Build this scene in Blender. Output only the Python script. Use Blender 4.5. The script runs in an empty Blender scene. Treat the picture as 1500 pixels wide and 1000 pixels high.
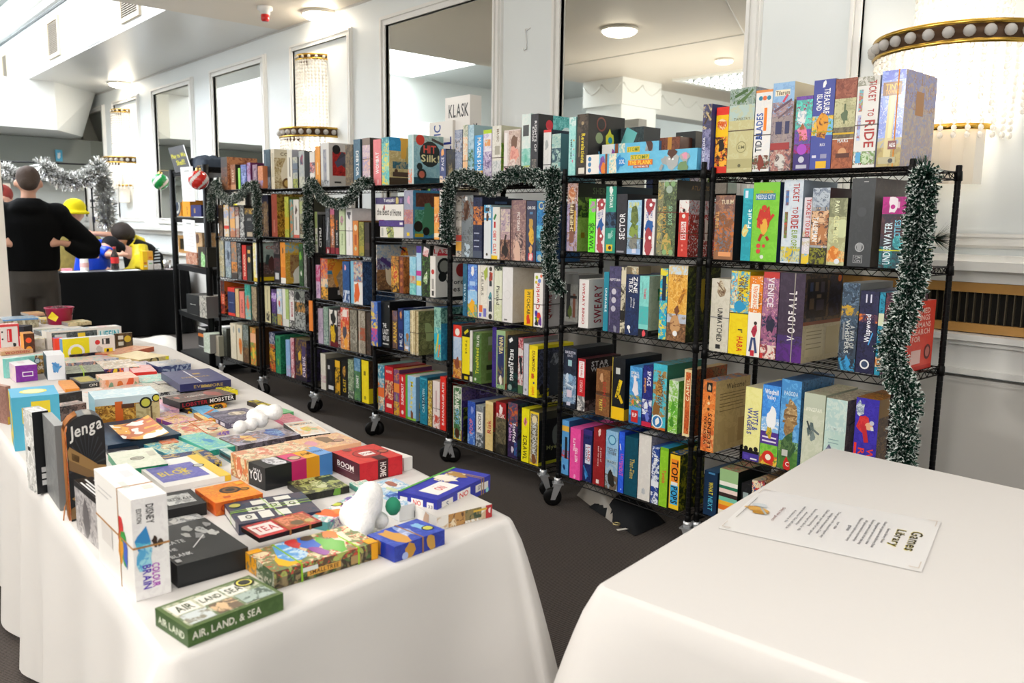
import bpy, bmesh, math, random
from mathutils import Vector, Matrix
random.seed(7)
PI = math.pi
D = bpy.data
C = bpy.context.scene.collection
sc = bpy.context.scene
V = Vector

# ------------------------------------------------------------------ camera
F_PX, PITCH, ROLL, YAW, CAMZ = 1209.2, math.radians(8.304), math.radians(.807), math.radians(41.891), 1.61
cy_, sy_ = math.cos(YAW), math.sin(YAW)
_M = Matrix(((cy_, -sy_, 0), (sy_, cy_, 0), (0, 0, 1)))
cp_, sp_ = math.cos(PITCH), math.sin(PITCH)
_N = Matrix(((1, 0, 0), (0, sp_, cp_), (0, cp_, -sp_)))
cr_, sr_ = math.cos(ROLL), math.sin(ROLL)
_R = Matrix(((cr_, sr_, 0), (-sr_, cr_, 0), (0, 0, 1)))
BAS = _R @ _N @ _M                      # world -> right, up, forward
CAMP = V((0, 0, CAMZ))
cam_d = D.cameras.new('camera'); cam = D.objects.new('camera', cam_d); C.objects.link(cam)
cam_d.sensor_width = 36; cam_d.lens = F_PX / 1500 * 36; cam_d.clip_start = .05; cam_d.clip_end = 100
r_, u_, f_ = BAS[0], BAS[1], BAS[2]
cam.matrix_world = Matrix(((r_[0], u_[0], -f_[0], 0), (r_[1], u_[1], -f_[1], 0), (r_[2], u_[2], -f_[2], CAMZ), (0, 0, 0, 1)))
cam_d.dof.use_dof = True; cam_d.dof.focus_distance = 3.6; cam_d.dof.aperture_fstop = 4.0
sc.camera = cam

def ray(x, y): return BAS.transposed() @ V(((x - 750) / F_PX, (500 - y) / F_PX, 1))
def onX(x, y, X): d = ray(x, y); return CAMP + d * (X / d.x)
def onY(x, y, Y): d = ray(x, y); return CAMP + d * (Y / d.y)
def onZ(x, y, Z): d = ray(x, y); return CAMP + d * ((Z - CAMZ) / d.z)
def px(p): q = BAS @ (V(p) - CAMP); return 750 + F_PX * q.x / q.z, 500 - F_PX * q.y / q.z

# ------------------------------------------------------------------ world, exposure, main lights
w = D.worlds.new('world'); sc.world = w; w.use_nodes = True
w.node_tree.nodes['Background'].inputs[0].default_value = (.9, .95, 1, 1)
w.node_tree.nodes['Background'].inputs[1].default_value = .4
sc.view_settings.view_transform = 'Standard'; sc.view_settings.look = 'None'
sc.view_settings.exposure = 0.72; sc.view_settings.gamma = 1; sc.view_settings.use_curve_mapping = False
def area(name, loc, size, power, col=(1, 1, 1), rot=(0, 0, 0), sy=None):
    l = D.lights.new(name, 'AREA'); l.energy = power; l.color = col; l.shape = 'RECTANGLE'; l.size = size; l.size_y = sy or size
    o = D.objects.new(name, l); C.objects.link(o); o.location = loc; o.rotation_euler = rot; return o
area('added_fill_panel', (-.3, -.9, 3.64), 2.2, 60, (1, .975, .95), (math.radians(-14), math.radians(-18), 0), 2.2)  # unseen fill panels, added overhead to light the tables and racks
area('added_fill_panel', (.4, 2.3, 3.64), 1.3, 26, (1, .975, .95), (0, math.radians(-12), 0), 1.3)
area('added_fill_panel', (2.3, -1.4, 3.64), 1.6, 24, (1, .97, .93), (0, 0, 0), 1.6)
area('hall_skylight', (.3, 12.6, 4.95), 5.0, 130, (.96, .98, 1), (0, 0, 0), 5.5)
def glow(name, loc, power, r=.3, col=(1, .97, .93)):
    l = D.lights.new(name, 'POINT'); l.energy = power; l.color = col; l.shadow_soft_size = r; o = D.objects.new(name, l); C.objects.link(o); o.location = loc; return o
glow('added_room_fill', (-2.6, 3.78, 2.95), 200); glow('added_room_fill', (-3.2, -.5, 2.95), 150); glow('added_room_fill', (-1.8, 11.6, 3.9), 90)  # unseen point fills added to brighten walls, spines and ceiling
area('added_uplight', (-.3, 6.6, 2.75), 2.6, 26, (1, .93, .84), (PI, 0, 0), 2.6)  # added upward fill that brightens the ceiling reflected in the mirrors
area('added_wall_light', (3.8, 1.6, 3.66), .5, 7, (1, .97, .93), (0, 0, 0), 3.0)  # unseen strip added to brighten the wall near the first rack


# ------------------------------------------------------------------ colours and materials
def lin(c): return c / 12.92 if c <= .04045 else ((c + .055) / 1.055) ** 2.4
_hc = {}
def hx(s):
    if s not in _hc:
        t = ''.join(ch * 2 for ch in s) if len(s) == 3 else s
        _hc[s] = tuple(lin(int(t[i:i + 2], 16) / 255) for i in (0, 2, 4)) + (1,)
    return _hc[s]
MATS = {}
def mat(name, col='888', rough=.5, metal=0, trans=0, emis=None, es=0, bump=0, bs=60, var=0, coat=0, sss=0, alpha=1):
    if name in MATS: return MATS[name]
    m = D.materials.new(name); m.use_nodes = True; nt = m.node_tree; b = nt.nodes['Principled BSDF']
    c = hx(col)
    b.inputs['Base Color'].default_value = c; b.inputs['Roughness'].default_value = rough; b.inputs['Metallic'].default_value = metal
    b.inputs['Transmission Weight'].default_value = trans; b.inputs['Coat Weight'].default_value = coat; b.inputs['Alpha'].default_value = alpha
    if sum(c[:3]) < .06 and metal == 0: b.inputs['Specular IOR Level'].default_value = .2
    if emis: b.inputs['Emission Color'].default_value = hx(emis); b.inputs['Emission Strength'].default_value = es
    if bump or var:
        tc = nt.nodes.new('ShaderNodeTexCoord'); n = nt.nodes.new('ShaderNodeTexNoise'); n.inputs['Scale'].default_value = bs; n.inputs['Detail'].default_value = 4
        nt.links.new(tc.outputs['Object'], n.inputs['Vector'])
        if bump:
            bp = nt.nodes.new('ShaderNodeBump'); bp.inputs['Strength'].default_value = bump; bp.inputs['Distance'].default_value = .01
            nt.links.new(n.outputs['Fac'], bp.inputs['Height']); nt.links.new(bp.outputs['Normal'], b.inputs['Normal'])
        if var:
            mx = nt.nodes.new('ShaderNodeMix'); mx.data_type = 'RGBA'; mx.inputs[6].default_value = tuple(v * (1 - var) for v in c[:3]) + (1,); mx.inputs[7].default_value = tuple(min(1, v * (1 + var)) for v in c[:3]) + (1,)
            nt.links.new(n.outputs['Fac'], mx.inputs[0]); nt.links.new(mx.outputs[2], b.inputs['Base Color'])
    MATS[name] = m; return m
def print_mat(name, rough, coat):
    """printed card: three ink colours stored per face, broken up by procedural noise"""
    m = D.materials.new(name); m.use_nodes = True; nt = m.node_tree; b = nt.nodes['Principled BSDF']; L = nt.links.new
    tc = nt.nodes.new('ShaderNodeTexCoord'); oi = nt.nodes.new('ShaderNodeObjectInfo')
    mul = nt.nodes.new('ShaderNodeMath'); mul.operation = 'MULTIPLY'; mul.inputs[1].default_value = 37; L(oi.outputs['Random'], mul.inputs[0])
    add = nt.nodes.new('ShaderNodeVectorMath'); add.operation = 'ADD'; L(tc.outputs['Object'], add.inputs[0]); L(mul.outputs[0], add.inputs[1])
    at = {}
    for k in ('ca', 'cb', 'cc'):
        a = nt.nodes.new('ShaderNodeAttribute'); a.attribute_name = k; at[k] = a
    last = at['ca'].outputs['Color']
    for i, (k, scl, lo, hi, dist) in enumerate((('cb', 25, .48, .55, 1.4), ('cc', 52, .55, .60, 2.0))):
        n = nt.nodes.new('ShaderNodeTexNoise'); n.inputs['Scale'].default_value = scl; n.inputs['Detail'].default_value = 3.5; n.inputs['Distortion'].default_value = dist
        L(add.outputs[0], n.inputs['Vector'])
        mr = nt.nodes.new('ShaderNodeMapRange'); mr.inputs['From Min'].default_value = lo; mr.inputs['From Max'].default_value = hi; L(n.outputs['Fac'], mr.inputs['Value'])
        mx = nt.nodes.new('ShaderNodeMix'); mx.data_type = 'RGBA'; L(mr.outputs[0], mx.inputs[0]); L(last, mx.inputs[6]); L(at[k].outputs['Color'], mx.inputs[7]); last = mx.outputs[2]
    L(last, b.inputs['Base Color']); b.inputs['Roughness'].default_value = rough; b.inputs['Coat Weight'].default_value = coat; b.inputs['Coat Roughness'].default_value = .12; b.inputs['Specular IOR Level'].default_value = .35
    return m
PRINT = print_mat('printed_card', .4, .08)
FILM = print_mat('shrink_wrapped_card', .3, .25)

# ------------------------------------------------------------------ object helpers
def tag(o, label=None, cat=None, group=None, kind=None):
    if label: o['label'] = label
    if cat: o['category'] = cat
    if group: o['group'] = group
    if kind: o['kind'] = kind
    return o
def thing(name, loc, label, cat, rz=0, group=None):
    o = D.objects.new(name, None); C.objects.link(o); o.location = loc; o.rotation_euler = (0, 0, rz); o.empty_display_size = .1
    return tag(o, label, cat, group)
class MB:
    def __init__(s): s.v = []; s.f = []; s.mi = []; s.sm = []; s.m = 0
    def add(s, vs, fs, smooth=False):
        b = len(s.v); s.v += [tuple(v) for v in vs]
        for f in fs: s.f.append([b + i for i in f]); s.mi.append(s.m); s.sm.append(smooth)
    def box(s, x0, y0, z0, x1, y1, z1):
        s.add([(x0, y0, z0), (x1, y0, z0), (x1, y1, z0), (x0, y1, z0), (x0, y0, z1), (x1, y0, z1), (x1, y1, z1), (x0, y1, z1)],
              [(0, 3, 2, 1), (4, 5, 6, 7), (0, 1, 5, 4), (1, 2, 6, 5), (2, 3, 7, 6), (3, 0, 4, 7)])
    def tube(s, pts, r, n=8, cap=True, smooth=True):
        pts = [V(p) for p in pts]; rings = []
        rr = r if isinstance(r, (list, tuple)) else [r] * len(pts)
        up = V((0, 0, 1))
        for i, p in enumerate(pts):
            t = (pts[min(i + 1, len(pts) - 1)] - pts[max(i - 1, 0)]).normalized()
            a = t.cross(up)
            if a.length < .05: a = t.cross(V((1, 0, 0)))
            a.normalize(); b = t.cross(a)
            rings.append([p + (a * math.cos(2 * PI * k / n) + b * math.sin(2 * PI * k / n)) * rr[i] for k in range(n)])
        vs = [q for R in rings for q in R]; fs = []
        for i in range(len(pts) - 1):
            for k in range(n): fs.append((i * n + k, i * n + (k + 1) % n, (i + 1) * n + (k + 1) % n, (i + 1) * n + k))
        if cap: fs += [tuple(range(n))[::-1], tuple((len(pts) - 1) * n + k for k in range(n))]
        s.add(vs, fs, smooth)
    def lathe(s, prof, c=(0, 0, 0), n=16, a0=0, a1=2 * PI, smooth=True):
        full = abs(a1 - a0 - 2 * PI) < 1e-6; m = n if full else n + 1; vs = []; fs = []
        for r, z in prof:
            for k in range(m):
                a = a0 + (a1 - a0) * k / n; vs.append((c[0] + r * math.cos(a), c[1] + r * math.sin(a), c[2] + z))
        for i in range(len(prof) - 1):
            for k in range(n):
                k2 = (k + 1) % m; fs.append((i * m + k, i * m + k2, (i + 1) * m + k2, (i + 1) * m + k))
        s.add(vs, fs, smooth)
    def ball(s, c, r, n=8, sz=1):
        k = max(4, n // 2 + 1); s.lathe([(max(1e-4, r * math.sin(PI * i / k)), -r * sz * math.cos(PI * i / k)) for i in range(k + 1)], c, n)
    def mesh(s, name, mats):
        me = D.meshes.new(name); me.from_pydata(s.v, [], s.f)
        for m in (mats if isinstance(mats, (list, tuple)) else [mats]): me.materials.append(m)
        me.polygons.foreach_set('material_index', s.mi); me.polygons.foreach_set('use_smooth', s.sm); me.update(); return me
    def obj(s, name, mats, parent=None, loc=None):
        o = D.objects.new(name, s.mesh(name, mats)); C.objects.link(o)
        if parent: o.parent = parent
        if loc is not None: o.location = loc
        return o
def kids(o): return [c for c in D.objects if c.parent == o]
def copy_tree(o, parent=None, kmap=None):
    c = o.copy(); C.objects.link(c)
    if parent: c.parent = parent
    for ch in kmap[o] if kmap else kids(o): copy_tree(ch, c, kmap)
    return c
def struct(name, mb, m): o = mb.obj(name, m); o['kind'] = 'structure'; return o

# ------------------------------------------------------------------ lettering
GL = {}
def glyph(ch):
    if ch in GL: return GL[ch]
    cu = D.curves.new('t', 'FONT'); cu.body = ch; cu.resolution_u = 2; cu.offset = .018; cu.size = 1
    o = D.objects.new('t', cu); C.objects.link(o)
    dg = bpy.context.evaluated_depsgraph_get(); me = o.evaluated_get(dg).to_mesh()
    vs = [tuple(v.co) for v in me.vertices]; fs = [tuple(p.vertices) for p in me.polygons]
    o.evaluated_get(dg).to_mesh_clear(); D.objects.remove(o); D.curves.remove(cu)
    if vs:
        x0 = min(v[0] for v in vs); x1 = max(v[0] for v in vs); vs = [(v[0] - x0, v[1]) for v in vs]; wd = x1 - x0
    else: wd = .25
    GL[ch] = (vs, fs, wd); return GL[ch]
for ch in "ABCDEFGHIJKLMNOPQRSTUVWXYZabcdefghijklmnopqrstuvwxyz0123456789&!?.,:'-/": glyph(ch)
def text_geo(s):
    vs, fs, x = [], [], 0
    for ch in s:
        if ch == ' ': x += .28; continue
        g = glyph(ch); b = len(vs); vs += [(v[0] + x, v[1]) for v in g[0]]; fs += [tuple(b + i for i in f) for f in g[1]]; x += g[2] + .09
    if not vs: return [], [], 0, 0, 1
    y0 = min(v[1] for v in vs); y1 = max(v[1] for v in vs)
    return vs, fs, x - .09, y0, y1

# ------------------------------------------------------------------ printed boxes
class Art:
    def __init__(s): s.v = []; s.f = []; s.c = []
    def poly(s, pts, cols):
        b = len(s.v); s.v += [tuple(p) for p in pts]; s.f.append(tuple(range(b, b + len(pts)))); s.c.append(cols)
    def raw(s, vs, fs, cols):
        b = len(s.v); s.v += [tuple(p) for p in vs]
        for f in fs: s.f.append(tuple(b + i for i in f)); s.c.append(cols)
    def face(s, O, U, W, spec, rnd):
        """paint one rectangular face: O corner, U along its width, W up its height"""
        O, U, W = V(O), V(U), V(W); n = U.cross(W).normalized(); toks = spec.split(';')
        def cols(t):
            q = [hx(c) for c in t.split(',')]
            return (q[0], q[1 % len(q)] if len(q) > 1 else q[0], q[2] if len(q) > 2 else q[0])
        base = cols(toks[0]); bands = []; rest = []
        for t in toks[1:]:
            if not t: continue
            if t[0] == 'b':
                a, c = t[1:].split(':'); lo, hi = a.split('-'); bands.append((float(lo), float(hi), cols(c)))
            else: rest.append(t)
        cut = sorted({0., 1.} | {b[0] for b in bands} | {b[1] for b in bands})
        for lo, hi in zip(cut, cut[1:]):
            c = base
            for b in bands:
                if b[0] <= lo + 1e-6 and b[1] >= hi - 1e-6: c = b[2]
            s.poly([O + W * lo, O + U + W * lo, O + U + W * hi, O + W * hi], c)
        lu, lw = U.length, W.length; off = .0005
        for t in rest:
            k = t[0]; P = O + n * off; off += .00012
            if k == 't':
                q = t[1:].split('@'); body, col, vr, mode = q[:4]; v0, v1 = map(float, vr.split('-')); u0, u1 = map(float, q[4].split('-')) if len(q) > 4 else (.12, .88)
                vs, fs, L, y0, y1 = text_geo(body)
                if not fs: continue
                H = y1 - y0
                a, b = (u1 - u0) * lu, (v1 - v0) * lw
                if mode == 'h': sx, sy = a / L, b / H
                else: sx, sy = b / L, a / H
                if sx > sy * 1.35: sx = sy * 1.35
                if sy > sx * 1.8: sy = sx * 1.8
                uu, ww = U / lu, W / lw; cc = P + U * (u0 + u1) / 2 + W * (v0 + v1) / 2
                out = []
                for vx, vy in vs:
                    X = (vx - L / 2) * sx; Y = (vy - (y0 + y1) / 2) * sy
                    if mode == 'h': out.append(cc + uu * X + ww * Y)
                    elif mode == 'u': out.append(cc + ww * X - uu * Y)
                    elif mode == 'd': out.append(cc - ww * X + uu * Y)
                    else: out.append(cc - uu * X - ww * Y)
                s.raw(out, fs, cols(col))
            else:
                a, c = t[1:].split(':'); a = [float(x) for x in a.split(',')]; c = cols(c)
                if k == 'r': s.poly([P + U * a[0] + W * a[1], P + U * a[2] + W * a[1], P + U * a[2] + W * a[3], P + U * a[0] + W * a[3]], c)
                elif k in 'opq':
                    R = a[2] * lu; N = 14 if k == 'o' else 11; pts = []
                    for i in range(N):
                        g = 2 * PI * i / N; rr = R * (1 if k == 'o' else rnd.uniform(.55, 1.1)); el = 1 if k != 'q' else 1.9
                        qx = min(lu, max(0, a[0] * lu + rr * math.cos(g))); qy = min(lw, max(0, a[1] * lw + rr * el * math.sin(g))); pts.append(P + U / lu * qx + W / lw * qy)
                    s.poly(pts, c)
                elif k == 's':       # diagonal stroke
                    p0 = P + U * a[0] + W * a[1]; p1 = P + U * a[2] + W * a[3]; t_ = (p1 - p0).normalized().cross(n) * (a[4] * lu if len(a) > 4 else .003)
                    s.poly([p0 + t_, p0 - t_, p1 - t_, p1 + t_][::-1], c)
    def obj(s, name, m, parent=None):
        me = D.meshes.new(name); me.from_pydata(s.v, [], s.f); me.materials.append(m)
        for i, k in enumerate(('ca', 'cb', 'cc')):
            at = me.color_attributes.new(k, 'FLOAT_COLOR', 'CORNER'); arr = []
            for f, c in zip(s.f, s.c): arr += list(c[i]) * len(f)
            at.data.foreach_set('color', arr)
        me.update(); o = D.objects.new(name, me); C.objects.link(o)
        if parent: o.parent = parent
        return o
BAND = {}
def card_box(O, U, Dp, H, front, side, top, left=None, label='', cat='game box', group=None, film=False, bands=(), name='board_game_box', tilt=0, back=None, seed=0):
    """O front-bottom-left, U width vector, Dp depth vector (away from the viewer), H height or up-vector"""
    O, U, Dp = V(O), V(U), V(Dp); Hv = V((0, 0, H)) if not isinstance(H, Vector) else H
    rnd = random.Random(seed or hash(label) % 9973 if False else len(label) * 31 + int(abs(O.x * 1000)) + int(abs(O.z * 777)))
    a = Art(); base = front.split(';')[0]
    Z = V((0, 0, 0)); loc = O.copy()
    a.face(Z, U, Hv, front, rnd)
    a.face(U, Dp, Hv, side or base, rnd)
    a.face(Hv, U, Dp, top or base, rnd)
    a.face(Dp, -Dp, Hv, left or base, rnd)
    a.face(Dp + U, -U, Hv, back or base, rnd)
    a.face(Dp, U, -Dp, base, rnd)
    o = a.obj(name, FILM if film else PRINT); o.location = loc
    tag(o, label, cat, group)
    e = .0012
    for fr, col, ax in bands:
        mb = MB(); n1 = U.normalized(); n2 = Dp.normalized(); n3 = Hv.normalized(); wv = .0022
        if ax == 'h':     # loop around front, side, back
            ring = [Z - n1 * e - n2 * e, U + n1 * e - n2 * e, U + Dp + n1 * e + n2 * e, Dp - n1 * e + n2 * e]; c0 = Hv * fr; wd = n3 * wv
        elif ax == 'v':   # loop over the top, splitting the front
            ring = [-n2 * e - n3 * e, Hv - n2 * e + n3 * e, Hv + Dp + n2 * e + n3 * e, Dp + n2 * e - n3 * e]; c0 = U * fr; wd = n1 * wv
        else:
            ring = [-n1 * e - n3 * e, Hv - n1 * e + n3 * e, Hv + U + n1 * e + n3 * e, U + n1 * e - n3 * e]; c0 = Dp * fr; wd = n2 * wv
        vs = []
        for p in ring: vs += [c0 + p - wd, c0 + p + wd]
        cen = sum((c0 + p for p in ring), V((0, 0, 0))) / 4
        for p in ring: q = c0 + p; iv = (cen - q).normalized() * .0012; vs += [q + iv - wd, q + iv + wd]
        fs = [(2 * i, 2 * i + 1, (2 * i + 3) % 8, (2 * i + 2) % 8) for i in range(4)] + [(8 + 2 * i, 8 + (2 * i + 2) % 8, 8 + (2 * i + 3) % 8, 9 + 2 * i) for i in range(4)]
        mb.add(vs, fs); mb.obj('rubber_band', mat('rubber_' + col, col, .6), o)
    return o
# ------------------------------------------------------------------ the room
WX = 4.5          # face of the mirrored wall
ZC = 3.7          # low ceiling
M_WALL = mat('pale_wall_paint', 'e9eeee', .55, var=.02, bs=3)
M_TRIM = mat('white_gloss_trim', 'efeeea', .35)
M_CEIL = mat('ceiling_paint', 'dfd6c8', .5, var=.03, bs=1.2, bump=.05)
M_SOFF = mat('soffit_paint', 'd9dad8', .28, var=.02, bs=1.5)
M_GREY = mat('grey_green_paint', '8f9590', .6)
def carpet():
    m = D.materials.new('ribbed_carpet'); m.use_nodes = True; nt = m.node_tree; b = nt.nodes['Principled BSDF']; L = nt.links.new
    tc = nt.nodes.new('ShaderNodeTexCoord'); wv = nt.nodes.new('ShaderNodeTexWave'); wv.inputs['Scale'].default_value = 26; wv.inputs['Distortion'].default_value = 1.2; wv.inputs['Detail'].default_value = 3; wv.inputs['Detail Scale'].default_value = 3
    mp = nt.nodes.new('ShaderNodeMapping'); mp.inputs['Rotation'].default_value = (0, 0, math.radians(96)); L(tc.outputs['Object'], mp.inputs['Vector']); L(mp.outputs[0], wv.inputs['Vector'])
    n = nt.nodes.new('ShaderNodeTexNoise'); n.inputs['Scale'].default_value = 220; n.inputs['Detail'].default_value = 3; L(tc.outputs['Object'], n.inputs['Vector'])
    mm = nt.nodes.new('ShaderNodeMath'); mm.operation = 'MULTIPLY_ADD'; L(wv.outputs['Fac'], mm.inputs[0]); mm.inputs[1].default_value = .5; L(n.outputs['Fac'], mm.inputs[2])
    cr = nt.nodes.new('ShaderNodeValToRGB'); L(mm.outputs[0], cr.inputs[0]); cr.color_ramp.elements[0].position = .38; cr.color_ramp.elements[0].color = hx('181514'); cr.color_ramp.elements[1].position = .92; cr.color_ramp.elements[1].color = hx('554d48')
    L(cr.outputs[0], b.inputs['Base Color']); b.inputs['Roughness'].default_value = .95
    bp = nt.nodes.new('ShaderNodeBump'); bp.inputs['Strength'].default_value = .5; bp.inputs['Distance'].default_value = .006; L(mm.outputs[0], bp.inputs['Height']); L(bp.outputs[0], b.inputs['Normal'])
    return m
mb = MB(); mb.box(-8, -5, -.1, 4.7, 17.2, 0); struct('floor', mb, carpet())
# low ceiling with the raised hall cut out of it
mb = MB(); mb.box(-8, -5, ZC, 4.7, 9.0, ZC + .15); mb.box(3.24, 9.0, ZC, 4.7, 17.2, ZC + .15); struct('ceiling', mb, M_CEIL)
o = D.objects['ceiling']; o.data.materials.append(M_SOFF)
for p in list(o.data.polygons)[6:]: p.material_index = 1
mb = MB(); mb.box(-8, 9.0, 5.0, 3.24, 17.2, 5.1); struct('ceiling_hall', mb, mat('hall_ceiling', 'cfd2d0', .6))
mb = MB(); mb.box(3.24, 9.0, ZC + .15, 3.30, 17.2, 5.05); mb.box(-8, 8.95, ZC + .15, 3.24, 9.0, 5.05); struct('wall_bulkhead', mb, mat('bulkhead_paint', 'e6e9ea', .5))
# cornice of the hall above the bulkhead, with a thin dark picture rail line
mb = MB(); mb.box(3.10, 9.0, 4.62, 3.235, 17.2, 4.9); mb.box(3.19, 9.0, 4.5, 3.235, 17.2, 4.62); struct('trim_1', mb, M_TRIM)
mb = MB(); mb.box(3.215, 9.0, 4.44, 3.238, 17.2, 4.465); struct('trim_2', mb, mat('dark_cable', '555a5a', .5))
mb = MB(); mb.box(WX, -5, 0, 4.7, 17.2, ZC); struct('wall_right', mb, M_WALL)
mb = MB(); mb.box(-8, 17.0, 0, 4.5, 17.2, 5.1); struct('wall_far', mb, mat('far_wall_paint', 'd7dad6', .6))
mb = MB(); mb.box(-8.2, -5, 0, -8, 17.2, 5.1); struct('wall_left', mb, M_WALL)
mb = MB(); mb.box(-8, -5.2, 0, 4.7, -5, ZC); struct('wall_near', mb, M_WALL)
# boxed-in bulkheads in the far corner and the darker recess below them
mb = MB(); mb.box(-2, 15.0, 2.95, 3.6, 16.99, ZC - .001)
mb.add([(3.6, 15.0, 2.95), (3.6, 15.0, ZC - .001), (4.45, 15.9, ZC - .001), (4.2, 15.9, 2.95), (3.6, 16.98, 2.95), (3.6, 16.98, ZC - .001), (4.45, 16.98, ZC - .001), (4.2, 16.98, 2.95)], [(0, 3, 2, 1), (3, 7, 6, 2), (0, 4, 7, 3)])
struct('wall_corner_boxing', mb, mat('corner_boxing_paint', 'd6d9d8', .5))
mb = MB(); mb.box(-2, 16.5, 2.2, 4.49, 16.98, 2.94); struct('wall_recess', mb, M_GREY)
mb = MB(); mb.box(1.9, 15.6, .0, 3.0, 15.75, 2.1); struct('wall_partition', mb, mat('beige_partition', 'cbbfae', .6))
# dado, chair rail, ledge and skirting along the mirrored wall
mb = MB(); mb.box(WX - .12, -5, 1.40, WX - .0005, 17, 1.445); mb.box(WX - .09, -5, 1.445, WX - .0005, 17, 1.475); mb.box(WX - .05, -5, 1.34, WX - .0005, 17, 1.40); struct('trim_3', mb, M_TRIM)
mb = MB(); mb.box(WX - .13, -5, 1.055, WX - .0005, 17, 1.085); mb.box(WX - .10, -5, 1.03, WX - .0005, 17, 1.055); mb.box(WX - .075, -5, .91, WX - .0005, 17, 1.03); mb.box(WX - .09, -5, .88, WX - .0005, 17, .91)
struct('trim_4', mb, M_TRIM)
mb = MB(); mb.box(WX - .06, -5, 0, WX - .0005, 17, .86); mb.box(WX - .065, -5, .835, WX - .059, 17, .845); struct('trim_5', mb, mat('dado_paint', 'd6d3cd', .6))
mb = MB(); mb.box(WX - .085, -5, 0, WX - .061, 17, .16); struct('baseboard_right', mb, M_TRIM)

def grille(y0, y1, label):
    t = thing('heating_grille', (WX, y0, 1.09), label, 'grille', group=None)
    mb = MB(); L_ = y1 - y0; X = -.045
    mb.box(X, 0, 0, -.001, L_, .045); mb.box(X, 0, .2, -.001, L_, .248); mb.box(X, 0, .045, -.001, .05, .2); mb.box(X, L_ - .05, .045, -.001, L_, .2)
    mb.obj('wooden_frame', mat('varnished_oak', 'b98a4a', .4, var=.15, bs=12), t)
    mb = MB(); mb.box(-.012, .05, .045, -.002, L_ - .05, .2); mb.obj('dark_backing', mat('grille_dark', '1d1b18', .7), t)
    mb = MB(); k = .07
    while k < L_ - .06: mb.box(-.038, k, .045, -.014, k + .004, .2); k += .036
    o = mb.obj('fins', mat('grille_fin', '6b6250', .4, .5), t)
grille(-.6, 2.45, 'long oak-framed heating grille in the white wall beside the nearest rack')
grille(10.9, 12.3, 'oak-framed heating grille in the wall behind the seated people')

# mirrors: panels of real mirror glass in white moulded frames
M_MIR = mat('mirror_glass', 'e3e4de', .015, 1)
def moulding(mb, y0, y1, z0, z1, wd=.09, t=.05):
    for k, (a, b, th) in enumerate(((0, wd, t * .55), (.012, wd * .42, t), (wd * .75, wd, t * .85))):
        X = -th
        mb.box(X, y0 + a - wd, z0 + a - wd, -.0005, y1 - a + wd, z0 + b - wd); mb.box(X, y0 + a - wd, z1 + wd - b, -.0005, y1 - a + wd, z1 + wd - a)
        mb.box(X, y0 + a - wd, z0 + b - wd, -.0005, y0 + b - wd, z1 + wd - b); mb.box(X, y1 + wd - b, z0 + b - wd, -.0005, y1 + wd - a, z1 + wd - b)
MZ0, MZ1 = 1.58, 3.40
def mirror(x0, x1, yref, label):
    ya = onX(x1, yref, WX).y; yb = onX(x0, yref, WX).y
    t = thing('wall_mirror', (WX, ya, MZ0), label, 'mirror')
    mb = MB(); moulding(mb, 0, yb - ya, 0, MZ1 - MZ0); mb.obj('frame', M_TRIM, t)
    mb = MB(); mb.box(-.012, 0, 0, -.001, yb - ya, MZ1 - MZ0); mb.obj('mirror_glass', M_MIR, t)
    return ya, yb
mr = [mirror(*q) for q in ((824, 1094, 100, 'widest wall mirror, behind the second nearest rack, reflecting a column and round lights'),
    (569, 726, 100, 'tall wall mirror above the third and fourth racks reflecting a bright skylight'),
    (317, 388, 170, 'tall wall mirror just left of the middle crystal sconce'),
    (230, 283, 190, 'narrow wall mirror behind the play to win sign'),
    (121, 153, 190, 'narrowest wall mirror, in the far corner left of the furthest sconce'))]
def panel(x0, x1, yref, n):
    ya = onX(x1, yref, WX).y; yb = onX(x0, yref, WX).y
    mb = MB(); moulding(mb, ya, yb, MZ0, MZ1 + .02, .07, .04)
    o = struct('trim_%d' % n, mb, M_TRIM); o.location = (WX, 0, 0)
    return ya, yb
panel(432, 512, 100, 6); panel(170, 204, 190, 7)
ya = onX(1263, 60, WX).y; mb = MB(); moulding(mb, .3, ya, MZ0, MZ1 + .02, .07, .04); o = struct('trim_8', mb, M_TRIM); o.location = (WX, 0, 0)
# cornice line between wall and soffit
mb = MB(); mb.box(WX - .012, -5, ZC - .02, WX - .0005, 17, ZC - .0005); struct('trim_9', mb, mat('cornice_line_paint', 'c9c8c4', .5))
# plastic hook on the wall between the two big mirrors
p = onX(773, 60, WX)
hk = MB(); hk.tube([(-.003, .012, .09), (-.02, .008, .075), (-.012, .003, .0), (-.01, 0, -.06), (-.035, 0, -.075), (-.05, 0, -.055)], .0045, 6); hk.tube([(-.003, -.03, .09), (-.012, 0, .08), (-.003, .03, .09)], .005, 6)
tag(hk.obj('wall_hook', mat('white_plastic', 'f4f4f2', .4), loc=p), 'small white plastic hook on the wall between the two big mirrors', 'hook')

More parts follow.
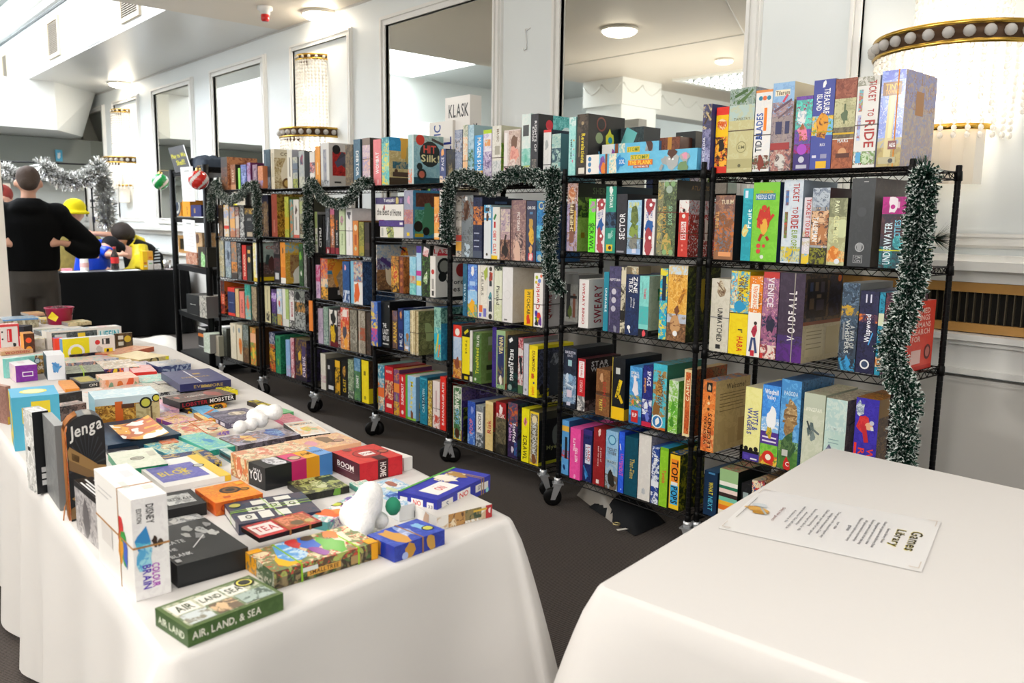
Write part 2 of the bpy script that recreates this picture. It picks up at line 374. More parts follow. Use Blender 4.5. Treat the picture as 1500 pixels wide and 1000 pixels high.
# vents on the bulkhead face, alarm, service hatch
def vent(xa, ya_, xb, yb_, label, lam):
    a = onX(xa, ya_, 3.24); b = onX(xb, yb_, 3.24)
    t = thing('air_vent', (3.24, min(a.y, b.y), b.z), label, 'vent'); Wd = abs(a.y - b.y); H = a.z - b.z; f = .05
    mb = MB(); mb.box(-.03, 0, 0, 0, Wd, f); mb.box(-.03, 0, H - f, 0, Wd, H); mb.box(-.03, 0, f, 0, f, H - f); mb.box(-.03, Wd - f, f, 0, Wd, H - f); mb.obj('frame', mat('vent_frame', 'd8c9b0', .5), t)
    mb = MB(); mb.box(-.01, f, f, -.002, Wd - f, H - f); mb.obj('backing', mat('vent_dark', '6f675d', .7), t)
    mb = MB(); k = f
    while k < H - f: mb.box(-.024, f, k, -.012, Wd - f, k + .008); k += .024
    mb.obj('louvres', mat('vent_louvre', 'a79c8c', .5), t)
vent(4, 80, 15, 118, 'air vent high on the bulkhead, furthest left of three', 1)
vent(70, 32, 90, 80, 'square dusty air vent on the white bulkhead, middle of three', 1)
vent(177, -12, 207, 22, 'louvred air vent on the bulkhead at the top edge, nearest of three', 1)
a = onX(143, 30, 3.238); mb = MB(); mb.box(-.012, 0, 0, 0, .62, .5); tag(mb.obj('access_panel', mat('bulkhead_paint2', 'e9ecec', .5), loc=(3.24, a.y - .15, a.z - .25)), 'blank white access panel on the bulkhead between two vents', 'panel')
p = onZ(388, 10, ZC); t = thing('fire_alarm', p, 'red and white fire alarm beacon on the soffit ceiling', 'alarm')
mb = MB(); mb.lathe([(.001, 0), (.075, 0), (.075, -.03), (.05, -.04), (.05, -.075), (.001, -.075)]); mb.obj('base', mat('white_plastic', 'f4f4f2', .4), t)
mb = MB(); mb.lathe([(.001, -.075), (.042, -.075), (.042, -.125), (.03, -.14), (.001, -.14)]); mb.obj('red_lens', mat('red_lens', 'd01818', .2, coat=.5), t)

# round dome ceiling lights
def dome(p, r, label, es=10):
    m_ = mat('glowing_dome_%d' % es, 'fff4e2', .4, emis='fff1dc', es=es)
    t = thing('ceiling_light', p, label, 'ceiling light')
    mb = MB(); mb.lathe([(.001, 0), (r * 1.08, 0), (r * 1.08, -.025), (r, -.03)], n=28); mb.obj('rim', mat('light_rim', 'e8e2d6', .4), t)
    mb = MB(); mb.lathe([(r * math.cos(a), -.028 - r * .32 * math.sin(a)) for a in [PI / 2 * k / 6 for k in range(7)]], n=28); mb.obj('diffuser', m_, t)
dome((1.87, 6.24, ZC), .19, 'larger round dome ceiling light seen in the widest mirror')
dome((-.36, 6.41, ZC), .11, 'small round dome ceiling light seen right of the larger one in the mirror')
dome((-6.25, 11.5, 5.0), .2, 'distant round dome light in the hall, seen low in the widest mirror')
dome(onZ(570 / 3.333 + 5, 121, ZC) + V((0, 0, 0)), .17, 'glowing dome light on the soffit above the furthest sconce', 34)
dome(onZ(468, 18, ZC), .17, 'glowing dome light on the soffit above the middle sconce', 34)
mb = MB(); mb.tube([(2.6, 17 - 12.5, ZC - .004), (.7, 5.43, ZC - .004), (.76, 8.26, ZC - .004)], .008, 5); struct('trim_10', mb, M_TRIM)

def pendant(p, label):  # invented cord and collar dressing each added point fill
    t = thing('added_pendant', p, label, 'ceiling light')
    mb = MB(); mb.tube([(0, 0, .3), (0, 0, ZC - p[2] if p[1] < 9 else 5.0 - p[2])], .006, 6); mb.obj('cord', mat('black_plastic', '16161a', .4), t)
    mb = MB(); mb.lathe([(.001, .34), (.06, .33), (.09, .29), (.088, .29), (.001, .3)], n=16); mb.obj('collar', mat('gold_edge', 'c9a24a', .25, 1), t)
pendant((-2.6, 3.78, 2.95), 'pendant fitting added at an unseen fill light over the room')
pendant((-3.2, -.5, 2.95), 'pendant fitting added at an unseen fill light near left of the room')
pendant((-1.8, 11.6, 3.9), 'pendant fitting added at an unseen fill light in the raised hall')
# column and frieze beam behind the photographer, reflected in the widest mirror
MF = mat('frieze_plaster', 'e9ebe8', .5)
mb = MB(); mb.box(-1.28, 8.22, 0, -.48, 8.92, ZC); struct('wall_column', mb, M_WALL)
mb = MB(); mb.box(-1.33, 8.17, 3.32, -.43, 8.95, ZC - .001); mb.box(-8, 8.55, 3.32, -1.33, 8.95, ZC - .001)
for k in range(14):
    for side in (0,):
        y = 8.545; x0 = -1.4 - k * .45
        pts = [(x0 - .45 * i / 8, y, 3.62 - .12 * math.sin(PI * i / 8)) for i in range(9)]; mb.tube(pts, .012, 5)
for k in range(2):
    pts = [(-.425, 8.2 + .37 * (k + i / 8), 3.62 - .12 * math.sin(PI * i / 8)) for i in range(9)]; mb.tube(pts, .012, 5)
    pts = [(-.45 - .43 * (k + i / 8), 8.165, 3.62 - .12 * math.sin(PI * i / 8)) for i in range(9)]; mb.tube(pts, .012, 5)
struct('trim_11', mb, MF)
# ceiling coffer with rows of small lamps (mirror, right)
t = thing('coffer_light', (-1.9, 7.1, ZC), 'square ceiling coffer edged with rows of tiny lamps, seen in the widest mirror', 'ceiling light')
mb = MB(); mb.box(-.8, -.7, -.03, .8, -.6, 0); mb.box(-.8, .6, -.03, .8, .7, 0); mb.box(-.8, -.6, -.03, -.7, .6, 0); mb.box(.7, -.6, -.03, .8, .6, 0); mb.obj('frame', MF, t)
mb = MB(); mb.box(-.7, -.6, -.012, .7, .6, -.002); mb.obj('grid', mat('coffer_grid', '5f6e68', .4), t)
mb = MB()
for i in range(10):
    for j in range(8): mb.ball((-.6 + i * .133, -.52 + j * .148, -.025), .022, 6)
mb.obj('lamps', mat('coffer_lamp', 'fff', .4, emis='fff', es=6), t)
# glowing skylight of the hall
mb = MB(); mb.box(-2.8, 9.3, 4.965, 1.9, 16.8, 4.995); tag(mb.obj('skylight', mat('skylight_glass', 'f4faff', .4, emis='f2f8ff', es=4)), 'large bright white skylight in the raised hall ceiling, seen in mirrors', 'skylight')
# white pillar at the left edge
mb = MB(); mb.box(1.06, 8.2, 0, 1.515, 8.65, ZC); struct('wall_pillar', mb, mat('pillar_paint', 'eeeae3', .5))

# ------------------------------------------------------------------ crystal sconces
CRY = mat('crystal_glass', 'fffdf8', .08, trans=.45)
_n = CRY.node_tree; _t = _n.nodes.new('ShaderNodeBsdfTranslucent'); _t.inputs[0].default_value = (1, .98, .95, 1); _m = _n.nodes.new('ShaderNodeMixShader'); _m.inputs[0].default_value = .22
_n.links.new(_n.nodes['Principled BSDF'].outputs[0], _m.inputs[1]); _n.links.new(_t.outputs[0], _m.inputs[2]); _n.links.new(_m.outputs[0], _n.nodes['Material Output'].inputs['Surface'])
BRS = mat('dark_brass_band', '4a3524', .35, .6); GLD = mat('gold_edge', 'c9a24a', .25, 1)
def beads(mb, x, y, z0, z1, r=.012, n=5, gap=2.3):
    z = z0
    while z > z1: mb.ball((x, y, z), r, n, 1.15); z -= r * gap
def sconce(Y, label, power):
    t = thing('crystal_sconce', (WX - .001, Y, 0), label, 'wall light')
    def half(r, z, h, nm):
        A0, A1 = PI / 2, 3 * PI / 2
        mb = MB(); mb.lathe([(r, z), (r, z + h), (r - .01, z + h), (r - .01, z), (r, z)], n=20, a0=A0, a1=A1); mb.obj(nm, BRS, t)
        mb = MB(); mb.lathe([(r + .004, z - .002), (r + .012, z + .008), (r + .004, z + .018)], n=20, a0=A0, a1=A1); mb.lathe([(r + .004, z + h - .018), (r + .012, z + h - .008), (r + .004, z + h + .002)], n=20, a0=A0, a1=A1); mb.obj('gold_rim', GLD, t)
        k = 15 if r > .3 else 9; mb = MB(); mb.ball((0, 0, 0), h * .27, 10); me = mb.mesh('round_crystal', CRY)
        for i in range(k):
            a = A0 + (i + .5) / k * PI; o = D.objects.new('round_crystal', me); C.objects.link(o); o.parent = t; o.location = ((r + .008) * math.cos(a), (r + .008) * math.sin(a), z + h / 2)
    R1, R0 = .40, .215; ZB, ZT = 2.44, 3.24
    half(R1, ZB, .10, 'wide_band'); half(R0, ZT, .06, 'narrow_band')
    for i in range(19):
        a = PI / 2 + (i + .5) / 19 * PI
        mb = MB(); beads(mb, R0 * math.cos(a), R0 * math.sin(a), ZT - .01, ZB + .1, .0155); mb.obj('crystal_strand', CRY, t)
    for i in range(22):
        a = PI / 2 + (i + .5) / 24 * PI
        L_ = .2 + .06 * (i % 3); mb = MB(); beads(mb, (R1 - .01) * math.cos(a), (R1 - .01) * math.sin(a), ZB - .01, ZB - L_, .014); mb.obj('crystal_strand', CRY, t)
    for i in range(14):
        a = PI / 2 + (i + .5) / 14 * PI; mb = MB(); beads(mb, .26 * math.cos(a), .26 * math.sin(a), ZB - .04, ZB - .42, .014); mb.obj('crystal_strand', CRY, t)
    mb = MB(); mb.lathe([(.17, ZB - .34), (.17, ZB - .62), (.165, ZB - .62), (.165, ZB - .34)], n=8, a0=PI / 2 + .3, a1=3 * PI / 2 - .3, smooth=False); mb.obj('glass_rods', mat('rod_glass', 'fff6e6', .15, trans=.3), t)
    mb = MB(); mb.lathe([(.18, ZB - .36), (.19, ZB - .35), (.18, ZB - .33)], n=10, a0=PI / 2, a1=3 * PI / 2); mb.obj('lower_ring', GLD, t)
    mb = MB(); mb.box(-.02, -.05, ZB - .5, -.001, .05, ZT + .1); mb.obj('back_plate', M_TRIM, t)
    mb = MB(); mb.ball((0, 0, 0), .024, 8, 1.4); bm_ = mb.mesh('bulb', mat('warm_bulb', 'fff4e4', .4, emis='fff0dc', es=10))
    for zz in (ZB - .12, ZB + .25, ZB + .5):
        for yy in (-.07, .07): o = D.objects.new('bulb', bm_); C.objects.link(o); o.parent = t; o.location = (-.09, yy, zz)
    l = D.lights.new('sconce_glow', 'POINT'); l.energy = power; l.color = (1, .89, .74); l.shadow_soft_size = .09
    o = D.objects.new('sconce_glow', l); C.objects.link(o); o.parent = t; o.location = (-.14, 0, ZB - .1)
SY = onX(460, 185, 4.45).y
sconce(SY, 'gilt and crystal wall sconce above the fifth rack, middle of three', 3)
sconce(onX(181, 200, 4.45).y, 'gilt and crystal wall sconce behind the seated people, furthest of three', 3)
sconce(1.70, 'large gilt and crystal wall sconce at the right edge, nearest of three', 7)

# ------------------------------------------------------------------ wire racks
M_WIRE = mat('black_epoxy_wire', '060607', .4); M_POST = mat('black_post', '08080a', .45)
M_RUB = mat('black_rubber', '0b0b0c', .5); M_ZN = mat('zinc_plate', 'c4c7ca', .35, .7); M_FORK = mat('grey_fork', '4b4c50', .4, .6)
UN = {1: (1.378, -.004), 2: (2.307, -.036), 3: (3.371, .007), 4: (4.28, .003), 5: (5.213, .018), 6: (6.193, .028), 7: (7.069, -.017)}
HS = {1: (.230, -.164, -.595, -1.077, -1.40), 2: (.246, -.159, -.569, -1.028, -1.418), 3: (.22, -.233, -.609, -1.028, -1.442), 4: (.239, -.129, -.515, -.92, -1.409),
      5: (.247, -.277, -.646, -1.018, -1.398), 6: (.246, -.167, -.568, -.943, -1.384), 7: (.253, -.188, -.578, -.943, -1.363)}
RW, RD = .90, .45
def shelf_mesh():
    mb = MB(); r = .0032
    for x in (.0, RD):
        mb.tube([(x, .01, -.004), (x, RW - .01, -.004)], r, 6, smooth=False); mb.tube([(x, .01, -.034), (x, RW - .01, -.034)], r, 6, smooth=False)
        n = 15; mb.tube([(x, .01 + (RW - .02) * i / (2 * n), -.005 if i % 2 else -.033) for i in range(2 * n + 1)], .0022, 4, smooth=False)
    for y in (.004, RW - .004):
        mb.tube([(.01, y, -.004), (RD - .01, y, -.004)], r, 6, smooth=False); mb.tube([(.01, y, -.034), (RD - .01, y, -.034)], r, 6, smooth=False)
        n = 7; mb.tube([(.01 + (RD - .02) * i / (2 * n), y, -.005 if i % 2 else -.033) for i in range(2 * n + 1)], .0022, 4, smooth=False)
    for i in range(1, 36): y = RW * i / 36; mb.tube([(0, y, -.0022), (RD, y, -.0022)], .0018, 4, smooth=False)
    for x in (.15, .3): mb.tube([(x, 0, -.007), (x, RW, -.007)], r, 4, smooth=False)
    for x in (0, RD):
        for y in (0, RW): mb.lathe([(.014, -.04), (.0175, -.038), (.0155, .0), (.014, .002)], (x, y, 0), 10)
    return mb
ORD = {1: 'nearest', 2: 'second nearest', 3: 'third nearest', 4: 'fourth nearest', 5: 'fifth nearest', 6: 'sixth nearest', 7: 'furthest'}
sm = shelf_mesh().mesh('shelf', M_WIRE)
fk = MB(); fk.lathe([(.001, .165), (.022, .165), (.022, .135), (.001, .135)], n=10); fk.box(-.03, -.03, .128, .03, .03, .136)
fk.add([(-.022, -.026, .13), (.022, -.026, .13), (.042, -.026, .04), (.016, -.026, .04), (-.022, -.022, .13), (.022, -.022, .13), (.042, -.022, .04), (.016, -.022, .04)], [(0, 1, 2, 3), (7, 6, 5, 4), (0, 3, 7, 4), (1, 5, 6, 2)])
fk.add([(-.022, .022, .13), (.022, .022, .13), (.042, .022, .04), (.016, .022, .04), (-.022, .026, .13), (.022, .026, .13), (.042, .026, .04), (.016, .026, .04)], [(0, 1, 2, 3), (7, 6, 5, 4), (0, 3, 7, 4), (1, 5, 6, 2)])
fkm = fk.mesh('caster', [M_ZN])
wl = MB(); prof = [(.001, -.018), (.02, -.018), (.045, -.018), (.052, -.012), (.053, 0), (.052, .012), (.045, .018), (.02, .018), (.001, .018)]; wl.lathe(prof, n=18)
wl.v = [(v[0], v[2], v[1] + .053) for v in wl.v]; wlm = wl.mesh('wheel', M_RUB)
for u in range(1, 8):
    y0, dx = UN[u]; top = HS[u][0] + CAMZ
    t = thing('wire_rack', (3.28 + dx, y0, 0), 'black wire shelving rack on casters full of game boxes, %s of seven' % (ORD[u] + (' to the camera' if u == 1 else '')), 'shelving rack', group='black wire racks along the wall')
    for h in HS[u]:
        o = D.objects.new('shelf', sm); C.objects.link(o); o.parent = t; o.location = (0, 0, h + CAMZ)
    pm = MB(); prof = []; z = .165
    while z < top + .012: prof += [(.0127, z), (.0127, z + .021), (.0115, z + .0225), (.0115, z + .0245)]; z += .0254
    prof += [(.0127, top + .012), (.001, top + .014)]; pm.lathe(prof, n=12, smooth=False); pmm = pm.mesh('post', M_POST)
    for x in (0, RD):
        for y in (0, RW):
            o = D.objects.new('post', pmm); C.objects.link(o); o.parent = t; o.location = (x, y, 0)
            c = D.objects.new('caster', fkm); C.objects.link(c); c.parent = t; c.location = (x, y, 0); c.rotation_euler = (0, 0, -.85 + .5 * math.sin(u * 2.3 + x * 9 + y * 5) + (PI if y else 0))
            w_ = D.objects.new('wheel', wlm); C.objects.link(w_); w_.parent = c; w_.location = (.029, 0, 0)
# ------------------------------------------------------------------ game boxes on the racks
# per shelf: x0 x1 ytop [options] | look | front art | side art | top art     (pixels of the front edge in the photograph)
LV = ['top', 'second', 'third', 'fourth', 'bottom']
def fill(u, lv, text):
    y0, dx = UN[u]; zs = HS[u][lv] + CAMZ + .0008; XF = 3.28 + dx; prev = 1e9
    grp = 'game boxes on the %s shelf of the %s rack' % (LV[lv], ORD[u])
    for ln in text.strip().split('\n'):
        q = [s.strip() for s in ln.split('|')]
        if len(q) < 3: continue
        q += [''] * (5 - len(q)); nums = q[0].split(); x0, x1, yt = map(float, nums[:3]); op = dict(s.split('=') for s in nums[3:])
        p = float(op.get('p', 0)); dep = float(op.get('d', .29)); lift = float(op.get('z', 0)); X = XF + .008 - p
        yb = px((X, onX((x0 + x1) / 2, yt, X).y, zs + lift))[1]; ym = (yt + yb) / 2
        Ya, Yb = onX(x0, ym, X).y, onX(x1, ym, X).y; H = onX((x0 + x1) / 2, yt, X).z - zs - lift
        if 'n' not in op:
            if Ya > prev - .0015: Ya = prev - .0015
            if lv or 'k' in op: Ya = min(Ya, y0 + RW - .017); Yb = max(Yb, y0 + .0165)
            prev = Yb
        if Ya - Yb < .008: Yb = Ya - .008; prev = Yb
        H = max(.03, H)
        if lv: H = min(H, HS[u][lv - 1] - HS[u][lv] - .042 - lift)
        if 'h' in op: H = float(op['h'])
        bands = []
        if 'b' in op: fr, col = op['b'].split(':'); bands.append((float(fr), col, 'h'))
        if 'v' in op: fr, col = op['v'].split(':'); bands.append((float(fr), col, 'v'))
        lab = '%s, %s shelf of %s rack' % (q[1], LV[lv], ORD[u])
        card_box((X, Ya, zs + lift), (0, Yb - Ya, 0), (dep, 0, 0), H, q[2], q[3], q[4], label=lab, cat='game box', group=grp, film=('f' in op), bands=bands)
fill(1, 0, """
1048 1066 157|slim yellow box with a red top band|fc0;b.88-1:e32;b.08-.55:fb3,421,e62;b0-.1:d32;o.5,.74,.38:fda,e82;tSHAN@d31@.69-.79@h;q.5,.42,.3:210|333;b0-.1:421|fb2
1067 1104 129 b=.5:665544|wide pale green box with hanging leaves and a hexagon emblem|cdc692,d2cf9f;b.8-1:a9b9b0,8fa39b,587a4a;b.62-.8:b9cfc9,c6ceb2;b.05-.16:b9b27f;s.2,.9,.7,.97,.05:4a6b3c;s.3,.82,.8,.93,.04:587a4a;s.5,.83,.9,.97,.04:5b7b45;tTAPESTRY@8d8a63@.62-.65@h@.2-.85;o.55,.3,.2:9f9c6c;o.55,.3,.17:cdc692;tEM@8d8a63@.28-.32@h@.42-.68;o.5,.08,.06:6d6a4c|38506a,455,223|78a|
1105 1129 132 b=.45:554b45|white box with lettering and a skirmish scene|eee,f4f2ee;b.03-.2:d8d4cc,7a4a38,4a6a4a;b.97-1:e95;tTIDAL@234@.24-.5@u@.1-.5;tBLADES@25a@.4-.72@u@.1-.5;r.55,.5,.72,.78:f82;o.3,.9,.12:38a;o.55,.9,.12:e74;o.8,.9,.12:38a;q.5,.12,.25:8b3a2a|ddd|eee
1130 1161 121|tall box picturing a timber-framed house under blue sky|9bc3ea,8ab4e0;b.62-.78:b79a9a,8d7782,8ab4e0;b.22-.62:9d8f93,a89894,7d707a;b0-.25:b47a72,68525c,c9b5a5;r.1,.85,.8,.92:f3ead0;tTilerum@5a4630@.86-.91@h@.14-.78;s.1,.68,.9,.8,.05:6e5566;s.3,.6,.95,.72,.04:75606a;s.5,.78,.7,.86,.05:e2506a;r.2,.42,.5,.56:3d3f66;r.65,.42,.85,.56:3d3f66;r0,.24,.9,.32:a83a3a;q.5,.1,.25:d8d3cc,655|c9b98e,a8986d,8d7b50;b.8-1:d8cba0|a99
1164 1188 141|purple box with a retro car and animals|6b3fa0,7a4ab0,2d6a7a;b.55-.95:6dc,58b0a8,a33f6a;b0-.22:3b2a78;b.22-.35:7a3a9a,333,a05;q.4,.72,.3:eee,9bc;q.5,.5,.35:a4622c,e8a;o.5,.28,.3:b04ac8;o.5,.14,.18:ccd;r.2,.02,.85,.07:bbc|2a2050|5a3a90
1188 1220 117 b=.42:c9a21c|blue-violet box with white vertical lettering and a parrot scene|4450a4;b.38-.6:7ac0ea,f0c040,6aa63a;tTREASURE@fff@.62-.9@d@.5-.8;tISLAND@fff@.66-.84@d@.15-.45;q.5,.5,.35:e8a020,7a4020;tMAX@eef@.24-.31@h@.45-.7;r.1,.13,.3,.16:dde;r.5,.12,.8,.17:99b;r.3,.01,.8,.09:e8b820;q.5,.95,.1:fff|333a70|4450a4
1221 1252 115|rust brown box with a lone conifer on a pale plain|a2603f,8a4c30;b.78-1:8f4a35,a86048,7a3a2a;b.4-.78:c9c79a,b6b48a,a8a67c;b.34-.46:7d7358,5d5544;b0-.33:b0623a,8f4a2a;r0,.325,1,.335:ddc;tMARS@eee@.29-.33@h@.25-.75;o.5,.18,.2:d8a070;r.2,.12,.85,.17:5a2a1a;s.5,.5,.5,.72,.04:5d6b4a;q.5,.58,.18:5d7050;r0,.38,1,.4:d8b020|7a4a35|8a5540
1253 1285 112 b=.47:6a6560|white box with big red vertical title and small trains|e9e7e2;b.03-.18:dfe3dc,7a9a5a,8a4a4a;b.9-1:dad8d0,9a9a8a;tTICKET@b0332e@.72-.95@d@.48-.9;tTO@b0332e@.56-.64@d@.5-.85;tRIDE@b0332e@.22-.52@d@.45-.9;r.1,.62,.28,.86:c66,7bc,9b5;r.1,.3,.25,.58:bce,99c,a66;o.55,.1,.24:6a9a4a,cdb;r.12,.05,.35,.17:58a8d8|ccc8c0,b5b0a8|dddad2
1288 1323 103 f=1 v=.7:e8902a|tallest plastic-wrapped box picturing an obelisk on blue sky|8ea6ee,7c90e0,c3ccf2;b0-.2:b8a45e,a08a50;b.2-.3:c8b880,9aa6c0;s.42,.1,.5,.76,.15:d9cb8f;s.47,.3,.52,.8,.07:e8dca4;o.52,.8,.03:e0d49c;b.9-1:5b6fd8,8ea6ee;r.08,.74,.85,.88:8a5a20;tTINY@f6c838@.8-.86@h@.18-.78;tTOWNS@f0b030@.75-.8@h@.2-.74;r.45,.18,.8,.27:7a2a20;tAEG@fff@.2-.25@h@.5-.75;r.08,.03,.8,.1:b9b08a;o.6,.06,.1:222|b9a6a8,cbb8a4,9aa0c8;b.6-1:9a9ac8,c7b0a0,b08a70;r.35,.55,.6,.8:b87a30|98c
""")
fill(1, 1, """
1044 1075 286 d=.2|fiery orange and brown art box|8a5a3a,c8743a,6a7a8a;b.75-1:7a5a52,a87a60;b0-.12:9a6a4a;r.25,.05,.9,.12:e8a06a;tTURIM@e8d8b8@.86-.93@h@.3-.92;tTURIM@e0b070@.5-.75@d@.02-.2|1c1c20;o.5,.8,.12:3a3a40|6a4030
1087 1101 276|teal box with a yellow pear shape and script lettering|1f9fb0,27aebd;tFruit@eff@.45-.72@u@.5-.95;q.35,.42,.35:e8c060,d8e0a0;b.85-1:3ab5c5;r.2,.87,.5,.97:def|1a8090|29b
1101 1140 267|wide lime green box with a red dragon mascot|79c832,82d03a;b.9-1:7ecb38;r.1,.78,.85,.86:3a78a8;tDRAGON@e8a030@.86-.9@h@.25-.75;tNEEDLE CITY@e0ecf4@.79-.85@h@.12-.83;q.5,.5,.3:c83020,e05828;q.48,.45,.17:e8b040;o.45,.68,.1:d03a22;s.2,.55,.4,.48,.05:c83020;s.6,.5,.82,.6,.05:c83020;s.4,.35,.3,.26,.05:b82a20;s.58,.32,.66,.27,.05:b82a20;o.3,.2,.08:e04040;o.3,.13,.08:e04040;o.5,.2,.06:e04040;o.45,.06,.07:dfe8d8|1a2a50|6ab82a
1146 1174 263|white box with big red title and tiny trains|d5dfe8,c8d5e2;b.02-.2:c9cfb0,d8c83a,6a9ab8;tTICKET@b0332e@.74-.96@d@.45-.85;tTO@b0332e@.6-.68@d@.5-.8;tRIDE@b0332e@.42-.58@d@.45-.85;tEUROPE@8aa63a@.18-.4@d@.5-.85;r.12,.7,.28,.88:4a7ab8,8a5a4a;r.12,.3,.28,.62:7a5a3a,6a9a4a,c84a3a;q.5,.1,.25:d8c030,4a8ac0|9ab|cdd
1176 1187 289 b=.4:5a5048|thin lilac and cream box with red lettering|d9d3dc,c8ba9a;b.5-1:dcd2d8;tTICKET@b0332e@.68-.98@d@.3-.9;tTO RIDE@c03a30@.4-.66@d@.3-.9;tWOOD@eee@.2-.38@d@.3-.9;b0-.15:e8c830,6ab0d8|aa8|ccb
1188 1213 275|misty grey and amber fantasy portrait box|9aa0a8,5d6470,d8b890;b.75-1:b8c2cc,8a96a8,5d6878;b.25-.7:a87048,e0b890,4a3a38;b0-.22:3a3a20,8a8a20,2a2218;tTALISMAN@f4f4f4@.3-.62@d@.1-.42;o.6,.58,.2:e0b890,8a5a40;q.7,.4,.25:b87a4a,e8c8a0|2a1518;b.6-1:4a3034|555
1213 1239 290|cream green box with orange animals along the foot|b0b084,c2c79a;b.72-1:7d8060,9a9c78;b.05-.22:d89048,e8c080,a0b088;o.8,.55,.5:cdd4a4;tPAW@e9eec8@.78-.96@d@.3-.55;tCLEMENC@dfe0a8@.34-.74@d@.3-.6;q.4,.16,.3:d87a28,f0b060;o.6,.06,.15:dfe4ea|1a1a18|998
1245 1279 258|tallest plain charcoal box with small grey emblems|3d4043,414447;r.5,.955,.7,.965:aaa;o.5,.22,.2:a8aaac;o.5,.22,.15:3d4043;q.5,.22,.12:9a9c9e;r.25,.04,.65,.13:989a9c;r.28,.045,.62,.125:3d4043;tCM@a8aaac@.09-.12@h@.32-.58;tON@a8aaac@.05-.08@h@.32-.58;o.5,.62,.2:494c4f|5d574f,675f56|46494c
1290 1325 288 b=.25:c8d020|magenta-topped dark box with pale blue vertical lettering|303038,3a3440;b.76-1:c0208a,a8207a;b0-.3:2a5560,1f7a80,303038;b.42-.72:4a2a30,383040,5a3a40;tUNDERWATER@dceef4@.05-.64@u@.16-.5;tCITIES@7cc8e0@.42-.68@u@.58-.85;q.8,.36,.25:58c0c8,2f8a94;q.45,.89,.22:f4e8f0;o.45,.86,.1:c0208a;r.65,.84,.74,.93:e8c0d8|2a2a30|b02080
""")
fill(1, 2, """
1040 1068 408 b=.47:7d7d7d|cream box with a small sketch and black vertical lettering|d9d4c4,d0cbb9;q.5,.85,.26:9a8468,cfc4a8,6a4a34;s.3,.95,.7,.82,.03:7a6248;tUNMATCHED@26241f@.14-.6@d@.38-.66;r.35,.04,.6,.1:2a2a2a|b9b29c;q.5,.3,.3:2a2a24|cfc9b6
1069 1096 397 b=.5:4a4a20|bright yellow box with blue longship picture|f2d818,eed010;b.5-1:e8d028,4aa8c8,f2d818;r0,.5,.35,.98:5ab8d8,e8e0b8,c87a3a;tVALLEY@5a3a18@.74-.94@d@.72-.92;tVIKINGS@7a4a18@.62-.94@d@.42-.7;o.5,.58,.28:2a98c8;o.72,.58,.15:2a98c8;tHABA@d82a18@.04-.22@d@.45-.8;tl'@333@.26-.32@d@.5-.75|c8b010|e8cf10
1094 1115 404|white and orange box with a running person in pink|f4efe8;b.55-1:f08a1c,e8801a,f4f0e8;q.5,.75,.42:f48c18,f09020;r.15,.6,.75,.9:f6eee0;tVENGEANCE@e87818@.6-.88@d@.3-.62;tSTORY@5a3a20@.62-.8@d@.7-.9;q.5,.33,.26:c83a50,a02840;o.6,.42,.13:3a2a28;s.4,.24,.25,.06,.09:3a4a78;s.55,.24,.75,.05,.09:3a4a78;r.3,.01,.6,.08:c82a3a|d88030|e8902a
1116 1139 398 f=1|pinkish box with red corners and a vertical white title|a86a94,8a5878,d8a8a0;b0-.16:e8d8cc,8a3a48,c05a50;b.2-.5:9a5a80,3a3a58,b87a90;r0,.93,1,1:c83a34;r0,0,.2,.06:c83a34;tVENICE@eee4ea@.6-.94@d@.3-.7;q.6,.4,.3:2a2a40,5a3a60|4a3a58|c03a38
1140 1177 398 f=1 d=.33 v=.6:9a948a|huge dark purple box with widely spaced white lettering|3d2f42,45364a;b0-.2:5a2a80,4a2a68;b.2-.3:46306a,3d2f42;tV O I D@f4f0f0@.24-.52@u@.4-.7;tF A L L@f4f0f0@.54-.8@u@.4-.7|cdbf9a,c2b48e;b.42-.46:8a4a2a;b.46-1:5a4a3a,2a2a30;r.06,.5,.58,.94:14161e,20222c;r.64,.5,.98,.96:1a1c28,283048;r.08,.06,.55,.38:d2c49c;r.1,.34,.5,.35:9a8c68;r.1,.3,.5,.31:9a8c68;r.1,.26,.5,.27:9a8c68;r.1,.2,.5,.21:9a8c68;r.1,.15,.5,.16:9a8c68;r.62,.06,.98,.38:c2b284;r.12,.8,.2,.9:3a4a6a;r.25,.8,.34,.9:6a5a4a;r.4,.78,.5,.9:4a4a5a;r.12,.6,.24,.72:5a4a3a;r.3,.58,.5,.7:3a3a4a;r.3,.72,.42,.76:7a6a5a;o.9,.93,.05:e0682a|3f3144
1231 1256 414 f=1 d=.3|slate blue box with smoky figures and pale vertical lettering|3a4858,2c3542,55677c;b.5-1:42566a,2f3c4c,6a8098;b.62-.75:4a5a6a,c8a030,3a4858;b0-.14:2c3542,3a98c8;tA WAR OF@c8ccc8@.26-.52@d@.58-.86;tWHISPERS@c8ccc8@.2-.58@d@.3-.56;r.16,.35,.26,.55:8a9094;q.5,.08,.3:3a98d0,1f5a80|4a5560;b.75-1:8a9090|6a7278
1257 1284 426|deep navy box with glowing white script lettering|232448,2a2a50,1a1a34;b.62-.72:5a3a50,e87a2a,232448;tWispwood@f4f4fa@.38-.72@u@.35-.75;s.6,.35,.8,.5,.03:4aa8e8;r.3,.86,.38,.96:dde;r.55,.86,.63,.96:dde;o.48,.11,.26:eee;o.48,.11,.18:3a4a68|28284a|3a3a60
1285 1293 428|thin teal-blue box with a small face near the foot|1f88a8,2a98b8,15607a;b.1-.22:e8c8a0,c87a3a;b.6-.75:d8e0c0|156|28a
1294 1309 429 d=.3|dusky plum box mostly hidden by the tinsel|4a2c40,6a3a48,33243a;b.6-.9:7a3a44,4a2c40|3a2838|5a3a50
""")
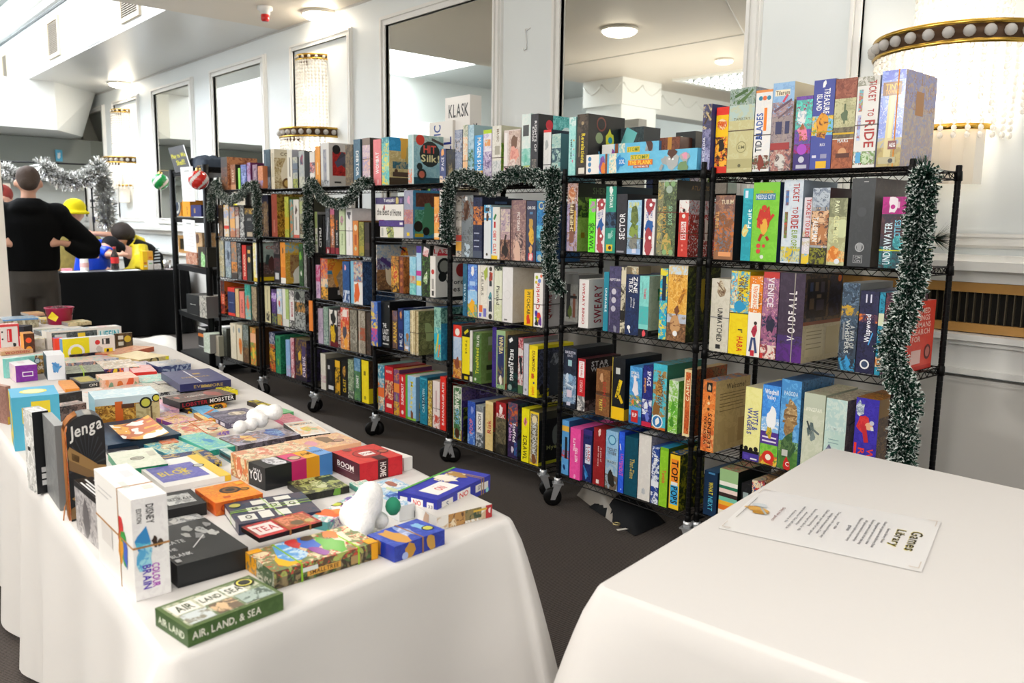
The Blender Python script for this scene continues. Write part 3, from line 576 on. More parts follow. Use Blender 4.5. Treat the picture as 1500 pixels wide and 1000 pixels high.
fill(1, 3, """
1021 1047 556 p=.03|tall orange desert box with worn side panel text|e8823a,f09a50,c8602a;b.86-1:b86a3a,e8823a;b.05-.3:d86a34,f0b070;r.3,.84,.72,.97:1c1c1c;q.5,.9,.12:c8b090;tWESTERN@4a2010@.08-.5@u@.2-.42;tLEGENDS@4a2010@.05-.55@u@.48-.78;q.5,.76,.1:4a2a18;o.5,.68,.1:f8d8a8;o.5,.6,.1:5a3a20|c2aa78,b69e6e;r.3,.86,.85,.93:bfa878;tWelcome!@4a3a22@.86-.94@h@.3-.85;r.12,.8,.86,.81:7a6844;r.12,.76,.86,.77:7a6844;r.12,.72,.86,.73:7a6844;r.12,.66,.8,.67:7a6844;r.12,.62,.8,.63:7a6844;r.12,.56,.86,.57:7a6844;r.1,.1,.3,.42:b8a070;r.4,.08,.6,.3:b49c6c;r.68,.08,.9,.42:a88c5c|c98a4a,4a88b0,b8682a
1090 1114 567|pale yellow box with bubble-letter title and crowd silhouettes|f2eda0,ede894;b0-.1:4a3a98;b.1-.2:f2eda0,222;r0,.1,1,.14:1a1a1a;o.2,.16,.13:1a1a1a;o.5,.15,.13:1a1a1a;o.8,.17,.13:1a1a1a;tWITS &@3a4a9a@.42-.7@d@.5-.85;tWAGERS@3a4a9a@.36-.72@d@.18-.48;r.12,.02,.4,.07:5a48b0;r.5,.02,.9,.04:eee|ccc8a0|d8d0b0
1115 1141 564|blue sky box with meadow, cloud and tulip crest|3f88e0,4a98ea,58a8f0;b.12-.26:6ab838,8ac84a;b.26-.42:5a3a98,4a3088;b.42-.6:8ac0f0,e8f0f8;b0-.12:c84a30,e8c040,6a9a38;tWindmill@fff@.88-.96@h;tValley@fff@.81-.88@h@.25-.75;q.6,.6,.32:f8fafc;r.1,.34,.9,.36:e8e0f0;r.1,.29,.9,.31:e8e0f0;o.5,.1,.35:d8342a;o.5,.1,.16:f6eedd;q.5,.42,.2:d8b030,8a9a38|2a5a98|2f78d8
1142 1171 556|tall blue box picturing a stacked stone tower over green meadow|5aa0dc,7ab8e8,4a88c8;b.72-1:4a90d0,68b0e4;b0-.2:4a7a38,5a8a40;b.2-.32:3a6a3a,7aa050,8ab8a0;tPAGODA@cfe4f4@.82-.88@h@.15-.85;q.5,.62,.38:b89868,8a6a48,d8c090;r.15,.52,.9,.55:8a6a44;r.2,.6,.85,.62:7a5a38;r.25,.7,.8,.73:9a7a50;q.5,.46,.3:a88858,8a6a48;q.5,.26,.42:3a5a3a,5a7a4a;r.2,.15,.5,.22:c8c8c0;q.5,.06,.2:c82a28;tC@fff@.04-.09@h@.42-.6|3a70a0,4a80b0,2a4a6a|2f5a88,4a7aa8,1f3a58
1175 1206 576|pale sage box with a long-tailed bird drawing|c9cfb8,d2d6c2;b.8-1:c0c8b4;b0-.15:c2c8b0;tWINGSPAN@eceee0@.78-.83@h@.1-.85;q.4,.55,.2:5a6a6a,c0c4b8;s.3,.6,.8,.52,.05:6a7878;s.2,.66,.35,.56,.04:3a4444;q.5,.48,.15:7a8a88;o.3,.1,.12:b0b8a0|b0b49c|b8b89a,c9c0a8,9a8a6a
1207 1238 584|pale mint box picturing a spiky insect|bcd8d0,c8ddd4;b.6-1:b8d4d0,cfe0d8;b.15-.32:b9c8c4,a8b8bc;tWYRMSPAN@dcebe6@.62-.67@h@.1-.9;r.2,.5,.7,.51:8aa;r.2,.46,.7,.47:8aa;q.3,.3,.3:6a6a8a,8a90a8;s.1,.34,.6,.26,.02:4a4a70;s.2,.22,.5,.38,.02:4a4a70;s.6,.3,.8,.24,.02:5a5a78;b0-.08:7a8a48|776d66,655c58,8a8078;s.1,.7,.6,.8,.01:333;s.2,.3,.7,.5,.01:333|a9a48e,c8c0a8,6a4a38
1250 1284 583|purple-blue box with a red-suited racer and orange vertical lettering|3a2ea8,4234b4,352a98;b0-.02:222;r.03,.04,.14,.5:e83a30;tTHE CARD@fff@.1-.45@d@.04-.13;tWACKY@e8402a@.03-.46@d@.6-.88;tRACES@e8402a@.03-.46@d@.22-.5;q.35,.72,.3:c82a34,d83a3a;q.2,.88,.2:d0d8e0,8a9ab0;o.62,.7,.17:e8b088;s.4,.7,.55,.52,.1:c02a34;s.75,.7,.78,.66,.06:e0e0e0;o.74,.74,.1:ccd|4a3a34,5d4a3c,8a6a40;b.8-1:8a6a38|a8682a,7a4a2a,c89a38
""")
fill(1, 4, """
1031 1050 690|navy box with yellow and blue vertical lettering|17304e,1b3658;tWHAT@e8d838@.48-.76@d@.35-.7;tNEXT@58b8d8@.12-.44@d@.35-.7;r.3,.94,.8,.98:4a88b8|102238|1f4a70
1053 1080 688|box of green, white, teal and orange stripes|1f5a48,2a6a55;b.76-1:9ac088;b.68-.76:f2f0e6;b.62-.68:2a7a58;b.54-.62:f0d8d0;b.46-.54:3a2a28;b.38-.46:7ac8b0;b.3-.38:f0b838;b.2-.3:e87828;b.1-.2:f4ead8;b0-.1:1a4a3a|14201c|8a7a58,c88a78,7ab088
1085 1098 708|black box with a small white label|1b1b1d,26262a;r.2,.6,.8,.8:9aa|151515|26262a
1100 1118 704|small cream and red box with a yellow stripe|e8d8b8,c83a2a,3a5a8a;b.3-.45:e8c830|8a3a2a|c8b890,a83a30,4a7aa0
1120 1150 700|brown patterned box mostly hidden by the table|6a5038,8a6a48,3a2a20|4a3828|7a6040
1152 1185 694|dark green box behind the table edge|2a4030,3a5540,1a2a20|1f3024|344a38
1190 1222 690|burgundy box behind the table edge|5a2430,6a2c38|3a1820|6a303c
""")
fill(2, 0, """
825 843 172 k=1|pale teal box with black brushed lettering|98dcd8,a8e4e0,b8eae6;b.85-1:d8eeec,8ad0cc;tNEKOJIMA@1f3438@.2-.72@u@.25-.55;o.75,.6,.1:e8b040;o.75,.45,.08:e89a8a;o.72,.35,.08:9a8ad0;q.6,.25,.1:e07a9a|8acac8|b8e8e4
845 861 167|brown-black box with a yellow vertical title|3c352f,46403a;b.7-1:5a4f45,3c352f;b0-.13:2a2622;r.2,.02,.75,.12:e0dcd0;tRevelations@f0d838@.2-.68@d@.4-.75;r.2,.3,.26,.65:a89a70;o.5,.85,.12:b09a78|121214;o.35,.85,.13:7a3a30;o.35,.85,.1:121214;o.3,.62,.1:8a9a70;q.6,.6,.12:d8d030;o.6,.6,.06:2a9ab0;s.3,.4,.35,.2,.02:5aa0c8;o.5,.15,.1:c05a3a|3a3530
859 1021 213 p=.03 d=.075 h=.098|long low sky-blue box with a pirate elephant|6cc3e8,74c9ec;r0,0,.13,1:f2eee8;o.035,.78,.017:4a88b8;o.035,.5,.017:4a88b8;o.035,.2,.017:4a88b8;q.16,.5,.035:7a4a98,8a5aa8;q.17,.2,.03:e8822a;r.19,0,.21,1:8a4a28;r.23,0,.3,1:f4ecd4,e8d8b0,9ad0d0;q.32,.55,.035:2a88c8;o.35,.55,.032:2a90d8;tXXL@fff@.45-.66@h@.325-.378;r.43,.62,.6,.86:e8c838;tSTOMP@7a9a38@.64-.84@h@.44-.59;r.41,.34,.63,.6:e87a28;tTHE PLANK@fbe048@.37-.58@h@.42-.62;r.46,.2,.6,.32:c05a28;tON THE PIRATE@fff@.22-.3@h@.47-.59;p.81,.42,.06:b4b8b8;p.74,.5,.035:a8acac;o.79,.5,.04:b4b8b8;p.8,.88,.045:5a3a30;o.775,.56,.007:fff;o.805,.54,.007:fff;p.9,.62,.045:b0b4b4;p.905,.66,.028:e8a0b8;p.9,.15,.05:7a9a6a;s.72,.3,.7,.05,.012:a8acac|5ab0d8|6cc3e8
882 965 200 n=1 p=-.1 z=.06 d=.12 h=.1|smaller pirate elephant box behind the long one|6cc3e8,74c9ec;r0,0,.22,1:f0ece6;q.2,.4,.05:8a4a98;r.24,0,.3,1:8a4a28;r.32,0,.42,1:f4ecd4,9ad0d0;r.46,.5,.68,.8:e8c838;tSTOMP@7a9a38@.56-.76@h@.47-.67;r.44,.2,.7,.48:e87a28;tTHE PLANK@fbe048@.24-.44@h@.46-.69;q.84,.5,.08:b0b4b4,8a9294;q.84,.88,.06:5a3a30|58b|6cc3e8
966 995 201 n=1 p=-.12 d=.15|brown treasure chest box behind the pirate boxes|7a4430,8a5038,5a3024;b.45-.55:c89a48;r.4,0,.6,1:c88a38|5a3024|8ac8c0,7a4430
900 942 187 n=1 p=-.26 d=.14|dark box with a teal triangle at the back|4a5558,3a4448;s.2,.3,.6,.95,.2:7acac8;r0,.3,.15,.7:8a3a34|2a3034|58b8b8
989 1018 193 n=1 p=-.22 d=.18|black box with a white barcode label at the back|26282a,303234;r.05,.45,.35,.9:dde4dc;r.1,.55,.3,.8:555|1a1a1c|2a2c2e
1020 1041 153|navy and lilac box with a soaring bird|6a6a94,8a88b0,3d3f60;b.62-1:4a4a68,c8b890,5a5a88;b0-.3:9a9ac0,b8b8d8,6a6a94;s.2,.7,.9,.88,.1:4a3a34;s.5,.85,.95,.75,.08:c8b080;tCASCADIA@e8e8f2@.02-.55@u@.12-.4;r.5,.03,.7,.1:222|2a3a78|3a3f70
""")
fill(2, 1, """
825 846 267|lilac box with animals and an ornate brown title plate|b0a4c8,c8b8d8,7a5040;b.7-1:b89a90,8a5a48,d8c8d0;b0-.28:a89ab8,8a6a58,d0b8b0;q.45,.85,.35:c87a50,e8c8a8;q.5,.65,.25:d8d0c8,8a7a70;r.25,.25,.8,.7:6a4a2c;tSHERIFF@ece0b8@.27-.7@u@.3-.62;r.7,.3,.85,.6:d8a838;q.5,.2,.3:8a5a48|38462a,7a9440,1c2418;b0-.5:98b05a,86a04a;b.8-1:22261a;q.5,.5,.2:2a3018;tSHERIFF@5a6a48@.85-.95@h@.4-.95;r.1,.2,.2,.28:8a6a20;r.4,.2,.5,.28:8a6a20|6a5a48
862 872 291 b=.5:3a7a20|slim neon green box with black title|66e628,70f030;b.75-.95:b888b0,66e628;tSCRAWL@1c3a10@.04-.55@d@.15-.8|2a4a18|a8e878
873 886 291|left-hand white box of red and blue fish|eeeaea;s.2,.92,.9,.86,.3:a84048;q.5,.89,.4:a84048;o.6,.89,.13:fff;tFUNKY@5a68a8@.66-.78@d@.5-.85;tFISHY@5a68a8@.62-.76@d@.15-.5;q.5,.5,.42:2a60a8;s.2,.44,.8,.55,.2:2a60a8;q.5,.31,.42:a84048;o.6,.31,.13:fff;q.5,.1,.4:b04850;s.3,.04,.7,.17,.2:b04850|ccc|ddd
887 902 273|sea-green box with a dark submarine panel|27907c,2c9884;b.38-.62:16263c,3a5a78,0c1420;tSONAR@eef6f2@.68-.88@d@.35-.7;q.5,.95,.2:eaf4f0;tfamily@bce0d4@.24-.34@d@.5-.8;r.3,.22,.6,.3:9ad0c0;r.15,.03,.75,.13:e8c82a;o.5,.08,.15:333|16303a|249080
903 918 284|plain charcoal box with jagged white title|34333a,2f2e34;tSECTOR@f2f2f4@.24-.68@u@.3-.85;r.1,.02,.8,.05:9a9aa0|1c1c20|3a3a40
919 939 293 d=.22 b=.3:7a7a4a|light blue box with a green dinosaur|9ac4e0,a8d0ea,b8d8ee;b.1-.3:8aa0b8,6a7a88,a8c8e0;b0-.1:9ab8e0;tSLURP@e8e030@.86-.96@h@.1-.8;q.5,.74,.42:5a6a38,7a8a48;s.3,.66,.7,.58,.2:6a7a40;q.5,.42,.36:8aa048,5a7030;q.5,.22,.3:8a8a80,5a6068;r.4,.02,.7,.1:dde|1a2a50|4a78a8
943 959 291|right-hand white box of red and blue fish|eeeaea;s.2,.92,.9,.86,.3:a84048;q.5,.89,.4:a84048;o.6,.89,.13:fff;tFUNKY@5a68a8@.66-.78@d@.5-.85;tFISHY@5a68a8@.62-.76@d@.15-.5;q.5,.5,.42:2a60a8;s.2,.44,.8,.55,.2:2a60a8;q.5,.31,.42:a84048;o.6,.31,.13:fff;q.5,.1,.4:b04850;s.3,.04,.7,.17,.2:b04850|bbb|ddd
963 990 264 f=1 b=.58:6a2a20|tall green-gold wrapped box with twin vertical titles|6a7058,8a9270,4a5040;b.88-1:a8b0a0,c8d4c8;r0,.02,.3,.98:8a8a68,c8b060,5a6048;r.33,.02,1,.98:4a5540,5a6a4c,7a8a58;o.6,.88,.17:a8b8a8;tATLANTIS@c89a48@.3-.66@u@.3-.48;tEXODUS@9ac8a0@.42-.66@u@.6-.8;q.6,.16,.3:c8a858,7a8a50;o.45,.05,.12:8ab078;o.8,.05,.12:8ab078;o.45,.95,.12:8ab078;o.8,.95,.12:8ab078|14161a;r.2,.5,.5,.7:2a4a30;b.75-1:2a2a24;tATLANTIS@8a6a38@.88-.94@h@.4-.9|8ab8b0
994 1008 293 b=.42:7a4a38|red and white box with an outlined vertical title|c8382c,d04034;b.78-1:e8e4e0,c8382c;r.25,.3,.78,.62:f2e8e4;r.3,.32,.73,.6:c8382c;tSECRET@fff@.33-.6@d@.54-.72;tIDENTITY@fff@.33-.6@d@.32-.5;o.5,.82,.15:3a2018;o.5,.72,.18:f0e8e0;o.45,.2,.1:e88a7a;o.45,.12,.1:e88a7a|b8302a,8a2420,e8e0e0;b.75-1:d8d4d8,a8a0a8,c8382c;r.3,.3,.8,.62:5a1820;q.55,.45,.15:e8e0dc|e0d8d4
""")
fill(2, 2, """
828 847 402 n=1 p=-.14 d=.2|grey box with dark bars standing at the back|8a8a86,9a9a94;b.8-1:7a7a78;r.1,.1,.4,.8:2a2a2c;r.6,.1,.8,.6:7a4a3a;r.4,.5,.9,.56:1c1c1c;q.4,.2,.2:5a6a30|666|8a8a88
848 862 409|white box with spaced red vertical title|e6e3e1;tSWEARY BINGO@b8303c@.08-.92@d@.35-.62|dedad6;tSWEARY@9a2434@.1-.88@u@.12-.4;r.5,.1,.52,.9:8a8078;r.52,.1,.95,.11:8a8078;r.52,.3,.95,.31:8a8078;r.52,.5,.95,.51:8a8078;r.52,.7,.95,.71:8a8078;r.52,.89,.95,.9:8a8078|ebe8e6
884 891 398|thin teal box with white spaced letters|2088a0;tUNUSABLE@e8f4f4@.1-.95@d@.3-.7|1a6a80|3298b0
892 909 390 b=.68:555060|dusky indigo box with three pale moons|3f3a5c,4a4468,34304c;b.4-1:4c476e,3f3a5c,5a5580;o.42,.62,.2:ccc8d4;o.42,.49,.2:c4c0cc;o.4,.36,.2:bcb8c8;tNEPTUMA@e4e0ea@.78-.82@h@.05-.95;r.1,.1,.14,.6:8a8aa8;q.6,.06,.16:8a8a9a|222032|4a4468
909 916 391|slim cream and black panelled box|cfc8b0,3a3428,c8c0a8;b.75-.95:ddd4b8;b.2-.35:22201c|b8a890|c8c0a8
917 934 390 n=1 p=-.04 d=.1|rounded cream tin behind the navy box|d8d0b8,c8c0a0;b.82-.98:c8a878,e8e0c8,7a8a70|998868|7a5a4a
916 936 402|dark navy box with tilted white title and small key|1d2d58,182648,243868;tZINE@f2f2f4@.7-.97@d@.56-.85;tTREX@f2f2f4@.7-.95@d@.22-.5;tcalling@e4e4ea@.4-.66@d@.55-.7;tplaces@e4e4ea@.44-.64@d@.35-.5;o.3,.12,.12:f0f0f0;s.3,.1,.4,.03,.04:f0f0f0|182040|22346a
936 950 404|pale aqua box with a small pink title|7ecfc8,8ad8d2;b.2-.5:5ab8b8,4ac0bc;b0-.12:1a1c20;tTHEMES@d8506a@.62-.8@d@.45-.7;r.3,.7,.34,.9:5a9a98;q.6,.06,.2:e0505a|a8b4a4,9aa898;b0-.1:15171a;s.25,.7,.9,.8,.09:2a6a48;s.25,.64,.8,.58,.05:3a8a50;q.6,.2,.15:3a6a40;r.1,.05,.9,.08:555|9adcd4
966 977 393|swirling yellow and turquoise box|e8d838,2ab8c8,3a68c8;r.3,.55,.8,.9:1a2a40;b0-.15:2aa8c8,e8d838|2a88a8|e8e058,38b8c8
978 1006 386 d=.27|golden box of a sunlit valley and cave dweller|e8b04a,d89a38,f0c870;b.88-1:c8dae8,e0c890;b.24-.36:b8c0d0,9a8a70;b0-.24:6a4a30,8a6240,a87a50;q.45,.2,.28:c89a68,8a5a3a;q.5,.4,.14:7a4a2c;tSTONE@a86a28@.84-.88@h@.15-.75;tAGE@a86a28@.79-.83@h@.25-.65;o.45,.1,.12:eee;s.6,.5,.9,.7,.08:d8902a,a86a20|2c3420,5a6428,1a1c14;q.5,.6,.2:b09a28;tS@d8d8c8@.82-.94@h@.2-.45|dfe4e4
""")
fill(2, 3, """
822 844 509 d=.31|dark space box with silver title and lunar base|1a2030,232a3c,2f3a50;b.08-.55:7a98b8,a8bcd0,3a4a68;b0-.08:1c2430;tSHACKLETON@dde@.9-.95@h@.1-.9;tBASE@bbc@.85-.89@h@.3-.7;r.35,.7,.65,.8:9ac0c8;o.5,.5,.25:8ab0d0,5a7a98;s.2,.4,.8,.35,.05:d0dce8;r.3,.18,.7,.3:d8c8d8;q.3,.5,.15:c8d8e8;r.3,.04,.6,.1:ccd|16181e;r.3,.3,.8,.8:22262c|26282e;tSHACKLETON@9a9ca4@.5-.95@h@.05-.5
846 857 525|red box with white framed title, grey foot|c8242c,d02830;b0-.28:d8d4d0,8a8a8c,3a3a40;b.9-1:a02028;r.15,.64,.85,.95:f4eeee;tSTAR@c8242c@.8-.93@d@.2-.8;tWARS@c8242c@.66-.79@d@.2-.8;tLEGION@f0c8c8@.36-.58@d@.3-.7|1a1616,2a2022;tSTAR@d0d0d0@.84-.94@h@.1-.7;tWARS@c0c0c0@.74-.83@h@.1-.7;b0-.2:6a5a58,2a2022|4a2024
873 893 541 b=.45:4a4038|brown tin with rounded edges and embossed word|7a4f2e,8a5a34,96683c;b.45-.52:5a3820;tSUSHI GO@b8342c@.2-.75@d@.5-.75;tPARTY@e0c858@.1-.35@d@.25-.5;q.4,.82,.16:c89a70|5d3c24,6a4528|7a5434
896 915 524 d=.3|black box with tilted yellow title and yellow foot|111419,181c22;b0-.2:f2c318;r.3,.74,.62,.84:c8ccc8;r.02,0,.06,1:c8b040;s.4,.35,.7,.65,.13:e8c820;tNUCLEUM@181818@.35-.65@d@.35-.6;s.6,.4,.85,.28,.1:e0b81c|0f1114;b0-.18:c89a18|1c1e22
922 940 537 d=.26|sky blue box with a white rabbit and red badge|3f8fd0,58a8e0;b.3-.5:3a7ab8,5a9a58,d8a060;b0-.14:2a68a8;tSMALL@fff@.86-.92@h@.1-.75;tISLANDS@fff@.81-.85@h@.1-.75;q.5,.62,.3:eee8f0;s.45,.7,.4,.85,.1:eee8f0;r.2,.03,.75,.24:c82a2a;tFLIP@fff@.12-.19@h@.3-.65;q.3,.38,.12:e87a30;o.7,.4,.1:f0e0c0|2a5a98|4a98d8
941 955 536|deep blue box with white script and penguins|232a78,2c3488,1c2260;b.2-.45:4a5ab0,dfe4f0,232a78;b0-.08:c82a4a;tSPACE@eef@.68-.92@d@.45-.85;tpenguin@e8a040@.56-.8@d@.1-.4;q.4,.34,.25:e8ecf4,5a6ac0;q.6,.15,.25:6a7ad0|182060|2a3488
956 976 533 d=.29|turquoise box with brown twisted lettering and a swallow|3fb4cc,4ac0d4;b.2-.9:5ac0cc,a88040,3aa8c0;q.45,.62,.3:a8763a,c89850,6a4a28;tEXPLORERS@6a4420@.34-.84@u@.4-.75;q.3,.3,.3:8a6030;o.4,.12,.42:e8f0f0;o.4,.12,.34:2a78b8;q.4,.12,.16:f0f0f0;b0-.04:c8682a|2a5a58,5a6a3a,3a8088;b.7-1:2a6a5a|3a98a8,6a6a38,2a7a88
979 993 557 d=.2|slim leafy green and white box|8ac848,6ab838,d8e8c8;b.6-1:cfe0c8,8ac058;q.5,.5,.3:58a030;q.4,.2,.3:4a9028,a8d860|4a8a38,6aa850|d8e4d0
1001 1014 541|cream box with orange vertical lettering band|e8d8a8,e0cc94;r.2,.04,.8,.96:c85a28,d8743a,a8421c;tCAMEL@f4e4b8@.5-.9@u@.3-.7|8a6a44,b05a30,5a3a28|c8a870
""")
fill(2, 4, """
820 833 615|blue box with a black pill-shaped title plate|5aa0dc,68acE4;b.3-.45:c84a50,5aa0dc;b.8-.9:e8b848;r.45,.3,.8,.7:1a1c22;q.4,.13,.2:1a3a70|2a5a90|4a98dc
835 850 627 p=.02|hot pink box with white tilted title|e84a9c,ee54a6;tTHAT'S@fff@.55-.8@u@.3-.5;tNOT YOU@fff@.35-.62@u@.48-.75;q.5,.05,.12:f8a8d0|d8408c;r.3,.4,.7,.6:2a3a6a|f05cb0
852 867 629|navy box with a white shield title and bird|1e2a60,26346e,18204c;r.25,.35,.85,.72:dde4f2;tLAND@c8243a@.4-.68@d@.52-.78;tLORD@2a3a8a@.4-.68@d@.28-.5;q.4,.12,.2:4a98e0;s.1,.3,.6,.1,.08:2a78b8;b.9-1:3a3078|16203f|2c2a68
869 886 627|deep red box with small white handwritten lines|8e1f22,98262a;tA game of@f0e0dc@.3-.8@d@.58-.72;tbear for every@f0e0dc@.22-.8@d@.36-.5;r.3,.03,.55,.1:e8d8d4;q.5,.93,.14:e8c8c0|5a1416|8a2226
887 905 631|pale blue box with badge and dark teapot shape|8ab8dc,9ac4e4,a8cce8;b0-.25:6a5a4a,9ab0c0;b.25-.5:a8c0d0,8ab0d0;o.5,.85,.32:2a78a8;o.5,.85,.25:9ad0e8;tTICKET@4a3a34@.66-.71@h@.1-.9;tTO RIDE@4a3a34@.6-.65@h@.15-.85;tTRACKS@5a6a78@.45-.49@h@.1-.85;q.5,.18,.32:2c2824;s.3,.3,.6,.28,.08:2c2824|4a6a88|7ab0d8
906 914 632|bright blue box with pink vertical lettering|2a5ae0,3468ea;tLAZY@e85aa0@.5-.64@d@.4-.85;tSHOUT@e85aa0@.28-.5@d@.15-.85;s.2,.8,.4,.7,.06:fff;o.6,.06,.1:cde|1c3aa0|2a50c8
915 934 640|dark teal box with gold script title|0f4a5e,125066;tThat Time@c8b058@.3-.64@d@.4-.75;q.5,.45,.06:c8b058|0a2f3e|12506a
935 953 635 d=.28|plain white box with a faint logo|dedbd6,e4e1dc;r.35,.1,.6,.17:a8b0b8;q.5,.14,.12:c0c4c8|9a96a4,848090|eceae6
954 965 654 d=.2|crumpled blue and white bagged box|2a4a98,dfe6f2,1c3478;b.3-.4:e8ecf4;tTELL@fff@.7-.85@d@.3-.7|1c3070|3a5aa8
966 978 655 d=.24|lime green box with red and white script|8cc82c,98d034;tTumble@e0523c@.4-.62@d@.3-.75;b.95-1:7ab828|3a5a18|2a98c0
980 996 664 d=.2|black and yellow box with orange and blue word blocks|1c1a14;r.05,.02,.95,.98:f0c828;r.15,.5,.85,.9:f08a28;r.15,.1,.85,.44:3aa8dc;tTOP@1a1410@.52-.88@d@.2-.8;tPOPS@1a1410@.12-.42@d@.2-.8;r.2,.44,.8,.5:e8e8e8|2c3a18,8a8a20,161a10|1a5a9a,e8c828,111
""")

zz = HS[1][2] + CAMZ + .0008
card_box((3.40, 1.455, zz), (0, -.055, 0), (.27, 0, 0), .29, 'c02a20', 'd8402c,d4382a;b0-.06:c02a20;tARMED@f0c8bc@.82-.9@h@.2-.85;tTHINGS@f0c8bc@.72-.8@h@.2-.85;tHUMANS@f0c8bc@.62-.7@h@.2-.85;tSEARCH@f0c8bc@.52-.6@h@.2-.85;tFOR@f0c8bc@.42-.5@h@.2-.5;r.2,.1,.55,.3:e0b8b0;o.8,.25,.12:5a1a18;o.8,.25,.08:b86a60', 'b83028', label='bright red box behind the tinselled end post, third shelf of nearest rack', group='game boxes on the third shelf of the nearest rack')
fill(3, 0, """
652 688 141 n=1 p=-.27 d=.1|large white box with black brushed capitals at the back|e9e6e2;tKLASK@2a2a2e@.74-.95@h@.15-.95;r.4,.3,.95,.42:5a5f78;r.5,.1,.9,.16:8a8fa0|e2dfda;q.5,.62,.3:8a8a90;o.5,.62,.2:dcd9d4;s.4,.6,.6,.7,.05:4a4a58;o.45,.3,.16:2a3a88;q.45,.3,.08:fff|cfa890
666 677 190 f=1|bluish grey wrapped box with small portraits|8a94ac,a4acc0,6a7490;b.6-.85:a8b0c4,5a6070,c8b8b0|6a7894|aab
678 685 183 b=.4:5a5450|slim cream and peach box|e8dcc8,e8b888,f0e8dc;b.8-1:9aa890,e0dccc;b.1-.5:f0c090,e8dcc8|b8c8d0|d8d0c0
686 694 183 f=1|pale icy blue box behind the bright blue one|a8c8d8,b8d4e0,8ab0c4;b.3-.6:8ab8c8,3a6a3a|98b8c4;q.8,.5,.3:2a6a2a|b0ccd8
695 707 198 b=.4:3a5a78|bright sky blue box with white title and yellow band|3f9fe0,48a8e8;b.1-.28:f0c020;tMAGEN@fff@.55-.95@d@.35-.8;tSOUP@fff@.2-.5@d@.35-.8|2a78b8|c8a02a
708 720 190|white and lilac box with a lime lid|e8e4ec,c8c0dc;b.93-1:b8d818;b.1-.6:b0a0c8,d8d0e0,7a6a9a;r.15,.7,.85,.82:e8a060,d8d8c8;q.5,.4,.3:6a5a8a,c8b8d8|b8b0c8|b8d818
721 734 184 b=.45:5a5048|pale grey box with a code square|dedbd0,e8e6de;r.3,.5,.85,.65:b0ac9c;b.05-.4:d8d8d8,b0b8b8;tMAGIC@8a7a68@.72-.94@d@.5-.75|78a83a,a8b850,5a8a30;b.7-1:c8c8b0|e8e8e0
738 762 190 b=.32:6a5a50|white box with a pink portrait figure|ded0cc,e8dcd8;r.3,.02,1,.98:c8b0a4,d8c4b8,b89a90;q.65,.75,.2:7a5a48;q.65,.5,.26:e8a898,d88a80;q.6,.25,.3:e8d8d0,c8a8a0;o.15,.3,.1:d84a88;r.05,.3,.22,.95:efeae8|c8c0b8|d8ccc4
764 777 167 f=1|tall white and mint box with a square code|d8e8e4,e4ece8;r.15,.68,.8,.84:4a4e50;b.25-.5:8acfc0,b8e0d8;b0-.25:b8c870,8acfa0;q.5,.35,.2:6ac0a8|a8c8c0|e0ece8
777 788 167|charcoal box with white vertical capitals and red foot|3a3a40,424248;b0-.1:d82a34;tRIGHTS OF@e8e8ea@.4-.95@d@.5-.8;tKINGS@e8e8ea@.5-.92@d@.2-.45;r.2,.16,.8,.34:8a8078,5a5a5a|1c1e22;r.4,.55,1,1:58b0b0,7acaca,2a8888;o.3,.85,.1:c82a3a;q.75,.6,.2:d0e4e4|444
796 807 190 b=.33:3a3a3a|white box with a red lid edge and grey wolf|e2e2e0,d8d8d8;b.95-1:e03a3a;q.4,.7,.25:aab0b0;q.4,.2,.3:5a6268,9aa0a0;r.7,.02,.95,.93:e8e8e8|1e2838,2a3648;r.1,.6,.9,.92:a8c0b0;r.15,.3,.85,.5:10141c|ddd
808 821 196|pale aqua illustrated box in the corner|a8c8c0,7ab0b0,c8d8cc;b.4-.7:3a5a68,a8c8c0|58808a|a8c8c0
""")
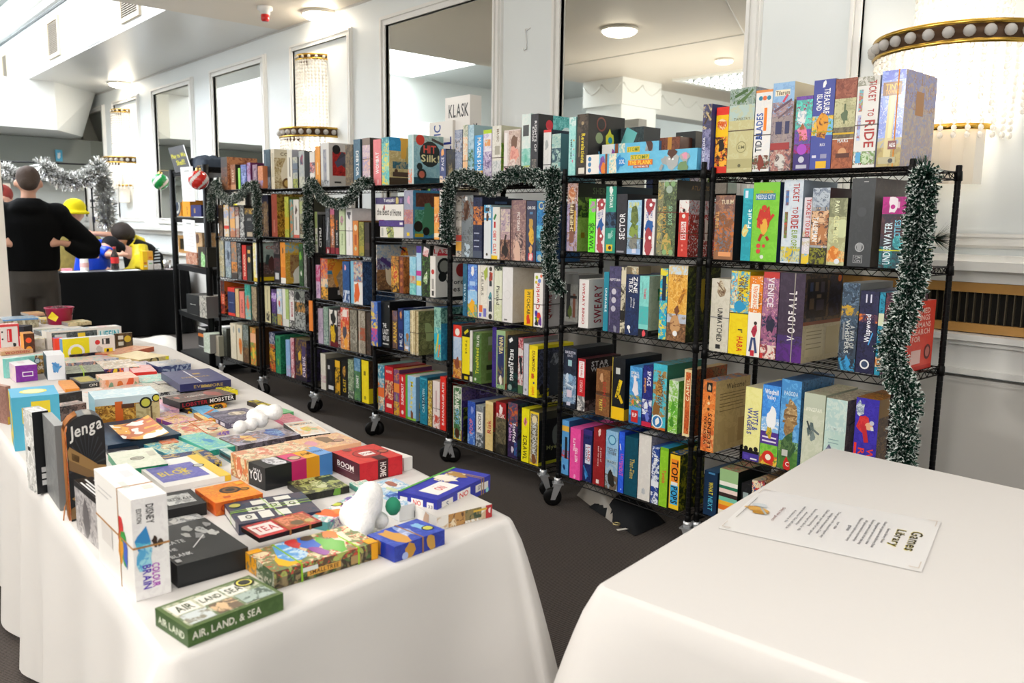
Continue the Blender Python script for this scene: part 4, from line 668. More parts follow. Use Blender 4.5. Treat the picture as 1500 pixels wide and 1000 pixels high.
fill(3, 1, """
668 676 287|thin strip box of many tiny pictures|b8b0a4,5a5048,d8ccc0;b.1-.25:e8a838;b.26-.36:d84a38;b.5-.6:dcd4cc;b.75-.85:d0c8c0|555|aaa
676 693 286|grey box with a soaring brown creature|6d7478,7d8488,8c9498;b.6-1:8a9294,7a5a4c,9aa2a4;b.25-.6:8a9298,6d7478;q.4,.75,.28:6a4a3c,8a6a58;s.3,.6,.6,.85,.1:5a4034;r.3,.92,.5,.98:f0f0f0;q.5,.1,.3:c0d0dc,3a4248;r.1,.35,.9,.355:aaa;r.1,.28,.9,.285:aaa|3a4250|667
693 706 289 d=.34|navy box glowing orange like a sunset|2a3050,343c60,20263e;b.55-.85:c8743c,3a3050,e89a50;r.1,.4,.7,.42:b0b8d0;r.1,.28,.7,.3:b0b8d0;r.1,.18,.7,.2:b0b8d0;b0-.12:4a5468|28304c,343c60;b.6-.85:a86a40,3a3050;b.85-1:1e2544;r.3,.9,.6,.94:5a78b0|1f2848
709 719 300|white box with a light blue frame|e4e8ec;b.85-1:4aa8dc,e8eef2;b.72-.76:4aa8dc;r.2,.88,.75,.95:3a3a3c;q.5,.78,.25:5a3a28;o.45,.08,.14:4a4438|c0d8e8|2a98c8
720 732 303|white box with red capitals and yellow foot|eceae4;r.75,0,1,1:e8e4d8;r0,.1,.12,1:3aa0d8;b0-.07:f0c818;tOBEY@d82a28@.35-.55@d@.2-.6;tCLAY@d83a28@.1-.3@d@.2-.6;r.3,.6,.5,.72:c82828;s.3,.76,.55,.86,.1:3a8a4a|bbb|8ab848
733 747 306|dusky pink desert scene box with a dark figure|b89aa0,a88a98,d8c0b0;b.55-1:c0a8b0,d8c8b8,8a7a98;b0-.4:6a4a44,b88a70,3a2a28;q.5,.2,.35:2c2220;s.4,.3,.6,.5,.08:3a2a28|8a7078|b8a8b0
749 770 293 f=1|mottled rose-brown box with white stencil title|9a7a78,8a6a68,c09a90;b.75-1:8a6a70,a88880;b0-.35:b08478,d0a898,6a5050;r.05,0,.12,1:7a5a58;tPICTORIAN@f0e8e4@.5-.8@d@.35-.65;q.5,.28,.35:5a4448,c8a89c;q.4,.12,.3:e0b8a4|5a4848|a08080
771 785 294|slate navy box with tiny gold and coral figures|3d3f58,444660;tOROS@f0f0f0@.86-.91@h@.1-.9;r.35,.78,.65,.82:5a8ab8;q.45,.62,.25:c8a050;q.5,.42,.35:e8b83a,c89030;q.5,.2,.22:e8b070;r.25,.02,.75,.14:e0505a;q.5,.08,.2:f0d0c8|2a2c40|46486a
786 799 294|blue seascape box with a yellow moon badge|2a78b8,3a98d0,1a5a98;b.35-.6:5ab8d8,8acce0,3a98c8;b.18-.4:2a5060,3a88a8;o.5,.92,.3:d8d8a8;o.5,.92,.2:3a68a8;q.6,.42,.3:1f3838;o.4,.07,.26:b0c0b8|1a4a78|3a88c8
""")
fill(3, 2, """
678 684 384|thin dark teal box with light lettering|1a5a78,20688a;tWATER@c8e0e8@.2-.7@u@.3-.7|103a50|1a5a78
685 699 386|blue sky box with a gull over a flower meadow|4a68c8,5a88d8,7ab0e8;b0-.25:7aa850,e8b830,5a9ad8;b.25-.5:8ac0ea,a8d0f0;q.5,.86,.2:f0f0f4;r.2,.5,.8,.52:cde;r.2,.6,.8,.68:a8c8f0;q.5,.2,.3:f0b020|3a5a98|3a60b8
700 714 386|cream box with a green creature and orange foot|e4dfd2,ece8dc;r.2,0,.3,1:d8d2c4;q.85,.85,.25:a8b848;tFLEURS@8a8678@.4-.9@d@.35-.6;r.15,.12,.5,.25:e8743a;r.15,.03,.4,.1:6a6ad0;r.6,.04,.9,.2:7a7ac8|ccc|ddd8cc
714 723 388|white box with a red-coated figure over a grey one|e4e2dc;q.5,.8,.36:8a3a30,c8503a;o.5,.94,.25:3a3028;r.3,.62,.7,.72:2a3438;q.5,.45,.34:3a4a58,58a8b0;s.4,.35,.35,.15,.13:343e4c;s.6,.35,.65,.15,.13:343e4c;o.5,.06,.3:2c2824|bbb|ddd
724 735 390 b=.4:6a685c|pale cream-green box with black serif title|dfe2c8,e4e6d2;b.92-1:1c2a20,dfe2c8;tPlanted@2a2c20@.3-.64@d@.3-.7;b0-.3:d4dab0,c8d0a0,e8e8d8|c8ccb0|2a5a4a
736 751 390 d=.33|big plain white box with faint grey oval|e6e4e4,eae8e8;o.5,.5,.3:dcdada;o.5,.5,.26:e6e4e4;r.2,.03,.5,.06:7a7a78|dcd9d2,d6d2ca|eeecea
768 780 424|short yellow box with black wordmark and red drop|f0c018,f4c820;tPITCHCAR@1c1810@.3-.94@d@.3-.72;q.5,.15,.25:d83a1c|c09a14|f0c828
782 795 400 b=.42:4a4844|white box with rounded red title and coloured tiles|f2eeea;o.3,.92,.15:b0c030;o.6,.86,.17:6a8ad8;o.8,.95,.13:e87a5a;o.25,.83,.13:d8c030;tQwirkle@d02820@.33-.82@u@.25-.72;q.3,.24,.2:4a3aa8;q.6,.2,.22:d83a28;o.5,.12,.2:e8c020;q.35,.08,.2:1c1c1c;q.75,.1,.2:6a3a98;o.3,.16,.12:2a8a48|cfcccc;tQwirkle@8a2a28@.15-.6@u@.05-.3|e8e4e0
""")
fill(3, 3, """
664 676 476|red and sky blue box with a desert wagon scene|a8c0dc,b8cce4,c8d4e0;b.78-1:e03a2c;b0-.35:d89a38,a8502a,e8c890;o.5,.87,.28:f4ece4;q.5,.3,.3:8a4a30|888|7a3028
677 688 479|yellow and black banded box with tall black letters|f0dc18;b.82-1:14140f;b0-.12:14140f;s.3,.88,.8,.95,.12:d8c818;r.3,.02,.8,.08:d8c418;tT O U R@2a2814@.5-.76@d@.4-.65|2a2a14|222
688 692 484|very thin white box with dark smudge|e0ded4;b.1-.2:3a3a30|999|ccc
693 705 487 d=.28|dark olive box with yellow-green script title|4a6a30,56783a;b.8-1:5a7a44,3a5a28;tTRAVEL@eef0e0@.72-.96@u@.45-.75;tTreeNfeed@d8d838@.18-.7@u@.3-.7;o.3,.07,.12:d8e0c8|71904c,7c9a58;r.2,.75,.55,.92:a8b890;r.6,.78,.9,.92:3a5a3a;r.2,.45,.5,.62:8a7a50;r.15,.26,.5,.36:2a3420;r.15,.05,.7,.2:5a7a3c;r.6,.4,.9,.66:66864a|8aa858
721 727 478|thin deep violet box|3a2a78,45328a|221a48|3a2a78
727 740 484 d=.26 b=.72:8a8a60|navy and mint framed box with cream vertical title|2a3460,343e70;b.92-1:9ab888;b0-.07:9ab888,5a8a68;r0,0,.12,1:9ab888;r.88,0,1,1:9ab888;tVIENNA@ecdca0@.6-.9@u@.3-.75;b.07-.4:2a3460,6a5a48,8a7a58;q.5,.15,.2:e8e0d0|b8a870,c8b47c,a89868;b0-.1:b85a38|a8b888
743 758 492|black box with white vertical title and green glow foot|101418,141a20;b0-.35:123a38,101418;tRED RISING@f0f0f0@.2-.76@d@.28-.62;s.2,.9,.5,.95,.12:f0f0f0;o.25,.58,.08:e8e8e8;o.2,.52,.08:e8e8e8;o.2,.46,.08:e8e8e8;o.3,.07,.2:8aa098|141416|1c1e22
759 766 495|red comic box with a dark cloaked figure|d8d0cc,a83a48;b.82-1:b84a58,d8a0a0,7a2a38;q.5,.6,.4:1c2028;s.5,.6,.7,.35,.2:242a30;b0-.15:4a6a48|888|b84858
767 774 503|slim pale lilac box with small seal|c4c4d0,ccccd6;o.5,.1,.2:8a8a98|99a|b0b0c0
775 787 506 p=.01 d=.3|bright yellow box with purple lettering and red maker mark|f6e21c,f0da14;b.92-1:e8ce10;tDIAMOND@7a4a28@.5-.9@d@.35-.72;o.5,.4,.14:3a6a30;o.6,.28,.1:2a3a88;tHABA@e0301c@.04-.2@d@.3-.75;r.3,.36,.6,.46:c85a2a|2a3040,4a5068,1a1c28;b0-.16:d8c81c,1a1c28;b.94-1:e8d818;q.6,.5,.3:8a909a,4a5058;o.15,.15,.1:111;q.5,.3,.25:3a4048|ece020
""")
fill(3, 4, """
664 676 566 d=.3|cream framed green box with blue and yellow lettering|d8e0d0;r.08,.02,.92,.98:4a7a4a,c8d0c0,2a5a3a;b0-.2:e8c838,d8a030;tRIVER@f0f4e8@.6-.92@u@.2-.7;tISLAND@78b8e0@.3-.58@u@.2-.8;q.5,.12,.3:4a2a1c|3a2a68,4a3a7c,28204e;b.75-1:5a4a80,6a5a70,28204e;r.05,0,.4,.62:1a1c14,6a7a20,2a2a18;tCa@8a7ac0@.8-.92@h@.5-.8|6a7058
685 696 588|royal blue box with pink word and small fish|2a4aa8,3458b8,4a78d0;b0-.3:3a68c0,8ab0e0;tPOOP@e8808a@.25-.6@u@.25-.7;q.6,.8,.2:8a9ad8|1c2a60|5a6a9a
697 708 594|ice-white bordered box with a framed vertical title|9aa0a4,7a8084;r.1,.35,.9,.85:e8e6e0;tXODI@3a3a3a@.4-.8@u@.3-.7;b0-.3:5a6064,c0c4c8,3a4044|707478|a8b0ac
711 722 588|cream box with red lowercase title|e0c88a,d8bd7c;tRisk@b8302c@.35-.62@u@.25-.75;b.94-1:e8d49c|8a2a24,a83430,6a4a38;r.05,.5,.95,.95:9a2424;tW@f0e0e0@.7-.9@h@.4-.8;b0-.4:3a3428,6a5a48|d0b880
726 741 589|olive battle scene box with red banner|5a5440,7a7054,2c2a22;b.7-1:a82428,8a1c20;q.5,.85,.2:f0e4e4;tRISK@f0e8e0@.7-.78@h@.1-.9;b0-.2:2a2820,4a4638|2a2a24|7a2a24
744 758 590|dark plum patchwork box with big white title|2a2040,382c54,4a2a5a;b.6-1:3a4a68,c8682a,a03040;tStuffed@f4f0f4@.3-.64@d@.5-.85;tFables@d8a8e0@.3-.6@d@.12-.45;r.7,.05,.98,.3:2a5a90,4a2a70;q.5,.15,.15:c8c0d0|1a1a2e,2a4a5a,3a2044|2a3044
764 775 598|bright yellow box with black title and pink doodle|f0e61c,e8dc14;q.5,.76,.26:e878a0;s.4,.7,.6,.82,.06:8a6a20;tSCRAWL@1c1c10@.05-.5@d@.2-.75|7a7a20|d8d020
776 789 603|yellow framed box with an ornate silver title|e8c828;r.1,.04,.9,.96:8a8068,5a5444,c8c0a8;tMUNCHKIN@d8dce0@.2-.8@u@.3-.7;o.5,.86,.3:e8d8b0;q.5,.1,.3:7a4a2a|0d0e10;q.5,.55,.15:6a6e68;b.85-1:3a382c;tMyelin@a8a868@.25-.35@h@.1-.8;b0-.06:a8a820|5a5438
""")
fill(4, 0, """
629 663 178 n=1 p=-.25 d=.2|large white box with dark blue capitals, behind|e6e3de;tSKILL@2a3a88@.1-.75@u@.62-.95;tMAGIC@2a4a90@.35-.95@u@.2-.5|d8d4cc|e0dcd8
547 558 204|salmon pink box with a white vertical title|f08a90,ee848a;tWOMBAT@fff@.25-.72@u@.3-.75;q.6,.08,.14:f8d0d0|c86a70|f09aa0
559 570 201|aqua and yellow striped city box|6ac8c8,e8d858,58b0b8;b.88-1:4a98a8,9ad8d8;b.3-.6:78d0c8,f0e060|d8c48c,c8b078,e0d0a0;b.72-1:2a90c8,3aa0d8;b0-.16:4a3a2c;q.5,.85,.3:e8b048;r.1,.35,.9,.5:3a6a7a,a8a080;o.2,.3,.05:5a3a28;r.1,.18,.9,.28:5a4438;q.6,.6,.15:b8a060|3a98c8
598 606 197 d=.3|teal box with round black script badge|a8ccd0,b8d8da;b0-.3:e88a68,a8ccd0;r.7,0,1,1:c8dcdc|8abcc8,9ac8d0,a8d0d8;b0-.14:1f4a58,2a5a68;b.85-1:98b8b4,b8ccc4;o.45,.62,.29:26302e;tHIT@e05a4c@.64-.8@h@.27-.62;tSilk!@ece8b0@.46-.61@h@.2-.72;o.18,.9,.12:d83a28;s.5,.93,.95,.8,.03:4a4440;o.16,.36,.08:2a3430;o.22,.2,.13:2a3430;o.22,.2,.08:c8705a|c8d0cc
644 653 218|navy and violet box with pale vertical letters|3d4a78,46548a;b0-.2:e8d0b8,4a5a90;tSPACE@e8e8f4@.35-.75@u@.3-.7;q.5,.9,.25:e8a868|2a3458|4a5890
654 666 219|black box with an ornate gold disc|2a2824,1c1c1a;q.5,.35,.4:8a7a50,4a4434;b.7-1:242a38,3a3a30|1a1a1a|333
""")
fill(4, 1, """
550 591 275 z=.235 d=.25 h=.045 n=1|flat violet box topping the stack|443a68,4c4274;tYamazki@fff@.3-.85@h@.3-.68;tmaster@b8a8d8@.1-.25@h@.35-.65;q.78,.5,.06:c8b870;r.88,.1,.95,.8:7a6aa0|332a50|4a3f70
548 591 288 z=.123 d=.25 h=.108 n=1|white box with spindly black lettering in the stack|ece9e4;tthe Best@2a2624@.3-.75@h@.1-.52;tof Home@2a2624@.25-.72@h@.55-.92;q.36,.8,.03:a83a3a|c8c4c0|e4e0dc
555 591 313 z=.078 d=.25 h=.042 n=1|flat purple box under the white lettered one|4a3480,553c90;r.85,.3,.97,.7:e8e4ec|332460|4a3480
557 591 326 d=.25 h=.075 n=1|low white beast drawing box under the stack|e8e6dc;q.45,.5,.18:8a9a68,d8d878,5a6a48;r.05,.1,.14,.9:b8b8b0;s.3,.3,.5,.7,.02:4a4a3c|ccc|ddd
592 605 277|grey-lavender box with pink mark and red castle|9a9cb4,a4a6bc;b.3-.6:c88a78,b0707a,9a9cb4;q.5,.8,.2:e0a8c8;r.3,.05,.6,.12:e8c828;b0-.3:8a90a8|3a88b8,4a98c0;r.05,.1,.95,.6:58a890,3a8a6a,7ac0b0;r.08,.66,.88,.95:5a3830,6a443a;q.5,.4,.25:4a9070;q.85,.4,.12:8a4a3a;o.15,.25,.13:1c1e1c;o.38,.15,.1:1c1e1c;r.05,.03,.3,.1:c8b830|3a80b0
636 643 288|thin orange box with white foot|f0a850,e89a40;b.4-.6:d8703a,f0c890;b.05-.15:f4e0c0|b87838|f0b060
644 651 278|pale box with pink stripe|e4dcd8;b.3-.7:c8a8b8,8ab8c0,d87a88|ccc|ddd
""")
fill(4, 2, """
539 549 358 d=.33|white and brown parade box with brush glyphs|e4e0d8;b.7-1:ebe8e0;r.25,.88,.75,.95:4a4a4a;r.25,.78,.75,.85:4a4a4a;b.45-.65:7a5a98,e4e0d8,c8a040;b.04-.4:6a4c34,8a6a4a;r.2,.06,.8,.16:d8d0b8|6a4e38,8a6444,a88458;b.7-1:b8b8b0,8aa0b8;b.45-.7:7a8ab0,4a3a68,a8b0c0;s.1,.7,.5,.45,.05:4a3a78;q.7,.55,.2:e8b030,c84a28;q.55,.3,.15:3a88c8;s.6,.95,.75,.85,.02:1a1a1a;q.3,.3,.12:e8dcc0;q.85,.3,.12:c03a28|c8c8c0
573 584 375|amber carnival box with swirling gold|c8882a,7a4a20,e8b848;b.7-1:a8682a,3a3428,e0a838;b0-.2:3a2818,d8a028;q.5,.5,.35:c84a28,e8c048|4a3420|7a5a28
585 591 376|red-brown box with four small medallions|7a3a24,8a4428;o.5,.85,.3:b86a30;o.5,.65,.3:b86a30;o.5,.45,.3:b86a30;o.5,.25,.3:b86a30|9a5a2a,c87a38,6a3a20|8a5030
600 609 376|sky blue harbour scene box|8ac8e0,a8d8e8;b.3-.5:c8b898,d8743a,6ab0d0;b0-.3:6ac0c0,98d8d0|58a0b8|a8c8d0
610 617 360|tall pale blue strip box with purple top|a8d0ec,b8dcf0;b.86-1:4a3a98;b.4-.5:c83a98;b.2-.3:e8d030|7aa8c8|8a8478
618 630 358|black and green monster box with tilted title|1c2418,2a3a1c,5a8a38;b.8-1:1a1a18;s.2,.9,.8,.85,.3:e8d8d8;tLAST@c82a34@.84-.9@h@.2-.8;tNIGHT@c82a34@.78-.83@h@.2-.8;q.5,.35,.35:d8e0c8,6a9a40;q.5,.15,.2:1c2414|141614;s.1,.9,.6,.82,.12:e8dcdc;tLAST@c82a34@.84-.93@h@.1-.6;s.2,.78,.7,.72,.1:c83040|5a5450
630 638 375|white box with red dot and rows of tiny print|e8e4de;o.5,.62,.28:c83a34;r.3,.2,.7,.45:a8a49c;r.3,.04,.7,.16:3a3834|e2dfd8;o.25,.75,.2:1c1e1c;o.25,.75,.14:8a8c84;o.2,.5,.12:1c1e1c;o.75,.65,.16:a82a2a;tWords@2a2826@.3-.42@h@.3-.9;tYes@2a2826@.12-.25@h@.3-.75|e0dcd4
""")
fill(4, 3, """
543 553 442 p=.05|crinkled royal blue and yellow snack-like box|3a68c8,e8c838,2a58b8;b.75-1:4a78d0,c8b070;b.1-.4:4a60c0,d84a78|2a4888|3a68c8
554 571 441 p=.02|tall black box with heavy white stacked capitals|0f1214,14181a;tTHE@eee@.42-.53@h@.2-.6;tLAST@eee@.28-.4@h@.2-.85;tOF US@eee@.14-.26@h@.2-.9;r.2,.06,.85,.09:ccc;q.9,.9,.05:e8e8e8|0a0c0d|1a1c1e
572 582 455|gold lettered box over a purple dusk ruin|6a5648,8a6a50,4a3c58;b.75-1:6a5a70,a87a58;tARNAK@f0c850@.15-.72@u@.2-.85|3a3028|5a4a48
583 591 452|dark navy box with white letters and orange mark|16285c,1c306a;q.5,.85,.25:c88a58;r.2,.5,.8,.7:26387a;tMLC@d8e0f0@.08-.4@u@.3-.8|101c40|1c3478
592 600 455|light blue box with an owl|6aa8dc,7ab8e8,4a88c0;b0-.3:5a98c8,c8a060;q.6,.35,.3:a87a48;r.2,.05,.8,.12:dde|3a6898|5a98cc
601 613 455 p=.05 f=1 b=.5:5a4a38|pale gold wrapped box sticking out of the shelf|c8b88c,dccfa8,a8946c;r.2,0,.35,1:e8dcb8;r.6,0,.75,1:8a7448;b0-.05:b8b09a|6a6a44,8a8a58,4a5034;tWARTREL@b8b888@.15-.8@u@.5-.8;r.85,0,1,1:a85a38,c8a068;q.3,.5,.15:a8b078|c8bc98
636 646 450 p=.05|teal jungle box with a bright parrot in the corner|6ab8b0,2a98a8,a8d8cc;b.62-1:8ab8a8,4a7a70,9ac8b8;b.3-.5:2ab0c8;s.3,.1,.6,.5,.1:d8c828;q.5,.12,.3:48b8c8;s.6,.05,.8,.3,.08:e07a28|2a78a0,3a98b8;b.7-1:7aa89a,2a5a58|2a68a0
""")
fill(4, 4, """
554 563 534|blue box with orange splashes and white bubbles|4a98b8,e8823a,e4ddd0;b.6-1:3a88a8,c8d8d8;b.3-.5:e8743a;b0-.3:e8d8b8,5aa0b8,b8702a|2a6a88|8ab8b0
564 576 537|red box with a crowd of heroes|c8202a,d02a30;b.3-.7:b82a2c,e8b890,6a2a20;b0-.2:c01c24;tMARVELS@f4e8e0@.86-.92@h@.15-.85;q.5,.5,.3:e8c8a0,8a4a38;r.2,.12,.8,.2:f0d8c8|8a1a20|a82830
577 585 541|mauve and orange box with yellow foot words|7a4a78,8a5a88;b.75-1:7a4a78,c88a50;b.5-.7:e88a3a;b0-.3:d8a828,7a4a68;q.5,.4,.25:8a8a70|5a3458|c89040
585 594 549|rounded red tin with white vertical word|d0262c;tSUNSHOUT@fff@.3-.8@u@.3-.7;q.5,.9,.15:f0d8d0;o.5,.12,.2:f4e4e0|8a181c|b83034
594 597 549|thin apple green box|58a838|3a7a28|6ab848
597 609 551|light blue box with yellow cartoon letters|98c4e8,a8d0f0;tMonkey@f0d820@.25-.88@d@.25-.7;q.5,.12,.2:7a4a28;b0-.06:8ac048|78a8c8;q.5,.65,.3:4aa040;r.1,0,.9,.4:d8b840,3a68a0|d8d8d0
615 626 552|deep teal box with an oval framed title|1a7a94,2288a4,12607a;r.1,.94,.9,.97:48a8c0;q.5,.5,.3:0f4a60;tCARTAVEN@b8d8e0@.25-.75@u@.35-.65|104a5c|1a6a88
627 633 558|ochre framed box with a yellow title|8a7030,c8a838,e0d8b8;tMYTH@e8d048@.2-.7@u@.3-.7|6a5428|a88a50
634 644 558 b=.42:8a8078|white and pink box with fine faded lettering|e8dcd8,ecd8d8;b0-.3:e8dcd8,c85a48;r.4,.35,.6,.8:c8a8a8;q.5,.2,.2:c84a3a|b8a8a0|c8b0a0
645 653 552|scarlet box with slanted white lettering|dc2c22,e03428;tBANANAGRAMS@f6e8e4@.1-.9@u@.3-.7|8a1c18|c83028
""")
fill(5, 0, """
454 461 222|white box with red and navy figure|e4e0dc;b.4-.7:c84a48,3a4a68,e4e0dc|bbb|ddd
462 469 214|thin bright orange box|f0a030,e89428;r.4,.3,.6,.6:f8d8a0|b07020|f0b048
470 482 209 d=.3|silver grey box with red artwork side|dcdcda;r.3,.15,.7,.85:a8a8b0,8a8ea0;b0-.15:c8ccd0,6a6a70|d0ccc8;r.1,.25,.9,.8:b02a28,c83430,6a1c1c;s.3,.7,.8,.4,.15:4a4a58;s.2,.5,.7,.75,.08:5a5a70;o.22,.85,.12:1c1c1c;q.8,.7,.1:d8902a;r.15,.08,.35,.12:333|58a048,d8d8d4
506 517 212|dark bronze box with relief pattern|5a4a34,7a6444,3a3024;b.2-.5:6a5438,8a7450|4a3c2c|777
518 528 204|steel blue box with white vertical title|4a6e86,547a92;tDEBTOR@f0f4f4@.2-.75@d@.35-.75;b0-.12:3a5a70,c8b040|2a4450|5a7888
531 542 202 b=.55:6a5a58|pastel pink and lilac box beside the dark one|d8c0cc,c8b0c8,e8d8c8;b.3-.6:b8a8c8,e8c0a8;b.85-1:8a7a70|3a3a34,4a4438|a89890
""")
fill(5, 1, """
461 465 310|thin white and green box|dcdcc8;b.6-1:a8b878;b.2-.5:e8e8dc,8aa068|888|b8c078
466 472 314|black box with chunky white letters|1a1c1c;tCITHU@f0f0f0@.15-.65@u@.3-.8|111|222
473 476 316|thin plain black box|141416|111|222
477 483 305|dark grey box with lightning streak and red foot|4a4e54,3a3e44,7a8088;b0-.14:8a1c2c;q.5,.05,.2:e8d8d8;s.3,.3,.7,.8,.08:c8ccd4|222|b8b8b4
484 490 304|brown orange box with white letters and red foot|8a5a44,e0884a;b.55-.75:e88a3a,8a5a44;b0-.14:8a1c2c;tPHOENIX@e8dcd4@.2-.55@u@.35-.75;b.85-1:c8688a|333|aaa
491 496 306|black box with orange letters and red foot|1c1c1c;b0-.14:8a1c2c;tFIVE@e8803a@.5-.8@u@.3-.7;tSTONE@e4e4e4@.2-.48@u@.3-.7|222|333
497 505 305 b=.52:6a6a58|pale sage box with pink blossom|c8d8ac,d0deb8;q.5,.75,.3:c890a8,8a9a68;tFlorist@6a8a50@.2-.45@d@.4-.7|a8b890|c8d4b0
507 516 305 b=.52:6a6a68|white box with tiny black header|eceaea;r.2,.86,.8,.92:4a4a4a;q.5,.83,.2:5a5a68;r.45,.2,.55,.6:ccc8c8|dad8da,e0dee0;q.9,.78,.1:c83048|e4e2e2
517 525 323|orange box with pale medallions|d8843a,e0903f;o.5,.8,.3:e8d8b8;r.3,.3,.7,.6:b85a28;o.5,.2,.2:c8c8a0|7a4a28|c88048
526 533 325|mossy olive box|8a8a3a,6a7030,b0a858;b.1-.3:a89838|4a4a28|7a7a48
534 541 326|dark brown box in the corner|2c2420,3a2e28;b.2-.4:4a3a34|1c1614|3a302c
""")
fill(5, 2, """
463 469 388|slim magenta and lilac box|c03a70,d8a8c8;b0-.5:d8b8d4,b8a0c8;tTOLD@8a4a88@.1-.4@u@.3-.7|8a3a58|c8a8b8
470 480 378 d=.3|colourful desert caravan box with black foot|e8c8a0,4a88a8;b.5-1:e88a38,c83a20,4a8ab0;b0-.3:e8a838,3a342c|c8a070,a88058,e0b078;b.72-1:e8782a,e8b040,c84a28;b.62-.7:3a88b0;b0-.3:2c2a28;tINSIGHT@e8e4dc@.1-.22@h@.3-.95;q.3,.6,.2:f0a030;q.75,.7,.12:8a4a30;q.5,.42,.25:a89070,c8b090|b8c8c8
502 512 383|deep blue box with a white bird emblem|1a4a88,205898;q.4,.85,.15:e8a8b0;b0-.3:1a4a88,b8c8e0;s.3,.05,.5,.3,.1:d8e0ec|12345c|2a5a90
514 531 379 f=1|bottle-shaped white box with orange flame and comic panel|e0e0dc;b.52-1:d8d4c0,7a8a9a,c85a38;r.08,.54,.92,.97:c8c8b8,4a7aa8,d8683a;r0,0,.25,1:7ab8d8;q.5,.25,.3:e06a28,f0a040;b0-.5:eae8e6;q.55,.26,.28:e0642a|2a4468,3a5a88,1c2c48;o.4,.85,.1:111|88a
""")
fill(5, 3, """
466 473 452|soft lilac box|b8a8c0,c4b4cc;b.3-.6:a898b4,d8c8d8|887a94|b8a8c0
474 481 450|grey-green misty box|8aa898,7a988a,b8c8c0;b0-.4:a8b8b0,5a7a78|5a7068|98b0a4
482 495 453|black and maroon box with a golden-haired figure|2a1818;b.45-1:1c1c1c;r.1,.55,.9,.98:e8e4dc;q.5,.78,.3:1c1c1c;r.2,.5,.85,.6:1c1c1c;q.45,.35,.33:e8c020,c89a18;b0-.15:6a1420;r.05,0,.1,1:ddd|eee,6a1420|444
499 511 447|red and orange box with tan warrior|d8482c,e8a060;b.7-1:d84030,f0d8c8;b0-.5:e8a050,c86a30,e8d8c0;r.3,.78,.8,.95:f0e4dc;q.5,.4,.3:4a4a58;q.6,.15,.25:f0a838|c88a50,8a5a38|6a4a3a
513 523 454 f=1|grey filmed box with silver ghosts|7a7468,9a9484,5a5448;b.2-.6:a8a294,6a6458|4a443a|8a8478
525 535 455 f=1|pewter box with rusty centre|9a9080,b8b0a0,7a7064;b.3-.6:a8563a,8a7868;r.1,0,.2,1:c8c0b0|5a4a3e|98907e
537 543 458|dark umber box against the post|3a302a,5a4438|2a2420|444
""")
fill(5, 4, """
470 477 518|off-white box with pink smear|d4d0c4,dcd8cc;b.2-.4:c8a8b0,d4d0c4|8a8678|b8b4a8
479 490 527|black box with barcode label at the foot|14161a;r.2,.08,.85,.2:d8d8d8;r.15,.7,.4,.82:c8c8c8;q.5,.5,.2:2c3034|0f1012|1c1e20
491 498 528|black and gold comic box|1c1a14,e0b020,6a4a28;b.8-1:e8b828;b.1-.4:d8a020,2a2418|111|222
500 509 530|black box with tall gold lettering|161614;tCLAST@e8c428@.12-.5@u@.3-.75;q.5,.72,.28:c89a3a,7a4a28|0e0e0e|1c1c1c
510 518 527|sage forest box|7a9070,a8b898,4a6048;b0-.2:4a5a48,d8d8d0|3a4a38|8a9a80
519 528 525|green hill box with white slanted title|4a7a48,6a9a58,3a5a68;b.7-1:5a8ab0,8ab0c8;tSUMMIT@f0f4f0@.3-.6@u@.3-.75|2c4430|3a5a78
530 540 528|bright yellow box with dark portrait side|f0d81c,f4e02a;r.3,.65,.6,.75:8a7a18;r.3,.08,.6,.16:a89a20|4a3424,2a2018;b0-.35:d8c81c;q.5,.7,.3:1c140e|3a3a20
""")
fill(6, 0, """
387 396 219|navy blue box with silver edge|2f4858,3a5668;b0-.3:8a98a8,2f4858;r.1,.4,.3,.9:5a7080|142028|3a5060
397 402 218|cream box with fox and bronze side art|dcd4bc,e8e0cc;r.2,.3,.8,.9:c8c0a8|d8ccaa,b8a478,8a6c40;b.78-1:e0d8c0;tCODEX@6a5a40@.84-.92@h@.2-.8;q.5,.5,.3:ece4d0;o.4,.15,.16:6a4a28;o.4,.15,.1:c8a860|d8d0b8
421 428 219|off-white box with thin lettering|e0dccf;r.4,.3,.6,.8:6a6a64|a8aab4;r.2,.3,.9,.6:5a6478|dcd8cc
429 436 230 b=.6:6a6a60|grey and moss box|9aa0a0,c8c8b0;b0-.3:a8b050,5a6848;b.5-.8:6a7888|2a3438|8a9094
438 446 221|silver tin with red and navy dancer|b8bcb8,a8b0b4;q.5,.75,.3:3a3a58,c83a48;b0-.3:c8c8b8,8a9080|5a6064|b0b4b0
""")
fill(6, 1, """
383 393 286|copper and navy illuminated box|8a6a48,2a2c48,c8a070;b.8-1:3a3a58;r.3,.1,.8,.85:a8845a,d8b888,6a5060|1a1a20|4a4038
398 406 284 d=.28|brick red box with gold side artwork|a8503f,b05a48;q.5,.3,.2:7a3428;r.3,.1,.6,.4:c88070|a8782c,6a4418,d8b050;b.6-1:9a8038,5a3c18;q.5,.4,.25:e0c068|c8b890
417 423 288|lime and gold thin box|b0b838,8a9430,d8c850;b.2-.5:c8a828|6a7028|98a038
425 429 292|narrow teal and terracotta box|5a9a90,c87a4a|4a6a60|8a8a70
430 438 292|white box with a dark oval|d8d4cc;q.5,.72,.25:5a4438;r.4,.2,.6,.55:8a857c;b0-.08:c85a48|a8a098|c8c4b8
439 449 289|stone grey and moss box|8a8c74,a8a890,5a5c48;b.1-.35:4a4438,a89870;b.6-.9:a8b078|4a4a3c|8a8c78
""")
